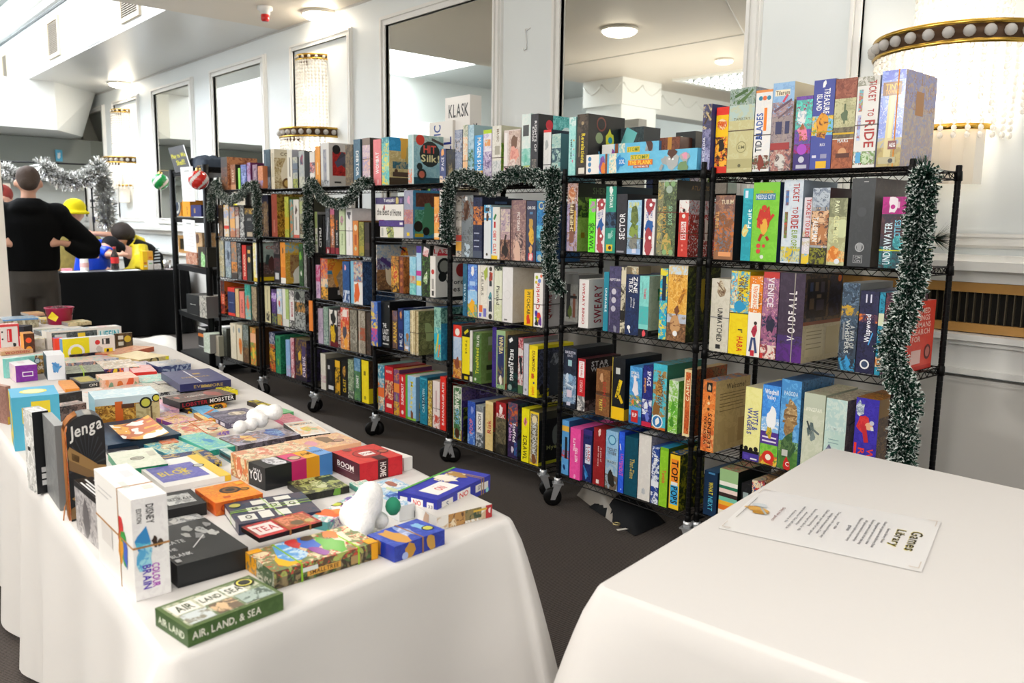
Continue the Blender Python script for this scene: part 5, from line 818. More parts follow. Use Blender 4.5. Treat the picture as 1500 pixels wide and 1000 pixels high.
fill(6, 2, """
401 410 350|black box with a red figure and silver maker words|1c1416;b.7-1:2a2224,7a6a68;b.3-.6:4a1c20,1c1416;r.2,.08,.8,.24:c8c8c8|141012|3a2a2a
411 418 355 d=.3|orange box with a temple on its yellow side|e89028,f0a040;b0-.14:f0ece4;b.14-.4:e08420;q.5,.8,.2:6a4a28|d8a838,c89a40,e8c868;b.75-1:e8c050,8ab8d0;r.15,.15,.85,.7:a8885a,8a5a3c;q.4,.15,.25:f0ece4;q.6,.6,.15:5a9a58|c8b060
438 444 357|dark green box with a lime leaf|1c3a1c,3a6a2c;q.4,.7,.3:78b838;q.5,.3,.2:e8e8e0|142414|3a5a30
445 449 352|thin smoky box against the tinselled post|6a6a68,9a9a94|3a3a38|666
""")
fill(6, 3, """
388 396 417|cream box with black sketch at the foot|e8e0b4;r.25,.05,.8,.3:2a2824,e8e0b4;r.45,.35,.55,.9:b0a880|141414|c8c0a0
398 405 424|violet and grey box with white scribble|4a3468,6a4a98,2a2438;b.65-.9:8a5ab8,e0d0f0;b0-.3:3a3a58,8a9a38|2a2038|4a3a60
406 413 423|white box with red berries and blue sky|b8cce0,e8e4dc;q.5,.6,.2:c83a38;b0-.3:a8b060,c86a48|8a9aa8|d0c8a8
414 423 423|white box with wide green stripe|e8e6e0;r.5,.2,1,1:a8c070,b8cc88;b0-.2:d8d8d0|8aa860|c8d0b0
424 431 425|white and red lettered box|e0dcd8;tMONSTER@b8283c@.3-.7@u@.3-.8;b.75-1:d8d4d0,3a2a38;b0-.2:3a3a3a,d8d8d4|7a7a78|a8a8a0
432 447 424 f=1|black and white comic strip box|2a2a2c,b8bcb8,6a6e6c;b.75-1:8a9088,2a2c2c;o.3,.86,.2:1a1c1c;b.45-.7:3a4434,c89048,2a2a2c;b.05-.4:a8aca8,3a3c3c|222,777|8a9088
""")
fill(6, 4, """
395 403 487|inky box with red and yellow pixels|1c2038,c83a28,e8c838;b.7-1:2a3a68,c8c8d0;b.3-.6:e0a828,1c2038|141828|2a3058
404 411 492 d=.28|emerald green box|2a8a5c,1f7850,48a878;q.5,.3,.2:8ab838;r.3,.85,.7,.93:145038|1f6a48,2c8458,145038;o.4,.6,.12:8ab838;o.7,.3,.1:b8c838;q.7,.7,.15:103c2c|3a9a6c
419 425 498|powder blue box|8ab0dc,98bce4;b0-.3:a8c0e0,b898c8|5a7aa0|98b8dc
426 431 495|pink strip box with a red seal at the foot|d8a8b0,b8485a;tSPACE@f4e4e4@.2-.7@u@.3-.7;b0-.12:e8e0d8,a82a3a|8a4a58|6a5a38
433 449 497 f=1|dark plum box with golden nebula spots|3a2c44,8a6a2c,241c30;q.4,.6,.16:e0b828;q.5,.3,.16:c89a20;r.6,.1,.9,.85:4a3a68;tORBIS@e8dce8@.1-.6@u@.65-.9;b0-.1:2a2230|1c1828,3a3058|8a8058
""")
fill(7, 0, """
324 333 230 d=.3|dark umber box with an orange painted scene above its neighbours|5a4a48,7a5a48,3a3238;b.7-1:4a4444;b0-.4:8a5c3c,4a3c38|b87a50,8a4c30,d8a078;b.8-1:c88a5c,8a4a34|5a4a44
338 345 241|russet box with cream title|8a5438,a86c48;tFEAST@e8d8b8@.3-.8@u@.3-.7;b0-.2:c89068|2a2018|7a4a34
349 352 246|thin lime green box|9ade58|5a8a38|a8e868
353 361 241|blue-violet knight box|5a6ab8,8a98d8,3a4a88;q.5,.5,.4:a8b8e8,4a5a98|2a3060|5a68a8
362 367 238|lavender and magenta box|a088c0,8a3a70,c8b0d8;b.2-.5:b098c8|6a2a58|b098c0
370 377 241|mauve box with silver filigree|8a6a88,a88aa0,6a4a60;r.3,.1,.7,.85:b8a0b0,6a5068|4a2a44|8a5a68
378 385 243 d=.25|peach-orange box over a lilac corner|d88a5c,e8a078;b0-.35:a898c8,d88a5c|c87a50|e8a880
""")
fill(7, 1, """
320 326 300|dark wood-toned box|5a4434,8a6a4c,2a2420;b.5-.9:3a3028|2a2018|7a6a58
328 335 300|white box with yellow and red patches|dcd8d0,e8b838,c8c8d8;b.25-.35:d83a28;b.6-.8:a8b0d0,e8c8a0|8a8a88|c8ccd4
337 344 303|sunrise box in peach and blue|e0a868,8ab0d0,c8786a;b.3-.6:e8b068;b0-.2:b87a58|7a5a48|b8c8d0
345 350 303|speckled crimson and cream box|b8a898,a83a38,6a5a50;b.3-.7:d0c4b8|5a3a34|8a7a70
351 358 300|black and white sketched box|3a3a3c,c8c8c4,6a6a6c;tFAVOR@e0e0dc@.1-.5@u@.3-.7|222|555
359 372 305|black box with outlined initials and barcode foot|1c1e22,24262a;b.8-1:4a3a28,c8a040;tARK@b8b8b4@.58-.68@h@.25-.75;r.2,.05,.8,.2:b8a890;r.3,.3,.7,.32:4a4c50;r.3,.38,.7,.4:4a4c50|14161a|3a3430
""")
fill(7, 2, """
320 328 352|pale smoky box with gold and grey figures|a8a898,c8b888,6a7068;b.3-.6:c8c0a0,8a7a50|5a5a4c|a8a898
330 338 352|blue-grey armour box|8a98a8,a8b4c0,4a5868;q.6,.6,.25:3a4858;b0-.3:a8b8b8,6a7a80|3a4450|8a98a0
339 347 354|tan and blue city dusk box|8a8478,c8843c,5a6880;b.2-.45:d88a38,4a3828;b0-.15:3a302c|2a2824|8a94a8
348 353 356|thin black and silver box|1c1c1e,8a8c90|141414|333
355 361 359|red box with cream lettering|c82c24;tWARRIOR@f0dcc0@.1-.75@u@.3-.75|6a1814|a83028
362 368 360|black box with a gold disc|181818;o.5,.6,.3:e0c078;r.2,.78,.8,.88:e0b060;b0-.3:2a3a30,181818|0e0e0e|222
371 378 353 d=.28|yellow and white box with a castle skyline on its side|e8dc7a,f0ece0;b0-.1:e0c028;r.5,.1,1,.98:ece8e0;r.6,.2,.8,.7:a8b0c8|98a8a0,a8b8b0;b.8-1:a8b8b0;tCOPE@b83a44@.84-.93@h@.15-.95;b.2-.5:4a3a3c,6a4c48,8a7a74;b0-.12:e0c028;b.12-.2:5a4a3c;s.3,.45,.35,.7,.06:3a4a48;s.7,.45,.72,.68,.06:3a4a48;q.5,.45,.14:5a3a38|e8e0a8
""")
fill(7, 3, """
317 329 410 d=.3|fiery red creature box|6a1c14,c8401c,1c1210;b.7-1:2a1c18,6a2a1c;b.3-.6:c8381c,e8784a;tVAST@e0c8b8@.3-.6@u@.4-.7|3a1810,c8682a;b.7-1:b85a20|8a4a20
334 344 421|dark blue tin with bright red rims|1c2c58,24346a;b.85-1:d8301c;b0-.1:d8301c;r.2,.45,.8,.48:6a7aa0|141e3c|c83020
345 350 423|beige box with brown side|d8b880,c8a468|6a4a30|b8986a
351 358 427|salmon pink lettered box|e07868,e88878;tCUBITOS@5a2420@.2-.7@u@.35-.7|8a3a30|d88070
359 367 416|teal and coral undersea box|2a9a90,58b8a8,e8704a;b.7-1:1f8a78,48b0a0;q.5,.45,.3:e0603a;b0-.3:7ab8b8,c8a878|1f6a60|2a9a8a
369 376 420|taupe carved pattern box|9a8868,6a5c48,c0b090;b0-.3:4a4038,b8a888|3a342a|5a6a58
""")
fill(7, 4, """
323 332 480 f=1|clear plastic tub of dark pieces with white clips|3a3e3a,2a2e2a,6a7068;b.9-1:8a908a;r.05,.75,.2,.95:c8c8c0|2a2c28|5a5e58
338 346 474|cream box with pale brown edge|dcd2b8,e4dac4;q.6,.85,.15:a8a898|a89878|c8bc9c
347 355 476|cream box with an orange oval figure|dcd0b4;q.6,.45,.4:e08428,c86a1c;o.5,.85,.2:8a98a0|8a7a5a|bcb094
356 364 476|murky forest box|4a5040,6a5a38,8a9890;b.6-1:8a9490,4a5448;b0-.4:5a3c24,8a6a3c|2a2a20|5a5a48
367 375 480|orange and green carnival box|e08a2c,58a050,c83a28;b.6-.85:e8b088;q.5,.3,.3:e8c838|4a3420|8a6a38
""")
# ------------------------------------------------------------------ draped tables
CLOTH = mat('white_tablecloth', 'd8d5d2', .8, bump=.12, bs=9)
BCLOTH = mat('black_tablecloth', '040506', .9, bump=.1, bs=9)
def drape(name, corners, H, label, m, z_end=.03, flare=.16, seed=1, fold=.026, group=None, corner_flare=None):
    """cloth over a rectangular table: a flat top, then a skirt that folds and flares at the corners"""
    rnd = random.Random(seed); n = len(corners); P = [V((c[0], c[1], 0)) for c in corners]; pts = []; R = .03; ctr = []; nor = []
    for i in range(n): e = (P[(i + 1) % n] - P[i]).normalized(); nor.append(V((e.y, -e.x, 0)))
    for i in range(n): na, nn = nor[i - 1], nor[i]; ctr.append(P[i] - (na + nn) * (R / (1 + na.dot(nn))))
    cf = corner_flare or [1] * n
    for i in range(n):
        na, nn = nor[i - 1], nor[i]; a = ctr[i] + nn * R; b = ctr[(i + 1) % n] + nn * R; L_ = (b - a).length; k = max(6, int(L_ / .035))
        for j in range(6):
            t = j / 6; dd = (na * (1 - t) + nn * t).normalized(); pts.append((ctr[i] + dd * R, dd, cf[i], 0.0))
        ph = rnd.uniform(0, 6)
        for j in range(k + 1):
            s = j / k; w_ = min(s, 1 - s) * L_; cw = cf[i] if s < .5 else cf[(i + 1) % n]
            pts.append((a.lerp(b, s), nn, cw * math.exp(-(w_ / .16) ** 2), math.sin(ph + s * L_ * 13 + .8 * math.sin(s * L_ * 5))))
    N = len(pts); mb = MB(); rows = []
    for lev in range(0, 15):
        t = lev / 14; row = []
        for i, (p, d, c, s) in enumerate(pts):
            if lev == 0: q = p - d * .012; z = H
            elif lev == 1: q = p - d * .002; z = H - .003
            elif lev == 2: q = p + d * .005; z = H - .012
            else:
                u = (lev - 2) / 12; z = H - .012 - (H - .012 - z_end) * u
                out = .006 + flare * c * u ** .8 + fold * u * (s if isinstance(s, float) and c < .95 else 0) + .03 * u * (1 - c)
                q = p + d * out
            row.append((q.x, q.y, z))
        rows.append(row)
    vs = [v for r in rows for v in r]; fs = []
    for l in range(len(rows) - 1):
        for i in range(N): fs.append((l * N + i, (l + 1) * N + i, (l + 1) * N + (i + 1) % N, l * N + (i + 1) % N))
    mb.add(vs, fs, True); mb.add([(x, y, H) for x, y, _ in rows[0]], [tuple(range(N))], False)
    o = mb.obj(name, m); tag(o, label, 'tablecloth', group); return o
def table_frame(corners, H, label):
    t = thing('folding_table', (sum(c[0] for c in corners) / len(corners), sum(c[1] for c in corners) / len(corners), 0), label, 'table')
    cx, cy = t.location.x, t.location.y; mb = MB(); P = [(cx * .02 + c[0] * .98 - cx, cy * .02 + c[1] * .98 - cy) for c in corners]
    n = len(P); mb.add([(x, y, H - .035) for x, y in P] + [(x, y, H - .004) for x, y in P], [tuple(range(n))[::-1], tuple(range(n, 2 * n))] + [(i, (i + 1) % n, n + (i + 1) % n, n + i) for i in range(n)])
    mb.obj('tabletop', mat('table_board', 'b8a88c', .5), t)
    for x, y in P: mb = MB(); mb.tube([(x * .9, y * .9, 0), (x * .9, y * .9, H - .036)], .014, 8); mb.obj('leg', mat('table_leg', '55585a', .4, .7), t)
TH = .75
TA = [(.505, 1.555), (1.555, 1.715), (1.845, 4.45), (.655, 4.45)]
TB = [(.66, 4.48), (1.85, 4.48), (1.93, 5.6), (1.66, 7.95), (.70, 7.95)]
TC = [(1.40, 1.255), (1.52, .30), (3.06, .40), (3.035, 1.515)]
drape('tablecloth', TA, TH, 'white cloth over the left table, covered with flat game boxes', CLOTH, seed=3, flare=.2, corner_flare=[1, 1, -.03, -.03])
table_frame(TA, TH, 'left folding table hidden under the white cloth full of games')
drape('tablecloth', TB, TH - .001, 'white cloth over the further table behind the left one', CLOTH, seed=5, corner_flare=[-.03, -.03, .3, .6, .6])
table_frame(TB, TH - .001, 'further folding table hidden under white cloth behind the left one')
TC = [TC[0], TC[1], TC[2], TC[3]]
drape('tablecloth', TC, TH, 'white cloth over the right table with only a printed sheet on it', CLOTH, seed=9, flare=.22)
table_frame(TC, TH, 'right folding table hidden under the nearly empty white cloth')
# printed notice under the film on the right table
c = [onZ(*p, TH + .001) for p in ((1345, 763), (1348, 836), (1068, 764), (1118, 709))]
O_ = onZ(1350, 838, TH + .002); Ux = onZ(1378, 765, TH + .002) - O_; Lx = onZ(1064, 763, TH + .002) - O_
Lx = Lx - Ux * (Lx.dot(Ux) / Ux.dot(Ux))
a = Art(); rnd = random.Random(4)
rows = ['tGames@1c1c10@.03-.115@h', 'tLibrary@1c1c10@.125-.21@h']
sp = 'e2e1e0'
def ht(txt, v0, v1, u0, u1, col='55555a'): return ';t%s@%s@%.3f-%.3f@h@%.3f-%.3f' % (txt, col, v0, v1, u0, u1)
sp += ht('Games', .885, .945, .24, .76, 'c8b820') + ht('Library', .80, .862, .26, .74, 'c8b820') + ht('Games', .888, .945, .245, .755, '22220e') + ht('Library', .803, .862, .265, .735, '22220e')
y = .765
for tx in ('Games Library Rules', 'Check out games at the library Desk', 'One game per person at a time', 'Return games to desk after playing', 'All games must be returned by', 'Please do not hold onto too many', 'games', '', 'your table', 'Treat games with care and report any', 'missing or broken pieces. Clean',
           'Check under your table for lost pieces', 'before returning', 'Books can be kept on the for this', 'where requested by', 'need to borrow. They will only be', 'As they are on the'):
    if tx: sp += ht(tx, y, y + .019, .5 - min(.4, len(tx) * .0115), .5 + min(.4, len(tx) * .0115), '6a6a70')
    y -= .031
sp += ht('Enjoy your games!', .2, .222, .32, .7, '8a5a5a') + ';q.5,.1,.06:d8a850,c89040;q.56,.12,.04:b8862a;s.45,.1,.58,.16,.008:a8b0b0;q.4,.08,.04:c8d0d4;r.25,.03,.75,.034:8a8a8a'
sp += ';r.02,.01,.14,.014:c8bcae;r.02,.01,.03,.06:c8bcae;r.86,.01,.98,.014:c8bcae;r.97,.01,.98,.06:c8bcae;r.02,.982,.14,.986:c8bcae;r.86,.982,.98,.986:c8bcae;r.02,.94,.03,.986:c8bcae;r.97,.94,.98,.986:c8bcae'
U0 = O_ + Lx; n_ = (-Ux)
# sheet reads from the far side of the table: title at the right-hand end
a.face(V((0, 0, .0012)), Ux, -Lx, sp, rnd) if False else a.face(V((0, 0, .0012)), -Ux, -Lx, sp, rnd)
o = a.obj('printed_notice', PRINT); o.location = U0 + Ux
a2 = MB(); e = .03; u1 = Ux.normalized() * e; l1 = Lx.normalized() * e
tag(o, 'printed Games Library rules sheet lying on the right white tablecloth', 'notice')
# clear film over it
mb = MB(); mb.m = 0
q = [V(), -Ux, -Ux - Lx, -Lx]
mb.add([v + V((0, 0, .0001)) for v in q] + [v + V((0, 0, .0009)) for v in q], [(0, 1, 2, 3), (4, 7, 6, 5), (0, 4, 5, 1), (1, 5, 6, 2), (2, 6, 7, 3), (3, 7, 4, 0)]); mb.obj('laminate', mat('laminate_film', 'e2e1e0', .2), o)

# ------------------------------------------------------------------ boxes on the left tables
def tb(nb, nty, R, L_, label, front, left='', top='', zb=TH, cat='game box', group='games laid out on the left tables', film=False, bands=(), name='board_game_box', hmin=.0):
    """nb bottom pixel of the nearest corner, nty its top pixel row, R and L_ top pixels of the right and left corners"""
    zb += .0008; P = onZ(nb[0], nb[1], zb)
    lo, hi = .004, .6
    for _ in range(30):
        m = (lo + hi) / 2
        if px((P.x, P.y, zb + m))[1] > nty: lo = m
        else: hi = m
    h = max(m, hmin); r = onZ(R[0], R[1], zb + h); l = onZ(L_[0], L_[1], zb + h); N_ = V((P.x, P.y, zb + h))
    best = None; th0 = math.atan2(r.y - N_.y, r.x - N_.x); a0 = (r - N_).length; b0 = (l - N_).length
    for st in range(-34, 35, 2):
        th = th0 + math.radians(st); du = V((math.cos(th), math.sin(th), 0)); dw = V((-du.y, du.x, 0))
        def fit(dv, tgt, g0):
            c_ = (1e9, g0)
            for q in range(30, 190, 4):
                g = g0 * q / 100; e_ = px(N_ + dv * g); e2 = (e_[0] - tgt[0]) ** 2 + (e_[1] - tgt[1]) ** 2
                if e2 < c_[0]: c_ = (e2, g)
            return c_
        A_, B_ = fit(du, R, a0), fit(dw, L_, b0)
        if best is None or A_[0] * 1.5 + B_[0] < best[0]: best = (A_[0] * 1.5 + B_[0], du * A_[1], dw * B_[1])
    _, U, W = best
    o = card_box((P.x, P.y, zb), U, W, h, front, '', top or front.split(';')[0], left, label=label, cat=cat, group=group, film=film, bands=bands, name=name)
    return o, P, U, W, h
BDG = ';o.86,.78,.1:1a1a1a;o.86,.78,.08:d8d060;o.86,.78,.06:3a3a34'
# top art: u runs along the front edge, v runs away from the viewer
tb((276, 948.5), 921.5, (411, 864), (231, 884), 'olive green war card box at the front corner of the left table', '42602e,4a6834;tAIR, LAND, & SEA@e8e6d8@.25-.75@h@.04-.75', '3e5a2c;tAIR LAND@dfe4d0@.3-.7@h@.1-.9', '5a7040;r.04,.06,.96,.94:7a8a68,c8c8b0,8a9a80;r.06,.5,.3,.85:e8e6dc;r.33,.5,.58,.85:e4e2d8;r.6,.5,.8,.85:e8e6dc;tAIR@3a4a30@.55-.8@h@.1-.27;tLAND@3a4a30@.55-.8@h@.35-.56;tSEA@3a4a30@.55-.8@h@.62-.78;r.06,.08,.32,.46:c8d0d0,8a8878;r.35,.08,.6,.46:7a6a58,d8b890;r.63,.08,.95,.46:a8b8b0,5a6a60;q.45,.3,.06:d8b890' + BDG)
tb((199.5, 881), 732.5, (241.5, 712), (139.5, 685), 'tall white box with blue splash and purple rainbow lettering, rubber-banded', 'f2f0f0,ece9ea;tDISNEY@2c2a2c@.74-.93@d@.3-.7;tEDITION@333@.76-.9@d@.12-.27;q.25,.55,.28:3a8ac8,58b8d8;q.3,.4,.26:58a8d8,a0d8e8;q.6,.55,.1:3a2a24;q.75,.53,.08:4a3a30;tCOLOUR@b040c0@.1-.34@d@.48-.7;tBRAIN@5a3ab8@.1-.34@d@.22-.46;s.1,.52,.9,.53,.008:8a6a40', 'f4f2ee;q.7,.55,.09:d83a3a;q.76,.45,.1:3aa048;q.68,.4,.07:e8a030;q.8,.38,.07:4a68c8;r.1,.85,.5,.86:bbb;r.1,.8,.4,.81:bbb;r.15,.3,.45,.5:e4e0dc', 'f6f4f2;r.15,.3,.35,.5:cfd4d0;r.5,.6,.8,.8:d4d4d8;r.6,.2,.9,.3:d8d4cc', bands=[(.52, 'b8844c', 'h'), (.35, 'b8844c', 'd')], cat='game box')
tb((261, 861.5), 828.5, (361.5, 801.5), (203, 781), 'black word game box with grey letter spray, behind the olive box', '222426;r0,0,1,.1:1a1c1e', '1c1e20', '2a2c2e;q.75,.7,.1:b8bab8,6a6c6c;q.6,.82,.09:a0a2a0;q.85,.55,.08:c8c8c4,5a5a5a;q.65,.55,.09:8a8c8c;q.5,.65,.07:b0b0ac;q.9,.8,.07:888;tTHE@d0d0d0@.3-.42@h@.05-.2;tBLANK@dcdcdc@.1-.3@h@.03-.32;tSLATE@c8c8c8@.45-.6@h@.1-.4;s.4,.3,.7,.55,.01:d8d8d8;r.03,.05,.1,.12:ccc')
tb((240, 766), 748, (303, 735), (219, 726), 'flat black box with a silver word block between tall white box and orange box', '1c1c1e', '1a1a1c', '242426;r.2,.2,.85,.8:c0c2c0,8a8c8c;tNEDRAN@2c2c2e@.3-.7@h@.22-.82')
tb((316.5, 756), 737, (384, 717), (286.5, 714), 'orange box with a black round emblem', 'e8702a,f08a30;tCHOPS@c0401a@.2-.8@h@.1-.8', 'e86a2a,d85a24;tOIL@f0a060@.2-.8@h@.2-.8', 'f0902a,f0a028,e87824;o.55,.55,.22:2a2420;o.55,.55,.16:8a5a2a;o.55,.55,.1:2a2420;o.82,.45,.1:3a3024;o.82,.45,.07:b87a2a;r.25,.15,.4,.25:c85a24;r.8,.75,.95,.9:f0b838')
tb((242, 722), 713.5, (338, 700), (196, 683), 'flat white box with purple and yellow blocks and an orange edge', 'ecebe8;r.9,0,1,1:e8c030', 'e8e6e2', 'eeedea;r.05,.15,.75,.75:6a6ab8,7a7ac0;tBLOKKEN@d8c838@.3-.6@u@.25-.7;tBLOK@e0c838@.3-.6@h@.12-.6;r.82,0,1,1:e8c850;o.78,.55,.09:3a3a3a;o.78,.55,.07:c8c8c0')
tb((178, 700), 689, (246, 673.5), (158, 664), 'flat green and cream box behind the tall white box', '128a5c,0f7a50;r.85,.5,.95,.7:8ad0b0', '12805a', 'e0e4d4,d4dcc8;o.5,.5,.16:6a6a58;o.5,.5,.13:b0b0a0;tFERMA@4a4a40@.45-.55@h@.4-.6;r.78,.55,.95,.8:c8c8b8')
o, P, U, W, h = tb((158, 664), 652.5, (268, 638), (112, 627), 'large flat navy box carrying a folded leaflet', '1c3048', '182a40', '26405a,2a4560;r.3,0,.33,1:1c3048')
mb = MB(); q = [onZ(x, y, P.z + h + .001 + e) for x, y, e in ((160, 628, .012), (217, 613, .02), (248, 639, .002), (181, 648, 0))]; g = 6; vs = []
for i in range(g + 1):
    for j in range(g + 1):
        s_, t_ = i / g, j / g; p = q[0] * (1 - s_) * (1 - t_) + q[1] * s_ * (1 - t_) + q[2] * s_ * t_ + q[3] * (1 - s_) * t_; p = p + V((0, 0, .003 + .012 * (1 - math.sin(PI * s_)))); vs.append(p - P)
mb.add(vs, [(i * (g + 1) + j, i * (g + 1) + j + 1, (i + 1) * (g + 1) + j + 1, (i + 1) * (g + 1) + j) for i in range(g) for j in range(g)], True)
lf = mat('leaflet_print', 'e8c8b0', .5, var=.0); nt = lf.node_tree; n1 = nt.nodes.new('ShaderNodeTexNoise'); n1.inputs['Scale'].default_value = 11; cr = nt.nodes.new('ShaderNodeValToRGB'); cr.color_ramp.interpolation = 'CONSTANT'
for pos, c_ in ((0, 'f2eeea'), (.44, 'c87a58'), (.52, 'e8b058'), (.6, 'f2eeea')):
    e_ = cr.color_ramp.elements[0] if pos == 0 else (cr.color_ramp.elements[1] if pos == .44 else cr.color_ramp.elements.new(pos)); e_.position = pos; e_.color = hx(c_)
tc = nt.nodes.new('ShaderNodeTexCoord'); nt.links.new(tc.outputs['Object'], n1.inputs['Vector']); nt.links.new(n1.outputs['Fac'], cr.inputs[0]); nt.links.new(cr.outputs[0], nt.nodes['Principled BSDF'].inputs['Base Color'])
tag(mb.obj('leaflet', lf, loc=P), 'curled orange and white leaflet lying on the large navy box', 'leaflet')

# arched wood-block game pack in a clear bag (stands behind the tall white box)
P = onZ(105, 764, TH + .001); r1 = onZ(160, 748, TH + .001); l1 = onZ(88, 722, TH + .001); U = r1 - P; W = (l1 - P).normalized() * .075
t = thing('block_tower_game', P, 'black arched wooden block game pack with white title, orange side, in a clear bag', 'game box', group='games laid out on the left tables')
hh = .30; a = Art(); rnd = random.Random(3); Z3 = V((0, 0, 1)); u_, w_ = U.normalized(), W.normalized(); lu = U.length
arch = [(0, 0), (lu, 0), (lu, hh * .86)] + [(lu / 2 + lu / 2 * math.cos(g), hh * .86 + hh * .14 * math.sin(g)) for g in [PI * k / 8 for k in range(1, 8)]] + [(0, hh * .86)]
k_ = (hx('1a1c20'),) * 3; oc = (hx('e8762a'), hx('f08a34'), hx('e8e0d8')); bw = (hx('8a6a44'),) * 3; bl = (hx('a8824f'),) * 3; bd = (hx('6a4e30'),) * 3
a.poly([u_ * x + Z3 * z for x, z in arch], k_); a.poly([W + u_ * x + Z3 * z for x, z in arch][::-1], k_)
for (x0, z0), (x1, z1) in zip(arch, arch[1:] + arch[:1]): a.poly([u_ * x0 + Z3 * z0, W + u_ * x0 + Z3 * z0, W + u_ * x1 + Z3 * z1, u_ * x1 + Z3 * z1], oc if x0 < .01 and x1 < .01 else k_)
nf = U.cross(Z3).normalized() * .001
def jp(pts, c): a.poly([nf + u_ * (lu * x) + Z3 * (hh * z) for x, z in pts], c)
for i in range(14): g = -.2 + i * .26; jp([(.5, .5), (.5 + .5 * math.cos(g), .5 + .34 * math.sin(g)), (.5 + .5 * math.cos(g + .07), .5 + .34 * math.sin(g + .07))], (hx('33353c'),) * 3)
nf *= 1.5
jp([(0, .68), (.06, .72), (.75, .5), (.7, .42), (.02, .6)], bl); jp([(.02, .6), (.7, .42), (.7, .34), (.02, .5)], bw); jp([(.7, .5), (.98, .47), (.98, .37), (.7, .42)], bl); jp([(.7, .42), (.98, .37), (.98, .3), (.7, .34)], bd); jp([(.1, .66), (.3, .61), (.28, .55), (.1, .59)], bd)
jp([(.04, .22), (.5, .3), (.9, .2), (.4, .1)], bl); jp([(.0, .12), (.5, .2), (.98, .1), (.98, .02), (.0, .02)], bw)
nf *= 1.5
vs, fs, L_, y0, y1 = text_geo('Jenga'); s1 = lu * .86 / L_
a.raw([nf + u_ * (lu * .07 + x * s1) + Z3 * (hh * .79 + y * s1 * 1.25 + x * s1 * .18) for x, y in vs], fs, (hx('f2f0ec'),) * 3)
for k in range(9): z = hh * (.05 + k * .085); a.poly([-u_ * .0008 + w_ * .012 + Z3 * z, -u_ * .0008 + w_ * .06 + Z3 * (z + .004), -u_ * .0008 + w_ * .055 + Z3 * (z + .018), -u_ * .0008 + w_ * .018 + Z3 * (z + .012)][::-1], (hx('f0e4d4' if k % 2 else '2a2420'),) * 3)
a.obj('printed_pack', FILM, t)
mb = MB()
for k in range(5): f = .2 + k * .15; mb.tube([W * f - u_ * .003, W * f - u_ * .004 + Z3 * hh * .86] + [W * f + u_ * (lu / 2 + (lu / 2 + .004) * math.cos(g)) + Z3 * (hh * .86 + (hh * .14 + .004) * math.sin(g)) for g in [PI - .4 * i for i in range(1, 4)]], .0022, 5)
mb.tube([-u_ * .004 + w_ * .03 + Z3 * .06, -u_ * .012 + w_ * .05 + Z3 * .03, -u_ * .02 + w_ * .02 + Z3 * .004], .002, 5); mb.obj('rubber_bands', mat('tan_rubber', 'b8763c', .5), t)

tb((55, 724), 604, (70, 599), (33, 597), 'upright black and white box third from the near left end', '15171a;r.35,.1,.85,.16:ddd;r.35,.18,.85,.24:ddd;r.35,.26,.85,.32:ccc', 'd0d0ce,e4e4e0,8a8c8c;r.1,.1,.9,.9:c8c8c4,f0f0ee;r.3,.5,.6,.55:333', 'a8aaac,e8e8e8')
tb((88, 748), 624, (94, 620), (66, 600), 'upright plain grey box leaning against the wooden block pack', '8a8c8c', '7f8182,8c8e8e', '9a9c9c')
tb((145, 805.5), 729, (168, 722), (108, 703), 'upright black word-row box between the block pack and tall white box', '111214;tBLACKOUT@e8e8e8@.05-.5@u@.3-.7', 'b8b4b4,8a8688,d4d0ce;r0,.88,1,1:1a1a1c;q.5,.4,.2:6a6668', '1a1a1c;r.1,.1,.2,.8:e8e8e8;r.28,.1,.38,.7:e8e8e8;r.46,.1,.56,.9:ddd;r.64,.1,.74,.6:e8e8e8;r.82,.1,.9,.8:ddd')
tb((22, 661), 583, (86, 575), (12, 569), 'sky blue and yellow stepped tin with an oval lid badge', '58b8d8;b0-.3:f0d030;r0,0,.4,.6:58b8d8;r.4,.3,.8,.9:f0d838;r.2,.5,.5,.8:e8d038;q.7,.3,.12:58b8d8', '58b8d8;r0,.6,.5,1:e8d43a;r.5,.2,1,.7:e8d43a;r0,0,.5,.25:e8d43a', '48b0dc;o.5,.5,.3:f0dc58;o.5,.5,.24:e8e4b0', name='game_tin')
tb((12, 622), 566, (15, 565), (-22, 560), 'brown box with hollow square letters at the left edge', 'a87a68;b0-.2:c8a030', '9a7468,8a6458;r.4,.5,.6,.7:e8dcd4;r.4,.2,.6,.4:e8dcd4', 'b08878')
tb((50, 604), 584, (120, 572), (45, 580), 'black lidded box lying behind the block pack', '2a2826,3c3a38', '222', '444444,5a5856;r.05,.3,.5,.4:aaa')
tb((64, 622), 600, (126, 590), (50, 596), 'dusky red-brown wrapped box under the black lidded one', '5a4038,8a6a60,2a2220', '3a2a28', '7a5a50,b89888,3a302c', film=True)
tb((141, 628), 585, (234, 575), (128, 574), 'long box picturing a sunlit wooden interior, standing behind navy box', 'c8dce4;b0-.75:a8742c,e0b050,7a4e20;r.3,.0,.42,.85:d8682a;r.62,0,1,.72:c8bc8c,b0a070;r.4,.6,.6,.75:5a3a28;o.78,.72,.1:1c1e1c;o.78,.72,.07:c8c850;o.95,.85,.07:1c1e1c;o.95,.85,.05:d8d048;r.85,.1,.88,.6:6a5a40', '8ab8c8', 'c0dce8,d8e8ee')
tb((264, 599), 589.5, (344, 573), (240, 577), 'flat black box with red and white block title along its front', '17130f;tLOBSTER@b8202c@.2-.8@h@.04-.48;tMOBSTER@f2f0ee@.2-.85@h@.52-.96', '1c1c22', '6a5f58,4a4240,8a5048;tLOBSTER@dcd8d0@.35-.7@h@.25-.6;q.75,.5,.14:a86058;q.12,.6,.06:c87868;r.02,.02,.98,.04:ccc', zb=TH + .02)
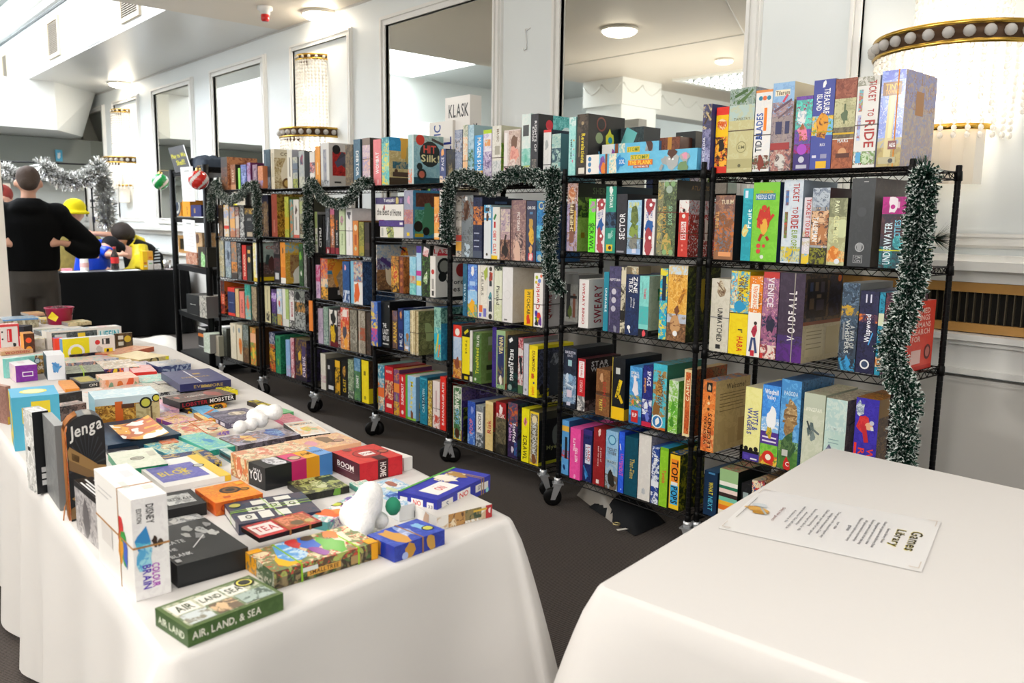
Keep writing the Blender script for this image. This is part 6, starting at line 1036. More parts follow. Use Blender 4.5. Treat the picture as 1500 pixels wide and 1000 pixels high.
tb((264, 574), 563, (338, 552), (236, 544), 'large flat indigo box with faint gold lettering and a white stripe', '2a2c5c;r.4,.3,.6,.6:b8a060;tEVERMORE@a89058@.3-.7@h@.2-.9', '262856', '4a4c78,525482;r.42,.05,.45,.95:e8e8f0;tEVERMORE@b89a5a@.25-.6@h@.2-.75;r.5,.6,.65,.7:b89a5a', zb=TH + .02)
tb((331, 580), 573, (348, 567), (318, 562), 'bright yellow box poking out beneath the indigo one', 'f0e020', 'e8d818', 'f0e430,3a3a20')
tb((275, 606), 600, (332, 590), (255, 592), 'black, orange and yellow striped box beneath the red and white titled one', '2a2420,e89028,f0d828', '1c1c1c', '3a3028,e87828,f0d030,222')
tb((306, 619), 612, (332, 604), (278, 596), 'sky blue box with an orange slanted band', '68b0dc,e87828', '58a0cc', '7abce4,58a8d8;s.1,.3,.9,.6,.1:d8743a')
tb((333, 628), 620, (390, 604), (303, 602), 'grey-violet comic box next to the cotton clouds', '5f5a70,3c3850,9a94a8;r.1,.2,.3,.8:c8c4d0;r.4,.2,.6,.8:a8a4b8', '4c4860;r.1,.2,.3,.8:d8d4dc;r.4,.2,.6,.8:d0ccd8;r.7,.2,.9,.8:d8d4dc', '6a6678,8a8698,4c4860;o.6,.65,.22:c8beb0;o.6,.65,.17:a89c8c,d8ccb8;q.6,.65,.1:e8dcc8')
tb((388, 602), 596, (401, 590), (362, 586), 'dark box with a yellow scrawl, at the table edge', '3a2c1c,8a6a30', '2a2018', '4a4030,d8c838,8a7a38')
tb((411, 612), 606, (430, 602), (395, 600), 'pale green box edge beside the pink box', '5ab070', '58a868', '8acc98,78c088')
tb((418, 625), 620, (445, 612), (398, 607), 'rose pink wrapped box at the right table edge', 'c84a78,e88aa0', 'b84a6a', 'dc8a9c,c87888,e8a8b4;s.1,.5,.9,.5,.03:a85058', film=True)
tb((442, 646), 639, (484, 629), (416, 619), 'white puzzle box with rainbow cloud and black edged title', '1c1a18;tBUMFUZZLE@eeeae4@.2-.8@h@.05-.9', '2a2826', 'f0ece4;r.05,.1,.95,.9:e8e4dc,f0c8a0;q.4,.45,.2:e8d058,a8d078,e8a070;tBUMFUZZLE@3a3632@.72-.86@h@.1-.9;q.7,.35,.12:a8c8a0,e8b080')
tb((348, 662), 653, (440, 635), (322, 638), 'clear-wrapped box of misty blue and gold with orange bands', '34303a,5a5460,1c1a20', '8a8078', '8a7a78,b8b0c0,5a6a90;q.3,.5,.12:e8c068;q.75,.6,.15:3a58a8,8ab0d8;s.1,.4,.5,.7,.012:c86a38;s.1,.7,.45,.35,.012:c86a38;o.2,.2,.06:555', film=True)
tb((308, 668), 660, (344, 650), (262, 638), 'seafoam green box with a coastline picture', '2a9a88,3aa890', '4aa898', '88ccb4,6ab8c8,a8d8b8;q.6,.5,.2:4a98c8;r.1,.05,.9,.08:c8e8dc')
tb((270, 646), 640, (336, 628), (244, 622), 'cream busy-print box crossed by an orange band', 'd8b8a0,8a6ab8', 'd8c8b0', 'f0dcc0,e88a58,b8c890;q.3,.5,.15:e8a060,d0586a;s0,.75,1,.6,.012:c85a2a;o.75,.3,.12:3a302c;o.75,.3,.09:c8a8a0', film=True, bands=[(.5, 'c85a2a', 'v')])
tb((256, 627), 621, (290, 611), (216, 606), 'purple-edged yellow sunburst box with an orange band', '8a3a98,e8b838;tTIMES@f0d040@.2-.8@h@.1-.6', '6a2a7a', 'e8c888,d8a0b8,b86a90;s.1,.4,.9,.6,.04:d89a28;s.2,.7,.8,.3,.03:c88a30', bands=[(.45, 'd89a38', 'd')])
tb((250, 606), 600, (262, 596), (222, 580), 'pale pink stack of thin books with a lilac spine', 'd8a8c0,e8b8c8,b890b8', 'c8b0d0', 'e8a8b8,c8a0c8,f0c8d0')
tb((252, 694), 687, (326, 679), (232, 668), 'midnight blue and gold village box', '1c2040,c8b048,3a3a68', '202448', '3c4878,c8a860,22284c;q.5,.5,.14:e8d8a8,8a6a40;r.7,0,.78,1:b8a868')
tb((250, 672), 667, (296, 658), (210, 650), 'turquoise box with pale comic heads', '3a98b0,d8d8a0', '3a90a8', 'a8ccb8,58b0c8,e8e0b0;q.3,.5,.15:e8e4cc,c8b080;r.3,.3,.6,.7:d8d8b8,7a8a78')
tb((168, 678), 672, (214, 664), (156, 658), 'black card with a pale round crest under the leaflet box', '1a1c24', '1a1c24', '22242c,3a3c44;o.4,.5,.26:c8c8c8;o.4,.5,.2:22242c;q.4,.5,.1:d8d8d8')
tb((364, 709), 675, (455, 656), (338, 662), 'cream floral box behind the black four-colour box', 'e4cfa8', 'dccaa4,c87848,8a7a50;q.5,.5,.2:c86a48,e8dcc0', 'ead8b8,d89878,a8a888;q.4,.5,.14:d88a70,f0e0c8')
tb((389, 719), 685.6, (486, 661.5), (364, 671), 'long box in black, magenta, amber and sky blue blocks', '1c1e20;r.38,0,.6,1:c8286a;r.6,0,.8,1:e8a018;r.8,0,1,1:4a88cc', '1a1c1e;tYOU@e8e8ea@.3-.7@h@.1-.8;tHEAR@d8d8dc@.72-.84@h@.3-.8', '242628;r.38,0,.6,1:d8487c;r.6,0,.8,1:eca820;r.8,0,1,1:6aa0dc;q.25,.5,.13:d8d8dc,8a8a90;tAM@8a5a10@.3-.6@h@.63-.78;tHOW@2a5088@.3-.6@h@.82-.98;o.5,.3,.09:6a5040;o.5,.3,.07:c8b090')
tb((527, 708), 679.5, (590, 664.5), (485.5, 660), 'red and maroon box with white framed block letters', 'd0202c,c81c28;r.42,0,.66,1:3a1418;tHOME@f0e4e0@.1-.85@d@.46-.62', '4a1a24,521e28;tBOOM@f0e8e4@.45-.75@h@.22-.8;r.22,.38,.8,.4:e0d0d0', 'd43a34,c83430;o.5,.5,.3:7a2024;o.5,.5,.27:b8302c;r.36,.38,.64,.62:f0e8e4;tBOOM@7a2024@.42-.58@h@.38-.62;o.85,.45,.12:3a2a24;o.85,.45,.09:b8604a;o.3,.9,.1:8a4a40;r.42,0,.66,.25:4a1a20')
tb((592, 690), 671, (603, 661), (552, 641), 'white box tight against the back of the red box', 'e8e6e2', 'dcd8d4', 'eeebe6;r.5,.3,.6,.32:c83a38')
tb((450, 668), 662, (529, 646), (416, 648), 'peach-coloured flat box with brown medallions', 'e8b08a', 'e0a880', 'e8bc8c,d8a890,e8d0a8;q.6,.6,.14:8a7058;o.75,.4,.1:6a5248;o.75,.4,.08:b89080;q.3,.5,.12:e0a0b0')
tb((448, 734), 724, (512, 709), (421, 704), 'small dark jungle-green box in front of the red one', '1c1c18,2a2a20;q.7,.5,.1:6a9a3a', '14140f', '3c4828,a8b068,1e2414;q.5,.5,.2:c8cca0,7a8a48;s.1,.6,.8,.4,.02:8a9a50')
tb((350, 784), 768, (468, 748), (327, 738), 'slate box scattered with white rounded letter tiles', '3c3c50,2c3c58', '3a3448;r.1,.2,.8,.8:d8d8d4', '4a4454,2c4058;r.05,.1,.25,.35:e0e0d8;r.3,.1,.45,.4:e4e4dc;r.5,.1,.66,.35:dcdcd4;r.2,.42,.4,.62:e4e4dc;r.46,.45,.62,.7:e0e0d8;r.68,.4,.84,.65:e4e4dc;r.3,.7,.5,.9:dcdcd4;r.6,.75,.8,.92:e0e0d8;tB@333@.48-.58@h@.26-.34;tO@333@.15-.3@h@.12-.2;tD@333@.5-.65@h@.5-.58;tG@333@.45-.6@h@.72-.8;o.1,.8,.07:b8b050;s0,.55,1,.6,.006:9ac848;s.55,0,.45,1,.006:9ac848', bands=[(.5, '9ac848', 'd')])
tb((380, 795), 788, (472, 762), (352, 772), 'rounded red and black tin resting on the letter tile box', '1c1412', '1c1412', 'c8383a,7a2a20;r.05,.15,.42,.85:e8dcd8;tTEA@b82a34@.3-.7@h@.08-.4;r.5,.1,.95,.9:a8603c,d88a6a;o.7,.35,.1:6a5a40;o.88,.3,.07:b8b070', zb=TH + .052, name='game_tin', bands=[(.48, 'a8703c', 'v'), (.8, 'a8703c', 'v')])
tb((402, 864), 838, (553, 791), (362, 804), 'big cartoon-covered box with amber ends and green band', '3a3024,8a7a58,4a6a38;b.6-1:5a4a34,a8b860,c84a38;r.93,0,1,1:f0a818;r.3,.2,.62,.55:d8a040;tSMALLTREE@5a3a18@.25-.5@h@.32-.6;r.25,.5,.4,.75:d8dcd8;r.72,.1,.82,.6:a88a58', 'f0a818,8a7a5a;r.4,0,1,1:3a5a2c,c8c8b0', '7a8a58,e8d8b0,c84838;q.2,.3,.12:f0c020;q.3,.6,.14:58a0e0,c8e0f0;q.5,.7,.1:3a68c8;q.65,.4,.12:5ab038;q.8,.6,.1:e8e0c8;q.5,.3,.08:8a3a98;q.75,.8,.07:e87828;q.4,.85,.07:c83a3a;r.0,.85,.12,1:f0a818;r.9,0,1,.2:f0a818;o.55,.88,.06:5a4a3a', bands=[(.25, '8ac020', 'v'), (.8, '9ad028', 'v')])
tb((578, 824), 801, (651, 772), (540, 778), 'shiny blue tin with amber bananas and a tan band', '2438a0,2c44b0;q.3,.4,.12:c8943a;q.72,.5,.1:c89a48;o.2,.2,.06:a8b8e8', '2038a0;q.4,.5,.15:d89a40', '3850b8,4a62c8;q.25,.5,.2:d8a050;q.5,.6,.14:98a8d8,c8d0f0;q.8,.6,.1:8ac0e8;o.85,.35,.1:1a1c20;o.85,.35,.08:d0d060', name='game_tin', bands=[(.55, 'a87a48', 'v')], film=True)
tb((480, 778), 765, (546, 724), (452, 735), 'white-teal box of orange and purple critters behind the blue tin', '68b0b0,e8e0d8,8a4a98', '58a0a0', '8ac8c0,f0ece8,c878b8;q.25,.6,.14:e86a28;q.5,.4,.13:f0e0e8;q.7,.2,.1:9a3a90;q.8,.7,.1:7a6ab0;r.4,.5,.8,.75:f4f0f0,e8d8e8;r.5,.3,.55,.6:b83a78;o.55,.88,.08:2a2a2c;o.55,.88,.06:c8d040;q.35,.2,.08:e88a38')
tb((640, 777), 757.5, (719, 734), (592, 728), 'white story box with a brown pirate, under the bright blue box', 'e8e4dc,c8b090;r.2,0,.5,1:b88a50,e0d0b0,6a4a34;r.5,.2,.8,1:8a7a50,3a4a38;r.88,0,1,1:b02c30;q.95,.6,.03:e8dcd8;r.65,.7,.9,.85:d8b040', 'dcdad6;q.3,.5,.08:2a2a2a;q.7,.4,.1:c8a890', 'd8d4cc')
tb((585, 764), 742, (640, 727), (524, 710), 'white-edged pastel adventure box beside the bright blue box', 'e4e6e6', 'e0e4e6;r.1,.3,.4,.6:a8c8d0', 'a8c8e0,e8e8e8,7ab0c8;q.3,.4,.15:3a6ac0,8ab8e8;q.7,.8,.13:a86a58;q.5,.6,.12:c8d8b0;tJUNIOR@2c50a8@.25-.5@h@.1-.7')
tb((640, 757), 732, (718.5, 692), (585, 708), 'bright blue box with red NO speech bubbles and number cards', '2c34a0,3038ac;r.08,.25,.28,.75:e8e4e0;tS@5a6a88@.35-.65@h@.14-.22;r.36,.15,.6,.85:f2eeea;tNO@d02c28@.42-.75@h@.38-.58;tTHANKS@d8a8a8@.27-.35@h@.4-.56;r.7,.3,.85,.75:e8e4e0;r.87,.25,.95,.7:e8e4e0;tI7@5a5a70@.4-.65@h@.72-.83;o.93,.15,.03:9ad8d8', '282e98;r.06,.3,.25,.75:e8e4e0;r.35,.2,.65,.8:f2eeea;tNO@d02c28@.42-.72@h@.4-.6;r.75,.25,.92,.75:e8e4e0;t33@5a5a70@.4-.6@h@.78-.9', '3038a8,363eb4;r.12,.15,.5,.65:f2eeea;tNO@d02c28@.25-.5@i@.17-.46;tTHANKS@d89898@.52-.6@i@.18-.45;r.5,.45,.85,.85:e8dcc0,b89a68,3038a8;q.62,.65,.1:f0e8d8;q.78,.6,.08:b08848;r.0,.93,1,1:58a848', zb=TH + .018, bands=[(.82, 'a8845c', 'v'), (.86, 'a8845c', 'v')])
# further back on the left table
tb((70, 557), 521, (94.5, 519), (63, 514), 'small upright white box with a blue flying bird', 'e9ecf2;q.5,.5,.22:5a98d0,2a5a98;s.3,.7,.6,.5,.06:4a88c8;s.4,.3,.8,.55,.05:5a98d0', '2a4a5c', 'eceff4')
tb((24, 560), 536, (54, 534), (9, 527), 'purple and white small box topped with a pale label', '7a2a98,8238a0;r.3,.3,.8,.6:e8e0ec;r.34,.36,.76,.54:7a2a98', 'e0c8c8,d8b8d0', 'eceaf0;r.3,.3,.6,.6:e4d4dc')
tb((10, 554), 526, (66, 517), (5, 522), 'long mint box with an orange sketch panel', '8ad4cc,98dcd4;r.72,0,.96,1:a8843c,e8dcc8,5a4a3c;o.78,.7,.08:2a4a68;o.78,.7,.06:c8dce0', '6ab8b0', 'a8e0d8;s.4,0,.4,1,.01:c86a5a')
tb((2, 511), 476, (27, 473), (-8, 474), 'white box with red corners and a red ribbon title', 'eeeae8;r.92,0,1,1:d82a34;r0,.9,1,1:e04a50;r.35,.25,.6,.8:d82a34;r.4,.3,.45,.75:f0e0e0;o.1,.7,.05:2a2a2c;o.1,.4,.05:2a2a2c;q.7,.1,.1:2a2a2a', 'd82a34', 'f0e4e4,d84a50')
tb((36, 517), 489, (50, 487), (29, 486), 'orange and brown upright box with two round buttons', '4a2a1c,5a3424;o.45,.65,.28:e8542a;o.45,.2,.28:e89a2a', 'f0a020', 'c8882a')
tb((47, 513), 497, (66, 494), (42, 493), 'small pale crate of counters behind the two-button box', 'dcd8d0,c8c4b0', 'ccc', 'e8e4dc,d8c860,b8b0a8')
tb((70, 512), 486, (178, 471.5), (64, 477), 'long white display box with a dark window and cupcake lettering', 'e8e4e0;r.06,.1,.66,.9:4a5458,6a7478,2c3438;r.1,.4,.25,.8:c8ccd0;r.4,.5,.5,.8:e8c838;r.68,.25,.97,.85:dcecee;tUFFIN@2aa0b8@.3-.8@h@.7-.96', 'd8d4cc', 'ccd0cc,8aa0b8,e0dcd0;r.6,.1,.98,.9:ece8e4;q.78,.5,.1:e0c8c8')
tb((93, 528), 497, (167, 490), (87, 494), 'yellow and white upright toddler game box', 'f0e020,f4e424;r.5,0,1,1:eeeae6;o.25,.35,.16:f4f0ec;o.25,.35,.11:f0e020;o.66,.72,.05:d8383c;r.75,.6,.9,.88:3a3a3c;r.78,.62,.82,.86:e8e4e4;q.7,.3,.08:c8c4c0;r.78,.05,.95,.4:f0d828;q.85,.25,.03:222', '4a88b8', 'e0e4e8')
tb((81, 520), 496, (92, 494), (78, 492), 'red and navy rounded box behind the yellow toddler game', 'e04034;b0-.25:2c2c88', 'd83a30', 'e8503c,3a48b0')
tb((106, 516), 506, (140, 502), (103, 504), 'small maroon card box leaning on the yellow box', '6a2a24,8a3a30;r.05,.3,.2,.7:dcd4d0;r.8,.3,.95,.7:c86a50', '4a1c18', '7a3a30,a85a48', film=True)
tb((105, 528), 520, (148, 514), (103, 517), 'dark navy figure pack under the maroon card box', '1c2038,6a4a48', '1c1c28', '4a4044,8a6a60,222')
tb((170, 511), 489, (194, 486), (167, 487), 'little brown cabinet box with white labels and a yellow disc', '4a3a28,6a5438;r.15,.6,.45,.85:dcd8cc;r.15,.2,.45,.45:dcd8cc;o.7,.6,.2:d8b838;r.95,0,1,1:2a2018', '3a2c20', '6a5a30')
tb((172, 526), 519, (226, 506), (140, 512), 'reddish tan flat box with map lines', 'b85a40,c86a4a', 'a85a40', 'd8986a,c87858,e0b888;s.1,.2,.9,.4,.01:a84030')
tb((204, 534), 527, (247, 517), (158, 517), 'cream flat box with a dark ring at its front', 'c8b880,b8a870;o.5,.3,.16:2a2a24;o.5,.3,.1:b8a870;tMONGOLIA@7a6a38@.2-.8@h@.02-.4;r.88,.3,.99,.9:e8e020', 'c8b078', 'e8d8a8,e0cc98')
tb((98, 557), 547.5, (152, 540), (94, 536), 'grey-green flat box tied with a lime band', '16181a,24282a', '222', '8a8f80,6a7068,a8ac9c;s.5,0,.5,1,.012:a8d048', bands=[(.45, 'a8d030', 'v')])
tb((153, 549), 541, (204, 533), (140, 529), 'cartoon animal box with a purple and orange front', '2a2430,e87a38,6a3a98;q.3,.4,.08:e8c838;q.6,.5,.12:e8e0e8', '222', 'b8b0a0,e8e0d8,c8a070')
tb((232, 546), 537, (279, 531.5), (214, 530), 'blue and silver film-wrapped flat box', '2a3a68,8a98b0', '24386a', 'b8b0a8,8a98b0,d8d0c8;s0,.1,1,.1,.02:3a5a9a', film=True)
tb((196, 553), 546, (230, 541), (186, 536), 'pink flat box with a bright red edge', 'd8342c', 'd84a48', 'e8a8a8,e8c0c0')
tb((206, 566), 560, (243, 554), (198, 550), 'pale mint and coral flat box', 'a8ccc0,c85a50', '9ac8b8', 'a8d8cc,88c4b8,e8d8c8')
tb((152, 571), 557, (202, 551), (140, 548), 'peach box with orange and sage leaf shapes', 'e8b8a0;q.2,.3,.08:7a9a80;q.45,.4,.1:d8743a;q.75,.6,.12:d85a34;q.9,.2,.06:8aa080;q.1,.7,.06:e89a68', 'e0b098,7a9a80', 'f0ccb8,e8b8a0,f4dcc8')
tb((119, 569), 562, (148, 557), (102, 552), 'charcoal box with a mustard lid panel', '34383a;tON@c8c8c0@.2-.8@h@.4-.8', '2c3032', '3c4042;r.1,.2,.9,.9:b8a83a,a89830')
tb((96, 575), 570, (116, 566), (86, 557), 'plain bright orange flat box', 'd8862a', 'e08a28', 'e89a30,e0902c')
tb((180, 590), 585, (262, 571), (120, 577), 'long thin pale box lying across the middle', 'c8c4bc,8a8a88,e8d0c8', 'ccc', 'e8b8a8,c8c8c0,a8b0b0')
tb((235, 580), 575, (263, 566), (205, 560), 'grey stone-pattern box beside the indigo one', 'c8c8c8,2a2c2e,a8a8a8', 'bbb', 'c0bcb0,a8a498,d8d4c8')
tb((5, 482), 469, (56, 462), (2, 458), 'blue-lidded clear case of small wooden pieces', '8a8068,b0a890,5a5444;b.85-1:5a90c8;r.3,.1,.4,.8:c8c4b0;r.55,.1,.62,.8:c0bca8', '6a6458', '8ab4d8,d8d8d4', film=True, hmin=.07)
tb((12, 492), 478, (34, 482), (10, 470), 'dark tilted phone case beside the clear case', '1c1c28', '222', '2a2838')
tb((42, 463.5), 460, (68, 457), (30, 456.5), 'flat peach and gold magazine by the pink tub', 'c8a088', 'bbb', 'e0a888,e8c878,c88878', hmin=.012)
tb((60, 474), 468, (86, 465), (56, 464), 'small yellow and white printed box in front of the pink tub', 'e8d058,e0dcd0', 'ccc', 'e8e0c0,e8c838')
# smaller boxes filling the gaps between the others
tb((2, 521), 515, (48, 508), (-10, 509), 'low tan box with crimson lettering behind the mint box', 'c8a078;tWOODEN@a82838@.2-.8@h@.05-.95', 'b89068', 'c89870,d8b898,a86a58')
tb((-6, 585), 577, (24, 571), (-14, 572), 'busy cream and yellow box at the left edge beside the tin', 'd8ccb0,a88a68,e8c840', 'b8a888', 'e8dcc0,a89878,c8783a')
tb((97, 538), 532, (152, 524), (92, 523), 'lilac and peach comic box behind the lime-banded one', '8a8a98,d8a890,4a4a58', '777', 'd0b8c0,8ac0c0,e8c8a0,b86a60')
tb((140, 532), 527, (176, 521), (128, 520), 'thin silver-blue box next to the toddler game', '8a9ab0,c8ccd8', '777', 'b8c0d0,e0a8a0,a8b8c8')
tb((200, 541), 536, (226, 532), (186, 529), 'thin lavender box ahead of the cream flat box', 'a8a0c0,6a6a80', '777', 'd8c8d8,a8b0c8,e0d8c8')
tb((340, 680), 669, (351, 664), (321, 657), 'pale teal box with dark block letters beside the cream floral one', '2a3a40;tBLOX@c8d0d0@.2-.8@h@.1-.9', '3a6a70;r.1,.3,.9,.7:1c2428', 'b8ccc8,8ab0b0,d8dcd0')
tb((262, 777), 772, (303, 753), (238, 752), 'clear bag of silver and white cards on the left table', 'c8c8c4,7a7c7c', 'aaa', 'e0e0dc,8a8c8c,c8ccd0', film=True)
tb((206, 620), 614, (244, 606), (196, 604), 'slim mauve and gold box behind the leaflet box', 'b88aa0,e8c070', '999', 'd8b8c8,e8c888,a87a98')
tb((300, 622), 616, (318, 611), (284, 604), 'small amber box by the grey-violet comic box', 'd88828,f0c040', 'a86820', 'e8b060,f0d890,c87830')
tb((210, 592), 585, (236, 578), (196, 576), 'cream and black striped box near the sunlit interior box', 'd8d4c8,2a2a2c', '888', 'e0dccf,8a8a84,c8b8a0')
tb((232, 568), 562, (262, 555), (214, 553), 'grey pebble-print box behind the indigo box', 'b8b4a8,5a5854', '888', 'c8c4b8,9a9890,e4e0d4')
tb((60, 492), 486, (100, 479), (50, 479), 'olive and blue map box behind the display box', '8a9a78,4a6a98', '777', '9aa888,5a7aa8,d8d0a8')
tb((100, 478), 473, (134, 467), (88, 467), 'pale sand-coloured box near the pink tub', 'd8c8a0,a89870', '999', 'e0d4b0,b8c0a0,e8d060')
tb((30, 474), 470, (58, 465), (24, 465), 'brown printed box beside the clear case', '8a6a50,c8b090', '777', 'a88868,d8c8a8,6a5040')
tb((524, 722), 714, (548, 709), (512, 706), 'bright jade and white card pack behind the pastel adventure box', '58b098,e8e8e0', '489080', 'a8d8c8,e8e0d8,58a890')
tb((556, 800), 790, (572, 785), (545, 778), 'small green game pack beside the shiny blue tin', '3a7a4a,d8d8a8', '2a5a38', '58a068,e8e0b0,2a6a48')
tb((238, 656), 650, (262, 645), (230, 643), 'orange-red sliver of a box beside the large navy box', 'd8643a,e8a070', 'b85030', 'e88858,d8b0a0,c85a3a')
# pink tub with a handle
P = onZ(88, 474, TH); t = thing('plastic_tub', P, 'magenta plastic tub with a black handle and yellow label', 'tub')
mb = MB(); mb.lathe([(.001, 0), (.115, 0), (.14, .17), (.15, .175), (.15, .185), (.135, .185), (.11, .01), (.001, .01)], n=24); mb.obj('body', mat('magenta_plastic', 'a8184a', .35), t)
mb = MB(); mb.tube([(.15 * math.cos(g), .15 * math.sin(g) * .3 - .12 * math.sin(g), .16 - .1 * math.sin(g)) for g in [PI * k / 12 for k in range(13)]], .004, 6); mb.obj('handle', mat('black_plastic', '16161a', .4), t); t.rotation_euler = (0, 0, -.3); t.scale = (.72, .72, .72)
mb = MB(); mb.add([(-.11, -.098, .08), (-.03, -.137, .04), (.0, -.14, .09), (-.06, -.128, .15)], [(0, 1, 2, 3)]); mb.obj('label', mat('yellow_label', 'e8d020', .5), t)
mb = MB()
for i in range(40): mb.ball((random.uniform(-.062, .062), random.uniform(-.062, .062), .115 + random.uniform(0, .015)), .013, 6)
o = mb.obj('dice', mat('mixed_dice', '6a3440', .4, var=.6, bs=40)); o.location = P; tag(o, 'heap of small dark dice filling the magenta tub', 'dice', kind='stuff')
# cotton clouds and the white plush
def cloud(name, x, y, spots, label, cat):
    P = onZ(x, y, TH + .05); me = D.metaballs.new(name); me.resolution = .006; me.threshold = .35
    for dx, dy, dz, r in spots: e = me.elements.new(); e.co = (dx, dy, dz); e.radius = r
    o = D.objects.new(name, me); C.objects.link(o); dg = bpy.context.evaluated_depsgraph_get(); m2 = D.meshes.new_from_object(o.evaluated_get(dg)); D.objects.remove(o)
    for p in m2.polygons: p.use_smooth = True
    m2.materials.clear(); m2.materials.append(mat('cotton_wool', 'f4f3f1', .95, bump=.35, bs=160)); q = D.objects.new(name, m2); C.objects.link(q); q.location = P; return tag(q, label, cat)
cloud('cotton_cloud', 352, 622, [(0, 0, -.01, .042), (.045, .0, -.005, .04), (.09, .015, .0, .046), (.12, .06, .02, .052), (.155, .02, .025, .05), (.08, .05, .015, .045)], 'white cotton wool cloud lying across boxes in the middle of the left table', 'cotton wool')
q = cloud('plush_toy', 528, 764, [(0, 0, -.01, .058), (.035, .025, .03, .066), (.0, .04, .01, .055), (.075, .02, -.02, .036), (-.03, -.03, -.03, .04), (.045, .02, .065, .05)], 'soft white plush with a green patch lying behind the blue tin', 'soft toy')
mb = MB(); mb.ball((.105, .0, .02), .022, 10, 1.2); mb.obj('green_patch', mat('green_felt', '2a8a68', .9), q)
# ------------------------------------------------------------------ tinsel
TG = mat('green_tinsel', '14382a', .35, .3); TW = mat('frosted_tip', 'e6eeea', .5); TS = mat('silver_tinsel', 'd9d9d6', .18, .9); TSW = mat('white_tinsel', 'f0f0ee', .5)
def garland(name, pts, r, dens, label, cat='tinsel garland', mats=(TG, TW), extra=(), seed=1):
    rnd = random.Random(seed); P = [V(p) for p in pts]; mb = MB(); mb.tube(P, .004, 5)
    def put(c, d, L_, tipf):
        s = d.cross(V((rnd.random() - .5, rnd.random() - .5, rnd.random() - .5))).normalized() * (.0016 + .0022 * (r / .05))
        m_ = c + d * L_ * (tipf if rnd.random() < .5 else .97); e = c + d * L_
        mb.m = 0; mb.add([c - s * .6, c + s * .6, m_ + s, m_ - s], [(0, 1, 2, 3)]); mb.m = 1; mb.add([m_ - s, m_ + s, e], [(0, 1, 2)])
    for a, b in zip(P, P[1:]):
        L_ = (b - a).length
        for _ in range(int(L_ * dens)):
            c = a.lerp(b, rnd.random()); d = V((rnd.gauss(0, 1), rnd.gauss(0, 1), rnd.gauss(0, 1))).normalized(); put(c, (d + (b - a).normalized() * .3).normalized(), r * rnd.uniform(.65, 1.15), rnd.uniform(.66, .9))
    for c, dr, n, rr in extra:
        for _ in range(n): d = (V(dr) + V((rnd.gauss(0, 1), rnd.gauss(0, 1), rnd.gauss(0, 1))) * .45).normalized(); mb.m = 0; s = d.cross(V((.3, .5, .8))).normalized() * .002; e = V(c) + d * rr * rnd.uniform(.6, 1.1); mb.add([V(c) - s, V(c) + s, e], [(0, 1, 2)])
    o = mb.obj(name, list(mats)); return tag(o, label, cat)
def pp(lst, X): return [onX(x, y, X) for x, y in lst]
g1 = pp([(1356, 250), (1349, 300), (1344, 350), (1338, 410), (1324, 460), (1305, 508), (1312, 545), (1330, 580), (1324, 625), (1322, 672), (1316, 720)], 3.22)
sprig = onX(1368, 350, 3.3)
garland('tinsel_garland', g1, .06, 8500, 'long frosted green tinsel garland hanging down the post at the right end', extra=[(sprig, (1, -.6, .1), 90, .09), (onX(1350, 250, 3.24), (0, 0, 1), 50, .07)], seed=2)
g2 = pp([(655, 352), (654, 324), (656, 285), (663, 264), (678, 257), (694, 260), (708, 268), (720, 277), (730, 266), (750, 255), (778, 257), (798, 264), (811, 254), (810, 296), (806, 340), (804, 366), (806, 397), (819, 424)], 3.22)
garland('tinsel_garland', g2, .052, 7000, 'frosted green tinsel garland swagged over the top of the third nearest rack', seed=3)
g3 = pp([(454, 372), (451, 345), (450, 310), (451, 276), (456, 266), (464, 276), (470, 288), (482, 297), (500, 299), (514, 291), (521, 276), (530, 268), (541, 266)], 3.25)
garland('tinsel_garland', g3, .046, 6000, 'frosted green tinsel garland looped on the fifth nearest rack', seed=4)
g4 = pp([(378, 345), (377, 315), (376, 285), (373, 270), (362, 274), (352, 288), (337, 294), (324, 286), (317, 268), (310, 285), (309, 320)], 3.22)
garland('tinsel_garland', g4, .046, 5500, 'frosted green tinsel garland draped along the furthest rack', seed=5)
def py(lst, Y): return [onY(x, y, Y) for x, y in lst]
garland('tinsel_garland', py([(62, 240), (72, 252), (88, 262), (106, 265), (124, 262), (138, 252), (146, 243)], 12.75), .15, 2600, 'silver and white tinsel swag hanging behind the standing man', mats=(TS, TSW), seed=6)
garland('tinsel_garland', py([(4, 244), (14, 252), (26, 258), (38, 263)], 12.75), .12, 2600, 'short silver tinsel swag at the left edge beside the white pillar', mats=(TS, TSW), seed=7)
garland('tinsel_garland', py([(147, 248), (152, 275), (155, 300), (157, 328)], 12.75), .15, 2600, 'silver tinsel column hanging beside the furthest sconce', mats=(TS, TS), seed=8)
a, b = onY(0, 236, 12.8), onY(132, 241, 12.8); t = thing('tinsel_stand', a, 'thin black pole frame carrying the silver tinsel', 'frame')
mb = MB(); mb.tube([V(), b - a], .012, 6); mb.obj('crossbar', mat('black_plastic', '16161a', .4), t)
for q in (V(), b - a): mb = MB(); mb.tube([q, V((q.x, q.y, -a.z))], .012, 6); mb.obj('upright', mat('black_plastic', '16161a', .4), t)

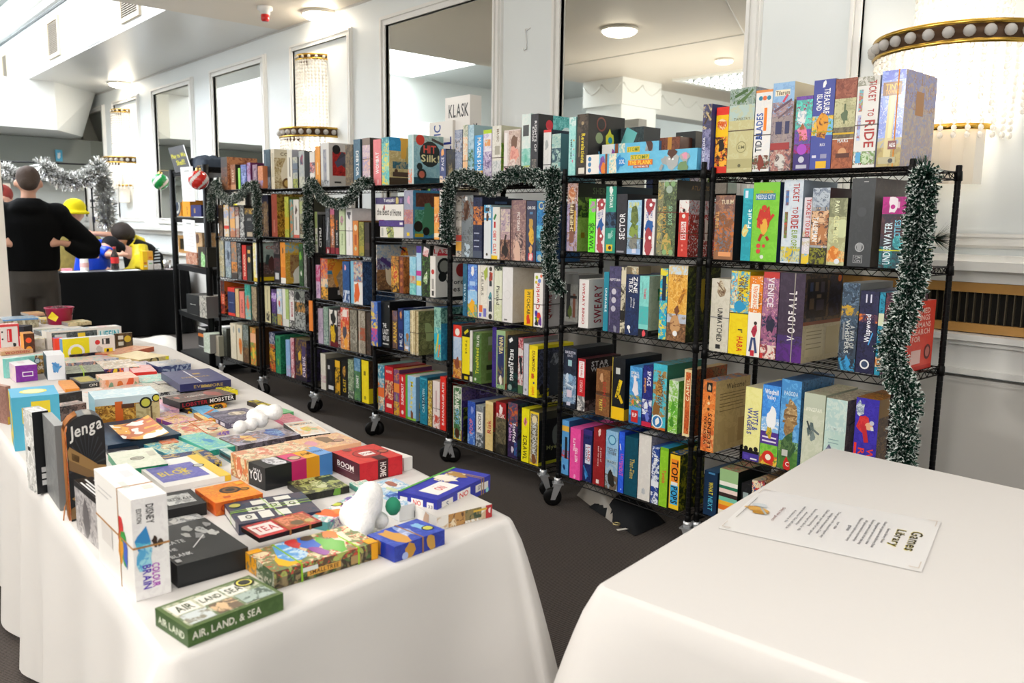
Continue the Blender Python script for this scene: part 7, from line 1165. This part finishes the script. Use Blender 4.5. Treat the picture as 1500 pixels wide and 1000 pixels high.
# ------------------------------------------------------------------ black resin shelf unit and what hangs on it
PM = mat('black_resin', '0c0e10', .5)
zl = [1.86, 1.56, 1.01, .56, .10]
pR = onX(308, 440, 3.27); pL = onX(260, 440, 3.40); pR.z = pL.z = 0
t = thing('plastic_shelving', pR, 'black plastic shelving unit at the far end of the racks', 'shelving unit')
Uv = pL - pR; Uv.z = 0; Wv = V((Uv.y, -Uv.x, 0)).normalized() * .42
zs5 = [onX(254, y, 3.39).z for y in (251, 318, 386)] ; zs5 = [zs5[0], zs5[1], zs5[2], onX(261, 453, 3.4).z, onX(264, 512, 3.4).z]
for q in (V(), Uv, Wv, Uv + Wv): mb = MB(); mb.tube([q, q + V((0, 0, zs5[0] + .02))], .033, 10); mb.obj('post', PM, t)
for z in zs5:
    mb = MB(); e = .0; A_, B_, C_, D_ = V(), Uv, Uv + Wv, Wv
    for z0, z1, k in ((z - .02, z, 1), (z - .055, z - .02, .97)):
        m_ = (A_ + C_) / 2; q = [m_ + (p - m_) * k for p in (A_, B_, C_, D_)]
        mb.add([(p.x, p.y, z0) for p in q] + [(p.x, p.y, z1) for p in q], [(3, 2, 1, 0), (4, 5, 6, 7), (0, 1, 5, 4), (1, 2, 6, 5), (2, 3, 7, 6), (3, 0, 4, 7)])
    mb.obj('shelf', PM, t)
def plaque(x0, y0, x1, y1, x2, y2, X, label, spec, name, cat, th=.006):
    """thin upright sheet: bottom-left, bottom-right, top-left pixels on the plane X"""
    A_, B_, C_ = onX(x0, y0, X), onX(x1, y1, X), onX(x2, y2, X); return card_box(A_, B_ - A_, V((th, 0, 0)), (C_ - A_), spec, '', '', label=label, cat=cat, name=name)
plaque(257, 253, 281, 249, 246, 217, 3.262, 'dark grey sign with yellow Play to Win Shelf lettering on the plastic shelf', '55565a;r.94,0,1,1:f0f0f0;tPlay to Win@e8e020@.5-.72@h@.06-.92;tShelf!@e8e020@.26-.46@h@.25-.75', 'shelf_sign', 'sign')
LS = 'f4f4f4;r.3,.86,.7,.9:aaa' + ''.join(';r.2,%.2f,.85,%.3f:b8a8a8' % (.78 - i * .1, .788 - i * .1) for i in range(7))
plaque(268, 295, 286, 295, 264, 245, 3.255, 'upper white printed list hanging from the plastic shelf under the sign', LS, 'paper_list', 'paper', .003)
plaque(270, 367, 288, 370, 267, 321, 3.262, 'lower white printed list hanging from the second level of the plastic shelf', LS, 'paper_list', 'paper', .003)
def bauble(x, y, X, r, c1, label, hook):
    P = onX(x, y, X); hk_ = V(hook) - P; t = thing('striped_bauble', P, label, 'bauble')
    m = mat('bauble_' + c1, c1, .15, coat=.6); wm = mat('bauble_white', 'e8e4e2', .35)
    mb = MB(); n, k = 36, 18
    for i in range(k):
        for j in range(n):
            q = []
            for ii, jj in ((i, j), (i, j + 1), (i + 1, j + 1), (i + 1, j)):
                th, ph = PI * ii / k, 2 * PI * jj / n; q.append((r * math.sin(th) * math.cos(ph), r * math.sin(th) * math.sin(ph), r * math.cos(th)))
            mb.m = 1 if ((j + i * .9) % 9) < 2.6 and 1 < i < k - 1 else 0; mb.add(q[::-1], [(0, 1, 2, 3)], True)
    mb.obj('ball', [m, wm], t)
    mb = MB(); mb.lathe([(.001, r * 1.22), (r * .25, r * 1.2), (r * .3, r * .93)], n=12); mb.tube([(r * .12 * math.cos(g), 0, r * 1.3 + r * .12 * math.sin(g)) for g in [2 * PI * i / 10 for i in range(11)]], r * .03, 5); mb.tube([V((0, 0, r * 1.4)), hk_], .0025, 4); mb.obj('cap', mat('gold_cap', 'c8a860', .3, .8), t)
bauble(291, 263.5, 3.14, .094, 'd42a20', 'large red bauble with white stripes hanging on the plastic shelf', (pR.x - .02, pR.y + .02, zs5[0] + .01))
bauble(235, 266, 3.45, .094, '15984a', 'large green bauble with white stripes hanging beside the plastic shelf', (pL.x, pL.y + .02, zs5[0] + .01))
def pbox(x0, x1, yt, yb, X, label, spec, side='', d=.2, cat='game box', grp='items on the black plastic shelf', **k):
    X += .14; A_, B_ = onX(x0, yb, X), onX(x1, yb, X); B_.z = A_.z; h = onX((x0 + x1) / 2, yt, X).z - A_.z
    return card_box(A_, B_ - A_, V((d, 0, 0)), h, spec, side, '', label=label, cat=cat, group=grp, **k)
pbox(253, 266, 296, 316, 3.34, 'orange box with a dark wheel emblem on the plastic shelf', 'f0a020,e88818;b.5-1:e8a828,8a8a88;o.55,.7,.4:2c3a50;o.55,.7,.3:c8c8c0;o.55,.7,.2:2c3a50', d=.3)
pbox(268, 279, 293, 317, 3.2, 'tall amber box beside the wheel box on the plastic shelf', 'f0a020;tARCADE@5a3a18@.1-.6@u@.4-.8', 'd88818', d=.2)
pbox(280, 295, 300, 317, 3.15, 'deep blue box on the plastic shelf behind the amber one', '1c2468,242c78;r.3,.3,.45,.7:a88a58', '141a48', d=.2)
pbox(283, 297, 341, 368, 3.28, 'tan box with a round brown motif on the plastic shelf third level', 'd8a870,e8c898;o.5,.7,.2:6a4a3a', d=.2)
pbox(273, 289, 370, 386, 3.25, 'rust and cream box on the third level of the plastic shelf', 'a85a38,c88a68,e8d8c8', d=.2)
pbox(291, 304, 362, 390, 3.1, 'dark box with a bright green leaf shape on the plastic shelf', '2c2a28,5a4a38;q.5,.25,.35:8ac878,c8e8b8', '1c1a18', d=.2)
pbox(274, 292, 432, 458, 3.1, 'long black box with silver dashes on the fourth level of plastic shelf', '16181a;r.3,.5,.5,.53:d8d8d0;r.55,.5,.75,.53:d8d8d0', d=.2)
pbox(293, 303, 434, 464, 3.05, 'white boxed pack beside the long black box on plastic shelf', 'c8c4b8,5a5850,e8e4dc', '666', d=.2)
pbox(291, 302, 480, 508, 3.1, 'black jar-like box with orange band on the lowest plastic shelf', '16161a;b.9-1:c8c8c4;b.55-.7:e07a28;b.05-.1:ccc', d=.12)
pbox(299, 308, 489, 515, 3.02, 'pale mint box on the lowest plastic shelf', 'c0ccb8,dce4d8', '888', d=.15)
pbox(315, 321, 492, 520, 3.08, 'cream box between plastic shelf and the furthest rack', 'c8c0ac', '998', d=.12)
# dark folded coat on the top
t0 = onX(300, 247, 3.3); mb = MB(); rnd = random.Random(5); g = 14; vs = []
for i in range(g + 1):
    for j in range(g + 1): s_, q_ = i / g, j / g; vs.append((-.02 + .36 * s_, -.25 + .62 * q_, .13 * (max(0, math.sin(PI * s_)) * max(0, math.sin(PI * q_))) ** .3 + rnd.uniform(-.014, .014) * (0 < i < g and 0 < j < g)))
mb.add(vs, [(i * (g + 1) + j, (i + 1) * (g + 1) + j, (i + 1) * (g + 1) + j + 1, i * (g + 1) + j + 1) for i in range(g) for j in range(g)], True)
b_ = len(vs); mb.add([vs[0], vs[g * (g + 1)], vs[-1], vs[g]], [(0, 3, 2, 1)])
tag(mb.obj('folded_coat', mat('navy_fabric', '16283c', .8, bump=.3, bs=20), loc=(3.3, 8.55, zs5[0] + .001)), 'dark navy coat folded on top of the plastic shelf', 'coat')

# orange strap on a rack post, black bag on the floor
A_ = onX(455, 440, 3.24); B_ = onX(459.5, 485, 3.24); mb = MB(); mb.box(-.003, -.028, 0, .003, .028, A_.z - B_.z); tag(mb.obj('orange_tag', mat('orange_card', 'e8842a', .5), loc=(3.235, A_.y - .01, B_.z)), 'bright orange strip hanging between the fifth and sixth racks', 'strip')
bag = thing('cloth_bag', onZ(905, 745, 0), 'black and grey cloth bag slumped on the carpet under the second nearest rack', 'bag')
def sheet(pts, th, name, m, par, bump=.012, seed=1):
    rnd = random.Random(seed); P = [V(p) - par.location for p in pts]; g = 10; vs = []
    for i in range(g + 1):
        for j in range(g + 1):
            s_, t_ = i / g, j / g; p = P[0] * (1 - s_) * (1 - t_) + P[1] * s_ * (1 - t_) + P[2] * s_ * t_ + P[3] * (1 - s_) * t_
            hgt = th * (math.sin(PI * s_) * math.sin(PI * t_)) ** .4 if 0 < i < g and 0 < j < g else 0
            vs.append((p.x, p.y, p.z + hgt + (bump * math.sin(s_ * 9 + t_ * 4 + seed) * (hgt > 0))))
    mb = MB(); mb.add(vs, [(i * (g + 1) + j, (i + 1) * (g + 1) + j, (i + 1) * (g + 1) + j + 1, i * (g + 1) + j + 1) for i in range(g) for j in range(g)], True); return mb.obj(name, m, par)
sheet([onZ(845, 725, .004), onZ(900, 768, .004), onZ(935, 745, .004), onZ(865, 708, .004)], .13, 'grey_lining', mat('grey_satin', '8d8880', .4, bump=.1, bs=20), bag, seed=2, bump=.004)
sheet([onZ(862, 742, .004), onZ(930, 785, .004), onZ(975, 765, .004), onZ(905, 728, .004)], .1, 'black_shell', mat('black_cotton', '15171a', .8, bump=.2, bs=30), bag, seed=4, bump=.006)
mb = MB(); P = onZ(903, 768, .055) - bag.location; mb.tube([P + V((.018 * math.cos(g), .018 * math.sin(g), .004)) for g in [2 * PI * i / 10 for i in range(11)]], .004, 5); mb.obj('metal_eyelet', mat('brass_eyelet', 'd8c890', .3, .9), bag)
mb = MB(); P = onZ(905, 777, .03) - bag.location; mb.add([P, P + V((.06, -.02, 0)), P + V((.06, .0, .0)), P + V((.01, .02, 0))], [(0, 1, 2, 3)]); mb.obj('white_label', mat('label_white', 'e0ddd4', .6), bag)

# ------------------------------------------------------------------ far counter with black cloth
TF = [(2.35, 11.5), (4.30, 11.5), (4.30, 12.0), (2.35, 12.0)]; FH = .885
drape('tablecloth', TF, FH, 'black cloth to the floor over the far counter', BCLOTH, z_end=.02, flare=.05, seed=11)
table_frame(TF, FH, 'far counter table hidden under the black cloth')
# white cloth heaped on the carpet
P0 = V((3.0, 10.2, 0)); hp = thing('loose_cloth', P0, 'off-white cloth trailing on the carpet in front of the black counter', 'cloth')
sheet([onZ(150, 540, .003), onZ(262, 519, .003), onZ(262, 497, .003), onZ(150, 496, .003)], .1, 'cloth', mat('cream_cloth', 'cfc9c0', .85, bump=.2, bs=6), hp, bump=.03, seed=3)
def at(x, y, Y=11.75): p = onY(x, y, Y); return p
def bottle(x, label, prof, m, capm=None, h=.2, band=None, Y=11.75):
    P = at(x, 395, Y); P.z = FH; t = thing('bottle', P, label, 'bottle'); mb = MB(); mb.lathe(prof, n=16); mb.obj('body', m, t)
    if band: mb = MB(); mb.lathe([(band[0], band[1]), (band[0], band[2])], n=16); mb.obj('label_band', band[3], t)
    if capm: mb = MB(); mb.lathe([(.001, h), (.02, h), (.02, h - .03), (.001, h - .03)], n=12); mb.obj('cap', capm, t)
bottle(124, 'white plastic pump bottle standing on the far counter', [(.001, 0), (.05, 0), (.052, .01), (.05, .15), (.03, .19), (.02, .2), (.001, .2)], mat('milky_plastic', 'e4e0dc', .35), mat('white_plastic', 'f4f4f2', .4), .235, (.0535, .05, .11, mat('faded_red_label', 'd8a8a4', .5)))
bottle(169, 'clear fizzy drink bottle with red label on the far counter', [(.001, 0), (.045, 0), (.05, .03), (.046, .1), (.05, .16), (.046, .2), (.02, .27), (.018, .3), (.001, .3)], mat('cola_glass', '4a4040', .08, trans=.6), mat('dark_cap', 'b02020', .4), .315, (.0515, .1, .18, mat('red_label', 'cc2a2c', .4)), Y=11.65)
def cbox(x0, x1, h, label, spec, d=.12, Y=11.7, cat='box', **k):
    A_ = at(x0, 395, Y); B_ = at(x1, 395, Y); A_.z = B_.z = FH + .0008; A_.y = B_.y = Y
    return card_box(A_, B_ - A_, V((0, d, 0)), h, spec, '', '', label=label, cat=cat, group='things on the far counter', **k)
cbox(210, 217, .25, 'tall yellow and white carton left half on the far counter', 'f0c020;r.2,.3,.8,.4:d87a28;r.2,.15,.8,.22:f4f0e0')
cbox(217, 225, .25, 'tall cream carton right half beside the yellow one on the counter', 'e8a838;b0-.5:ece8e0;r.2,.3,.8,.36:7ab878;r.2,.6,.8,.7:d87a28')
cbox(93, 106, .04, 'small pink box on the far counter beside the standing man', 'd88a9a,e8a8b0')
cbox(226, 236, .07, 'crumpled white tissue pack on the far counter', 'e8e4e0,d0c8c0', cat='pack')
for i, (x, wd, c, dsc) in enumerate(((110, .3, 'e8e6e4', 'left-hand loose white paper sheet on the far counter'), (150, .35, '5a5a60', 'dark printed sheet on the far counter in front of the child'), (182, .4, 'f0efee', 'wide white paper sheet on the far counter by the yellow sleeve'), (262, .35, 'a89a9c', 'greyish paper at the right end of the far counter'))):
    P = at(x, 398, 11.62); P.z = FH + .002; mb = MB(); mb.add([(-wd / 2, -.09, 0), (wd / 2, -.06, 0), (wd / 2, .12, .002), (-wd / 2, .1, .002), (-wd / 2, -.09, .002), (wd / 2, -.06, .002), (wd / 2, .12, .004), (-wd / 2, .1, .004)], [(0, 3, 2, 1), (4, 5, 6, 7), (0, 1, 5, 4), (1, 2, 6, 5), (2, 3, 7, 6), (3, 0, 4, 7)]); tag(mb.obj('paper_sheet', mat('paper_' + c, c, .6), loc=P), dsc, 'paper')
t = thing('plastic_cup', at(245, 395, 11.8) * 1, 'clear plastic cup of dark sweets on the far counter', 'cup'); t.location.z = FH
mb = MB(); mb.lathe([(.04, 0), (.055, .12), (.057, .12), (.042, 0)], n=16); mb.obj('cup', mat('clear_cup', 'f0f0f0', .1, trans=.9), t)
mb = MB()
for i in range(22): mb.ball((random.uniform(-.03, .03), random.uniform(-.03, .03), .02 + random.uniform(0, .06)), .014, 6)
mb.obj('sweets', mat('dark_sweets', '5a3a30', .4), t)

# ------------------------------------------------------------------ people
def fuse(name, build, m, parent, vox=.014, smooth=3):
    mb = MB(); build(mb); me = mb.mesh('tmp', m); o = D.objects.new('tmp', me); C.objects.link(o)
    r = o.modifiers.new('r', 'REMESH'); r.mode = 'VOXEL'; r.voxel_size = vox; s = o.modifiers.new('s', 'SMOOTH'); s.iterations = smooth; s.factor = .6
    dg = bpy.context.evaluated_depsgraph_get(); m2 = D.meshes.new_from_object(o.evaluated_get(dg)); D.objects.remove(o)
    for p in m2.polygons: p.use_smooth = True
    m2.materials.clear(); m2.materials.append(m); q = D.objects.new(name, m2); C.objects.link(q); q.parent = parent; return q
def ell(mb, rings, n=20):
    vs = []; fs = []
    for cx, cy, cz, rx, ry in rings:
        for k in range(n): g = 2 * PI * k / n; vs.append((cx + rx * math.cos(g), cy + ry * math.sin(g), cz))
    for i in range(len(rings) - 1):
        for k in range(n): fs.append((i * n + k, i * n + (k + 1) % n, (i + 1) * n + (k + 1) % n, (i + 1) * n + k))
    fs += [tuple(range(n))[::-1], tuple((len(rings) - 1) * n + k for k in range(n))]; mb.add(vs, fs, True)
def head(mb, c, r=.1, face=1, tilt=0):
    """skull, jaw, nose, ears; face = direction of the face along y"""
    cx, cy, cz = c; mb.ball((cx, cy, cz), r, 20, 1.15); mb.ball((cx, cy + face * r * .25, cz - r * .55), r * .72, 16, 1.1)
    mb.ball((cx, cy + face * r * 1.0, cz - r * .15), r * .17, 8, 1.5)
    for s in (-1, 1): mb.ball((cx + s * r * .98, cy, cz - r * .15), r * .2, 8, 1.5)
def hand(mb, p, d, side=1, s=1.0):
    p = V(p); d = V(d).normalized(); n = d.cross(V((0, 0, 1))).normalized(); up = n.cross(d)
    mb.tube([p, p + d * .045 * s, p + d * .09 * s], [.026 * s, .036 * s, .03 * s], 10)
    for k in range(4):
        o_ = (k - 1.5) * .019 * s; L_ = (.07, .08, .075, .058)[k] * s; q = p + d * .085 * s + up * o_
        mb.tube([q, q + d * L_ * .5 + n * .004, q + d * L_ * .95 + n * .022 * side], [.0105 * s, .010 * s, .008 * s], 8)
    q = p + d * .03 * s + up * .03 * s; mb.tube([q, q + d * .03 * s + up * .028 * s, q + d * .058 * s + up * .036 * s], [.013 * s, .011 * s, .009 * s], 8)
SK = mat('skin', 'd9a58c', .5); HBR = mat('brown_hair', '4f4038', .75, bump=.4, bs=60); HDK = mat('dark_hair', '2e2520', .75, bump=.4, bs=60)
def person(x, Y, label, z0=0):
    P = onY(x, 400, Y); P.z = z0; t = thing('person', P, label, 'person', rz=-math.atan2(P.x, P.y)); return t
# standing man seen from behind, hands on hips
mn = person(49, 9.25, 'person standing with back turned, black hoodie, grey trousers, hands on hips')
def body(mb):
    head(mb, (.01, .02, 1.92), .104); mb.ball((.118, .02, 1.9), .024, 8, 1.6); mb.ball((-.098, .02, 1.9), .024, 8, 1.6); mb.tube([(0, 0, 1.68), (.005, .01, 1.84)], [.075, .062], 14)
    ell(mb, [(0, 0, 1.0, .17, .12), (0, 0, 1.25, .16, .11), (0, 0, 1.5, .2, .12), (0, 0, 1.66, .18, .1), (0, 0, 1.72, .08, .07)])
    for s in (-1, 1):
        el = (.56, .04, 1.27) if s > 0 else (-.50, .04, 1.27); wr = (s * .25, -.12, 1.335)
        mb.tube([(s * .2, 0, 1.63), (s * .36, .02, 1.46), el], [.07, .058, .045], 12); mb.tube([el, ((el[0] + wr[0]) / 2, -.05, 1.3), wr], [.045, .042, .03], 12)
        hand(mb, wr, (-s, -.1, -.15), s)
        mb.tube([(s * .1, 0, 1.05), (s * .12, -.01, .6), (s * .13, .01, .12)], [.09, .07, .045], 12); mb.ball((s * .13, .08, .05), .05, 10)
fuse('body', body, SK, mn)
def hoodie(mb):
    ell(mb, [(0, -.005, 1.06, .235, .17), (0, -.005, 1.15, .245, .18), (0, -.01, 1.35, .25, .18), (0, -.01, 1.52, .30, .18), (0, 0, 1.64, .29, .155), (0, 0, 1.71, .19, .12), (0, 0, 1.76, .10, .095)])
    ell(mb, [(0, -.09, 1.6, .15, .08), (0, -.11, 1.66, .17, .09), (0, -.08, 1.73, .14, .09), (0, -.04, 1.765, .1, .08)])
    for s in (-1, 1):
        el = (.575, .04, 1.25) if s > 0 else (-.51, .04, 1.25); mb.ball((s * .235, 0, 1.6), .13, 16)
        mb.tube([(s * .2, 0, 1.61), (s * .37, .02, 1.46), (el[0] * .9, .04, 1.31), el], [.11, .108, .1, .085], 14); mb.tube([el, (s * .42, -.03, 1.25), (s * .31, -.09, 1.31)], [.085, .085, .06], 14)
fuse('hoodie', hoodie, mat('black_hoodie', '050608', .95, bump=.25, bs=18), mn, smooth=9)
def trousers(mb):
    ell(mb, [(0, 0, .8, .2, .14), (0, -.01, .95, .225, .17), (0, 0, 1.1, .215, .15)])
    for s in (-1, 1): mb.tube([(s * .105, -.01, .92), (s * .12, -.01, .6), (s * .13, 0, .3), (s * .135, .0, .07)], [.125, .11, .09, .08], 14)
fuse('trousers', trousers, mat('grey_trousers', '46413c', .85, bump=.25, bs=14), mn)
def shoes(mb):
    for s in (-1, 1): mb.tube([(s * .135, -.05, .045), (s * .14, .06, .045), (s * .145, .17, .035)], [.045, .05, .035], 12)
fuse('shoes', shoes, mat('dark_shoes', '1a1a1c', .5), mn)
def hair(mb):
    mb.ball((.01, -.01, 1.965), .108, 20, 1.05); mb.ball((.01, -.035, 1.925), .094, 16, 1.0)
fuse('hair', hair, HBR, mn)
# seated people behind the counter
def seated(x, Y, label, yaw=0): P = onY(x, 395, Y); t = thing('person', (P.x, P.y, 0), label, 'person', rz=-math.atan2(P.x, P.y) + yaw); return t
sm_ = seated(195, 12.6, 'person in black and yellow varsity jacket leaning over the far counter, dark hair')
k = 1 / 105.
def SP(dx, y, dy=0): return (dx * k, dy, 1.61 + (306 - y) * k * 1.0)
def b2(mb):
    h = SP(-13, 336, -.05); head(mb, h, .1, -1); mb.tube([SP(-10, 350, 0), h], [.07, .065], 12)
    ell(mb, [(.15, .05, .6, .2, .16), (.14, .04, .85, .21, .16), (.1, 0, 1.05, .22, .16), (.02, 0, 1.18, .17, .13)])
    el = SP(-5, 388, -.35); mb.tube([SP(8, 352, -.05), SP(10, 375, -.15), el], [.07, .06, .045], 12); mb.tube([el, SP(-25, 390, -.45)], [.045, .035], 12); hand(mb, SP(-26, 388, -.46), (-1, -.2, .1))
    mb.tube([SP(-8, 345, .05), SP(-28, 335, .0), SP(-50, 333, -.05)], [.06, .045, .035], 12); hand(mb, SP(-50, 333, -.05), (-1, 0, -.1))
    for s in (-1, 1): mb.tube([(.15 + s * .1, .05, .55), (.1 + s * .12, -.35, .52), (.1 + s * .12, -.4, .05)], [.09, .07, .05], 12)
fuse('body', b2, SK, sm_)
def vest(mb): ell(mb, [(.16, .05, .55, .25, .2), (.16, .05, .85, .27, .2), (.14, .03, 1.05, .27, .19), (.07, .02, 1.2, .2, .15), (.0, 0, 1.27, .11, .1)])
vo = fuse('vest', vest, mat('black_vest', '141416', .8), sm_)
def slv(mb):
    mb.tube([SP(10, 352, -.06), SP(12, 372, -.14), SP(2, 388, -.36)], [.12, .13, .11], 14); mb.tube([SP(2, 388, -.36), SP(-10, 392, -.4), SP(-17, 390, -.42)], [.11, .09, .06], 14)
    mb.tube([SP(0, 335, .08), SP(14, 343, .05), SP(22, 358, .0)], [.03, .05, .03], 12); mb.tube([SP(-4, 352, -.14), SP(3, 345, -.12), SP(6, 338, -.05)], [.014, .016, .014], 8)
fuse('yellow_sleeves', slv, mat('yellow_satin', 'e8d21a', .4, bump=.2, bs=12), sm_)
def hr2(mb): h = SP(-13, 333, -.02); mb.ball((h[0] + .005, h[1] - .05, h[2] + .03), .145, 18, .95); mb.ball((h[0] + .055, h[1] - .0, h[2] + .0), .125, 16, .95)
fuse('hair', hr2, HDK, sm_)
def trs(mb):
    ell(mb, [(.15, .05, .45, .2, .17), (.15, .05, .62, .21, .18)])
    for s in (-1, 1): mb.tube([(.15 + s * .1, .05, .53), (.1 + s * .12, -.37, .51), (.1 + s * .12, -.4, .07)], [.11, .09, .07], 12)
fuse('trousers', trs, mat('dark_jeans', '1c2028', .8), sm_)
mb = MB(); q = SP(33, 368, -.12)
for i in range(7): z = q[2] - .16 + i * .045; mb.add([(q[0] - .06 + .008 * i, -.21, z), (q[0] + .05, -.2, z + .01), (q[0] + .045, -.2, z + .03), (q[0] - .05 + .008 * i, -.21, z + .022)], [(0, 1, 2, 3)])
mb.obj('jacket_print', mat('jacket_letters', 'c8d0d4', .6), sm_)
ch = seated(135, 12.4, 'child in a shiny blue top bending over the far counter, face hidden')
def b3(mb):
    h = (.2, -.1, 1.02); head(mb, h, .1, -1); mb.tube([(.1, 0, 1.0), h], [.06, .05], 12); ell(mb, [(0, .05, .5, .14, .12), (0, .03, .8, .15, .12), (.05, 0, 1.0, .12, .1)])
    mb.tube([(.1, -.05, 1.0), (.18, -.2, .95), (.3, -.35, .95)], [.05, .04, .03], 12); hand(mb, (.3, -.35, .95), (1, -.3, 0), s=.8)
    mb.tube([(-.08, -.05, 1.0), (-.12, -.2, .93), (-.02, -.35, .93)], [.05, .04, .03], 12); hand(mb, (-.02, -.35, .93), (1, -.3, 0), s=.8)
    for s in (-1, 1): mb.tube([(s * .08, .05, .5), (s * .08, -.25, .48), (s * .08, -.27, .05)], [.07, .055, .04], 12)
fuse('body', b3, SK, ch); ch.scale = (1.1, 1.1, 1.14)
def bl3(mb):
    ell(mb, [(0, .03, .45, .2, .16), (0, .02, .75, .21, .16), (.04, 0, 1.0, .2, .15), (.1, -.02, 1.12, .12, .1)])
    mb.tube([(.12, -.05, 1.02), (.2, -.2, .97)], [.085, .07], 12); mb.tube([(-.1, -.05, 1.02), (-.15, -.18, .96)], [.085, .07], 12)
fuse('blue_top', bl3, mat('royal_blue_nylon', '1748d8', .3, bump=.3, bs=10), ch)
def hr3(mb): mb.ball((.22, -.08, 1.05), .118, 16, 1); mb.ball((.32, -.05, 1.02), .08, 12, 1)
fuse('hair', hr3, mat('black_cap_hair', '17161a', .8), ch)
yl = seated(115, 13.2, 'seated person wearing a fluffy bright yellow hat, half hidden by the standing man')
def b4(mb): head(mb, (0, 0, 1.62), .105, -1); mb.tube([(0, 0, 1.35), (0, 0, 1.55)], [.06, .055], 12); ell(mb, [(0, 0, .5, .17, .13), (0, 0, .9, .18, .14), (0, 0, 1.3, .2, .13), (0, 0, 1.4, .1, .09)])
fuse('body', b4, SK, yl)
def h4(mb): mb.ball((0, 0, 1.72), .15, 18, .85); ell(mb, [(0, -.02, 1.62, .19, .17), (0, -.02, 1.66, .19, .17)])
fuse('yellow_hat', h4, mat('fluffy_yellow', 'f0dc10', .95, bump=.6, bs=60), yl)
def c4(mb): ell(mb, [(0, 0, .45, .22, .18), (0, 0, .9, .24, .18), (.02, 0, 1.3, .25, .17), (0, 0, 1.42, .13, .11)]); mb.tube([(.2, 0, 1.3), (.3, -.2, 1.15), (.35, -.4, 1.1)], [.09, .08, .06], 12)
fuse('jacket', c4, mat('olive_jacket', '8a7a3a', .8, var=.5, bs=14), yl)
rd = seated(11, 12.9, 'red-haired person behind the standing man at the left edge')
def b5(mb): head(mb, (0, 0, 1.83), .11, -1); mb.tube([(0, 0, 1.55), (0, 0, 1.75)], [.06, .055], 12); ell(mb, [(0, 0, .1, .14, .12), (0, 0, .9, .17, .13), (0, 0, 1.5, .2, .13), (0, 0, 1.6, .1, .09)])
fuse('body', b5, SK, rd)
def h5(mb): mb.ball((0, .02, 1.87), .135, 16, 1); mb.ball((0, .05, 1.8), .12, 14, 1.1)
fuse('hair', h5, mat('red_hair', '8a2a20', .7), rd)
def c5(mb): ell(mb, [(0, 0, .08, .17, .14), (0, 0, .9, .2, .16), (0, 0, 1.5, .23, .15), (0, 0, 1.62, .12, .1)])
fuse('dark_top', c5, mat('maroon_top', '3a2428', .8), rd)
# tan chair back and banner behind the counter
A_ = at(100, 378, 12.5); A_.y = 13.0; t = thing('chair', (A_.x, A_.y, 0), 'tan wooden chair behind the far counter', 'chair')
mb = MB(); mb.lathe([(.3, .5), (.3, .95), (.27, .95), (.27, .5)], n=14, a0=-.2, a1=PI + .2); mb.obj('backrest', mat('tan_wood', 'a8743a', .5), t)
mb = MB(); mb.lathe([(.001, .45), (.27, .45), (.27, .5), (.001, .5)], n=18); mb.obj('seat', mat('tan_wood', 'a8743a', .5), t)
for g in range(4): mb = MB(); mb.tube([(.2 * math.cos(g * PI / 2 + .7), .2 * math.sin(g * PI / 2 + .7), 0), (.2 * math.cos(g * PI / 2 + .7), .2 * math.sin(g * PI / 2 + .7), .45)], .018, 6); mb.obj('leg', mat('tan_wood', 'a8743a', .5), t)
A_ = onY(131, 330, 13.4); B_ = onY(146, 330, 13.4); H_ = onY(138, 262, 13.4).z
A_.z = B_.z = 0; card_box(A_, B_ - A_, V((.02, .02, 0)), H_, 'eceaea;r.3,.93,.6,.96:333;r.2,.84,.7,.86:555;r.2,.8,.7,.81:777;r.3,.7,.6,.74:446;r.3,.6,.6,.64:557', '', '', label='tall narrow white banner with small dark text beside the silver tinsel', cat='banner', name='banner')
A_ = onY(82, 236, 16.46); B_ = onY(92, 236, 16.46); B_.z = A_.z; card_box(A_, B_ - A_, V((0, .02, 0)), .2, '58b8e0;q.5,.5,.3:e8f4f8', '', '', label='small light blue sign high behind the silver tinsel', cat='sign', name='blue_sign')
# open book / crate front on the plastic shelf lower level is left to the boxes above
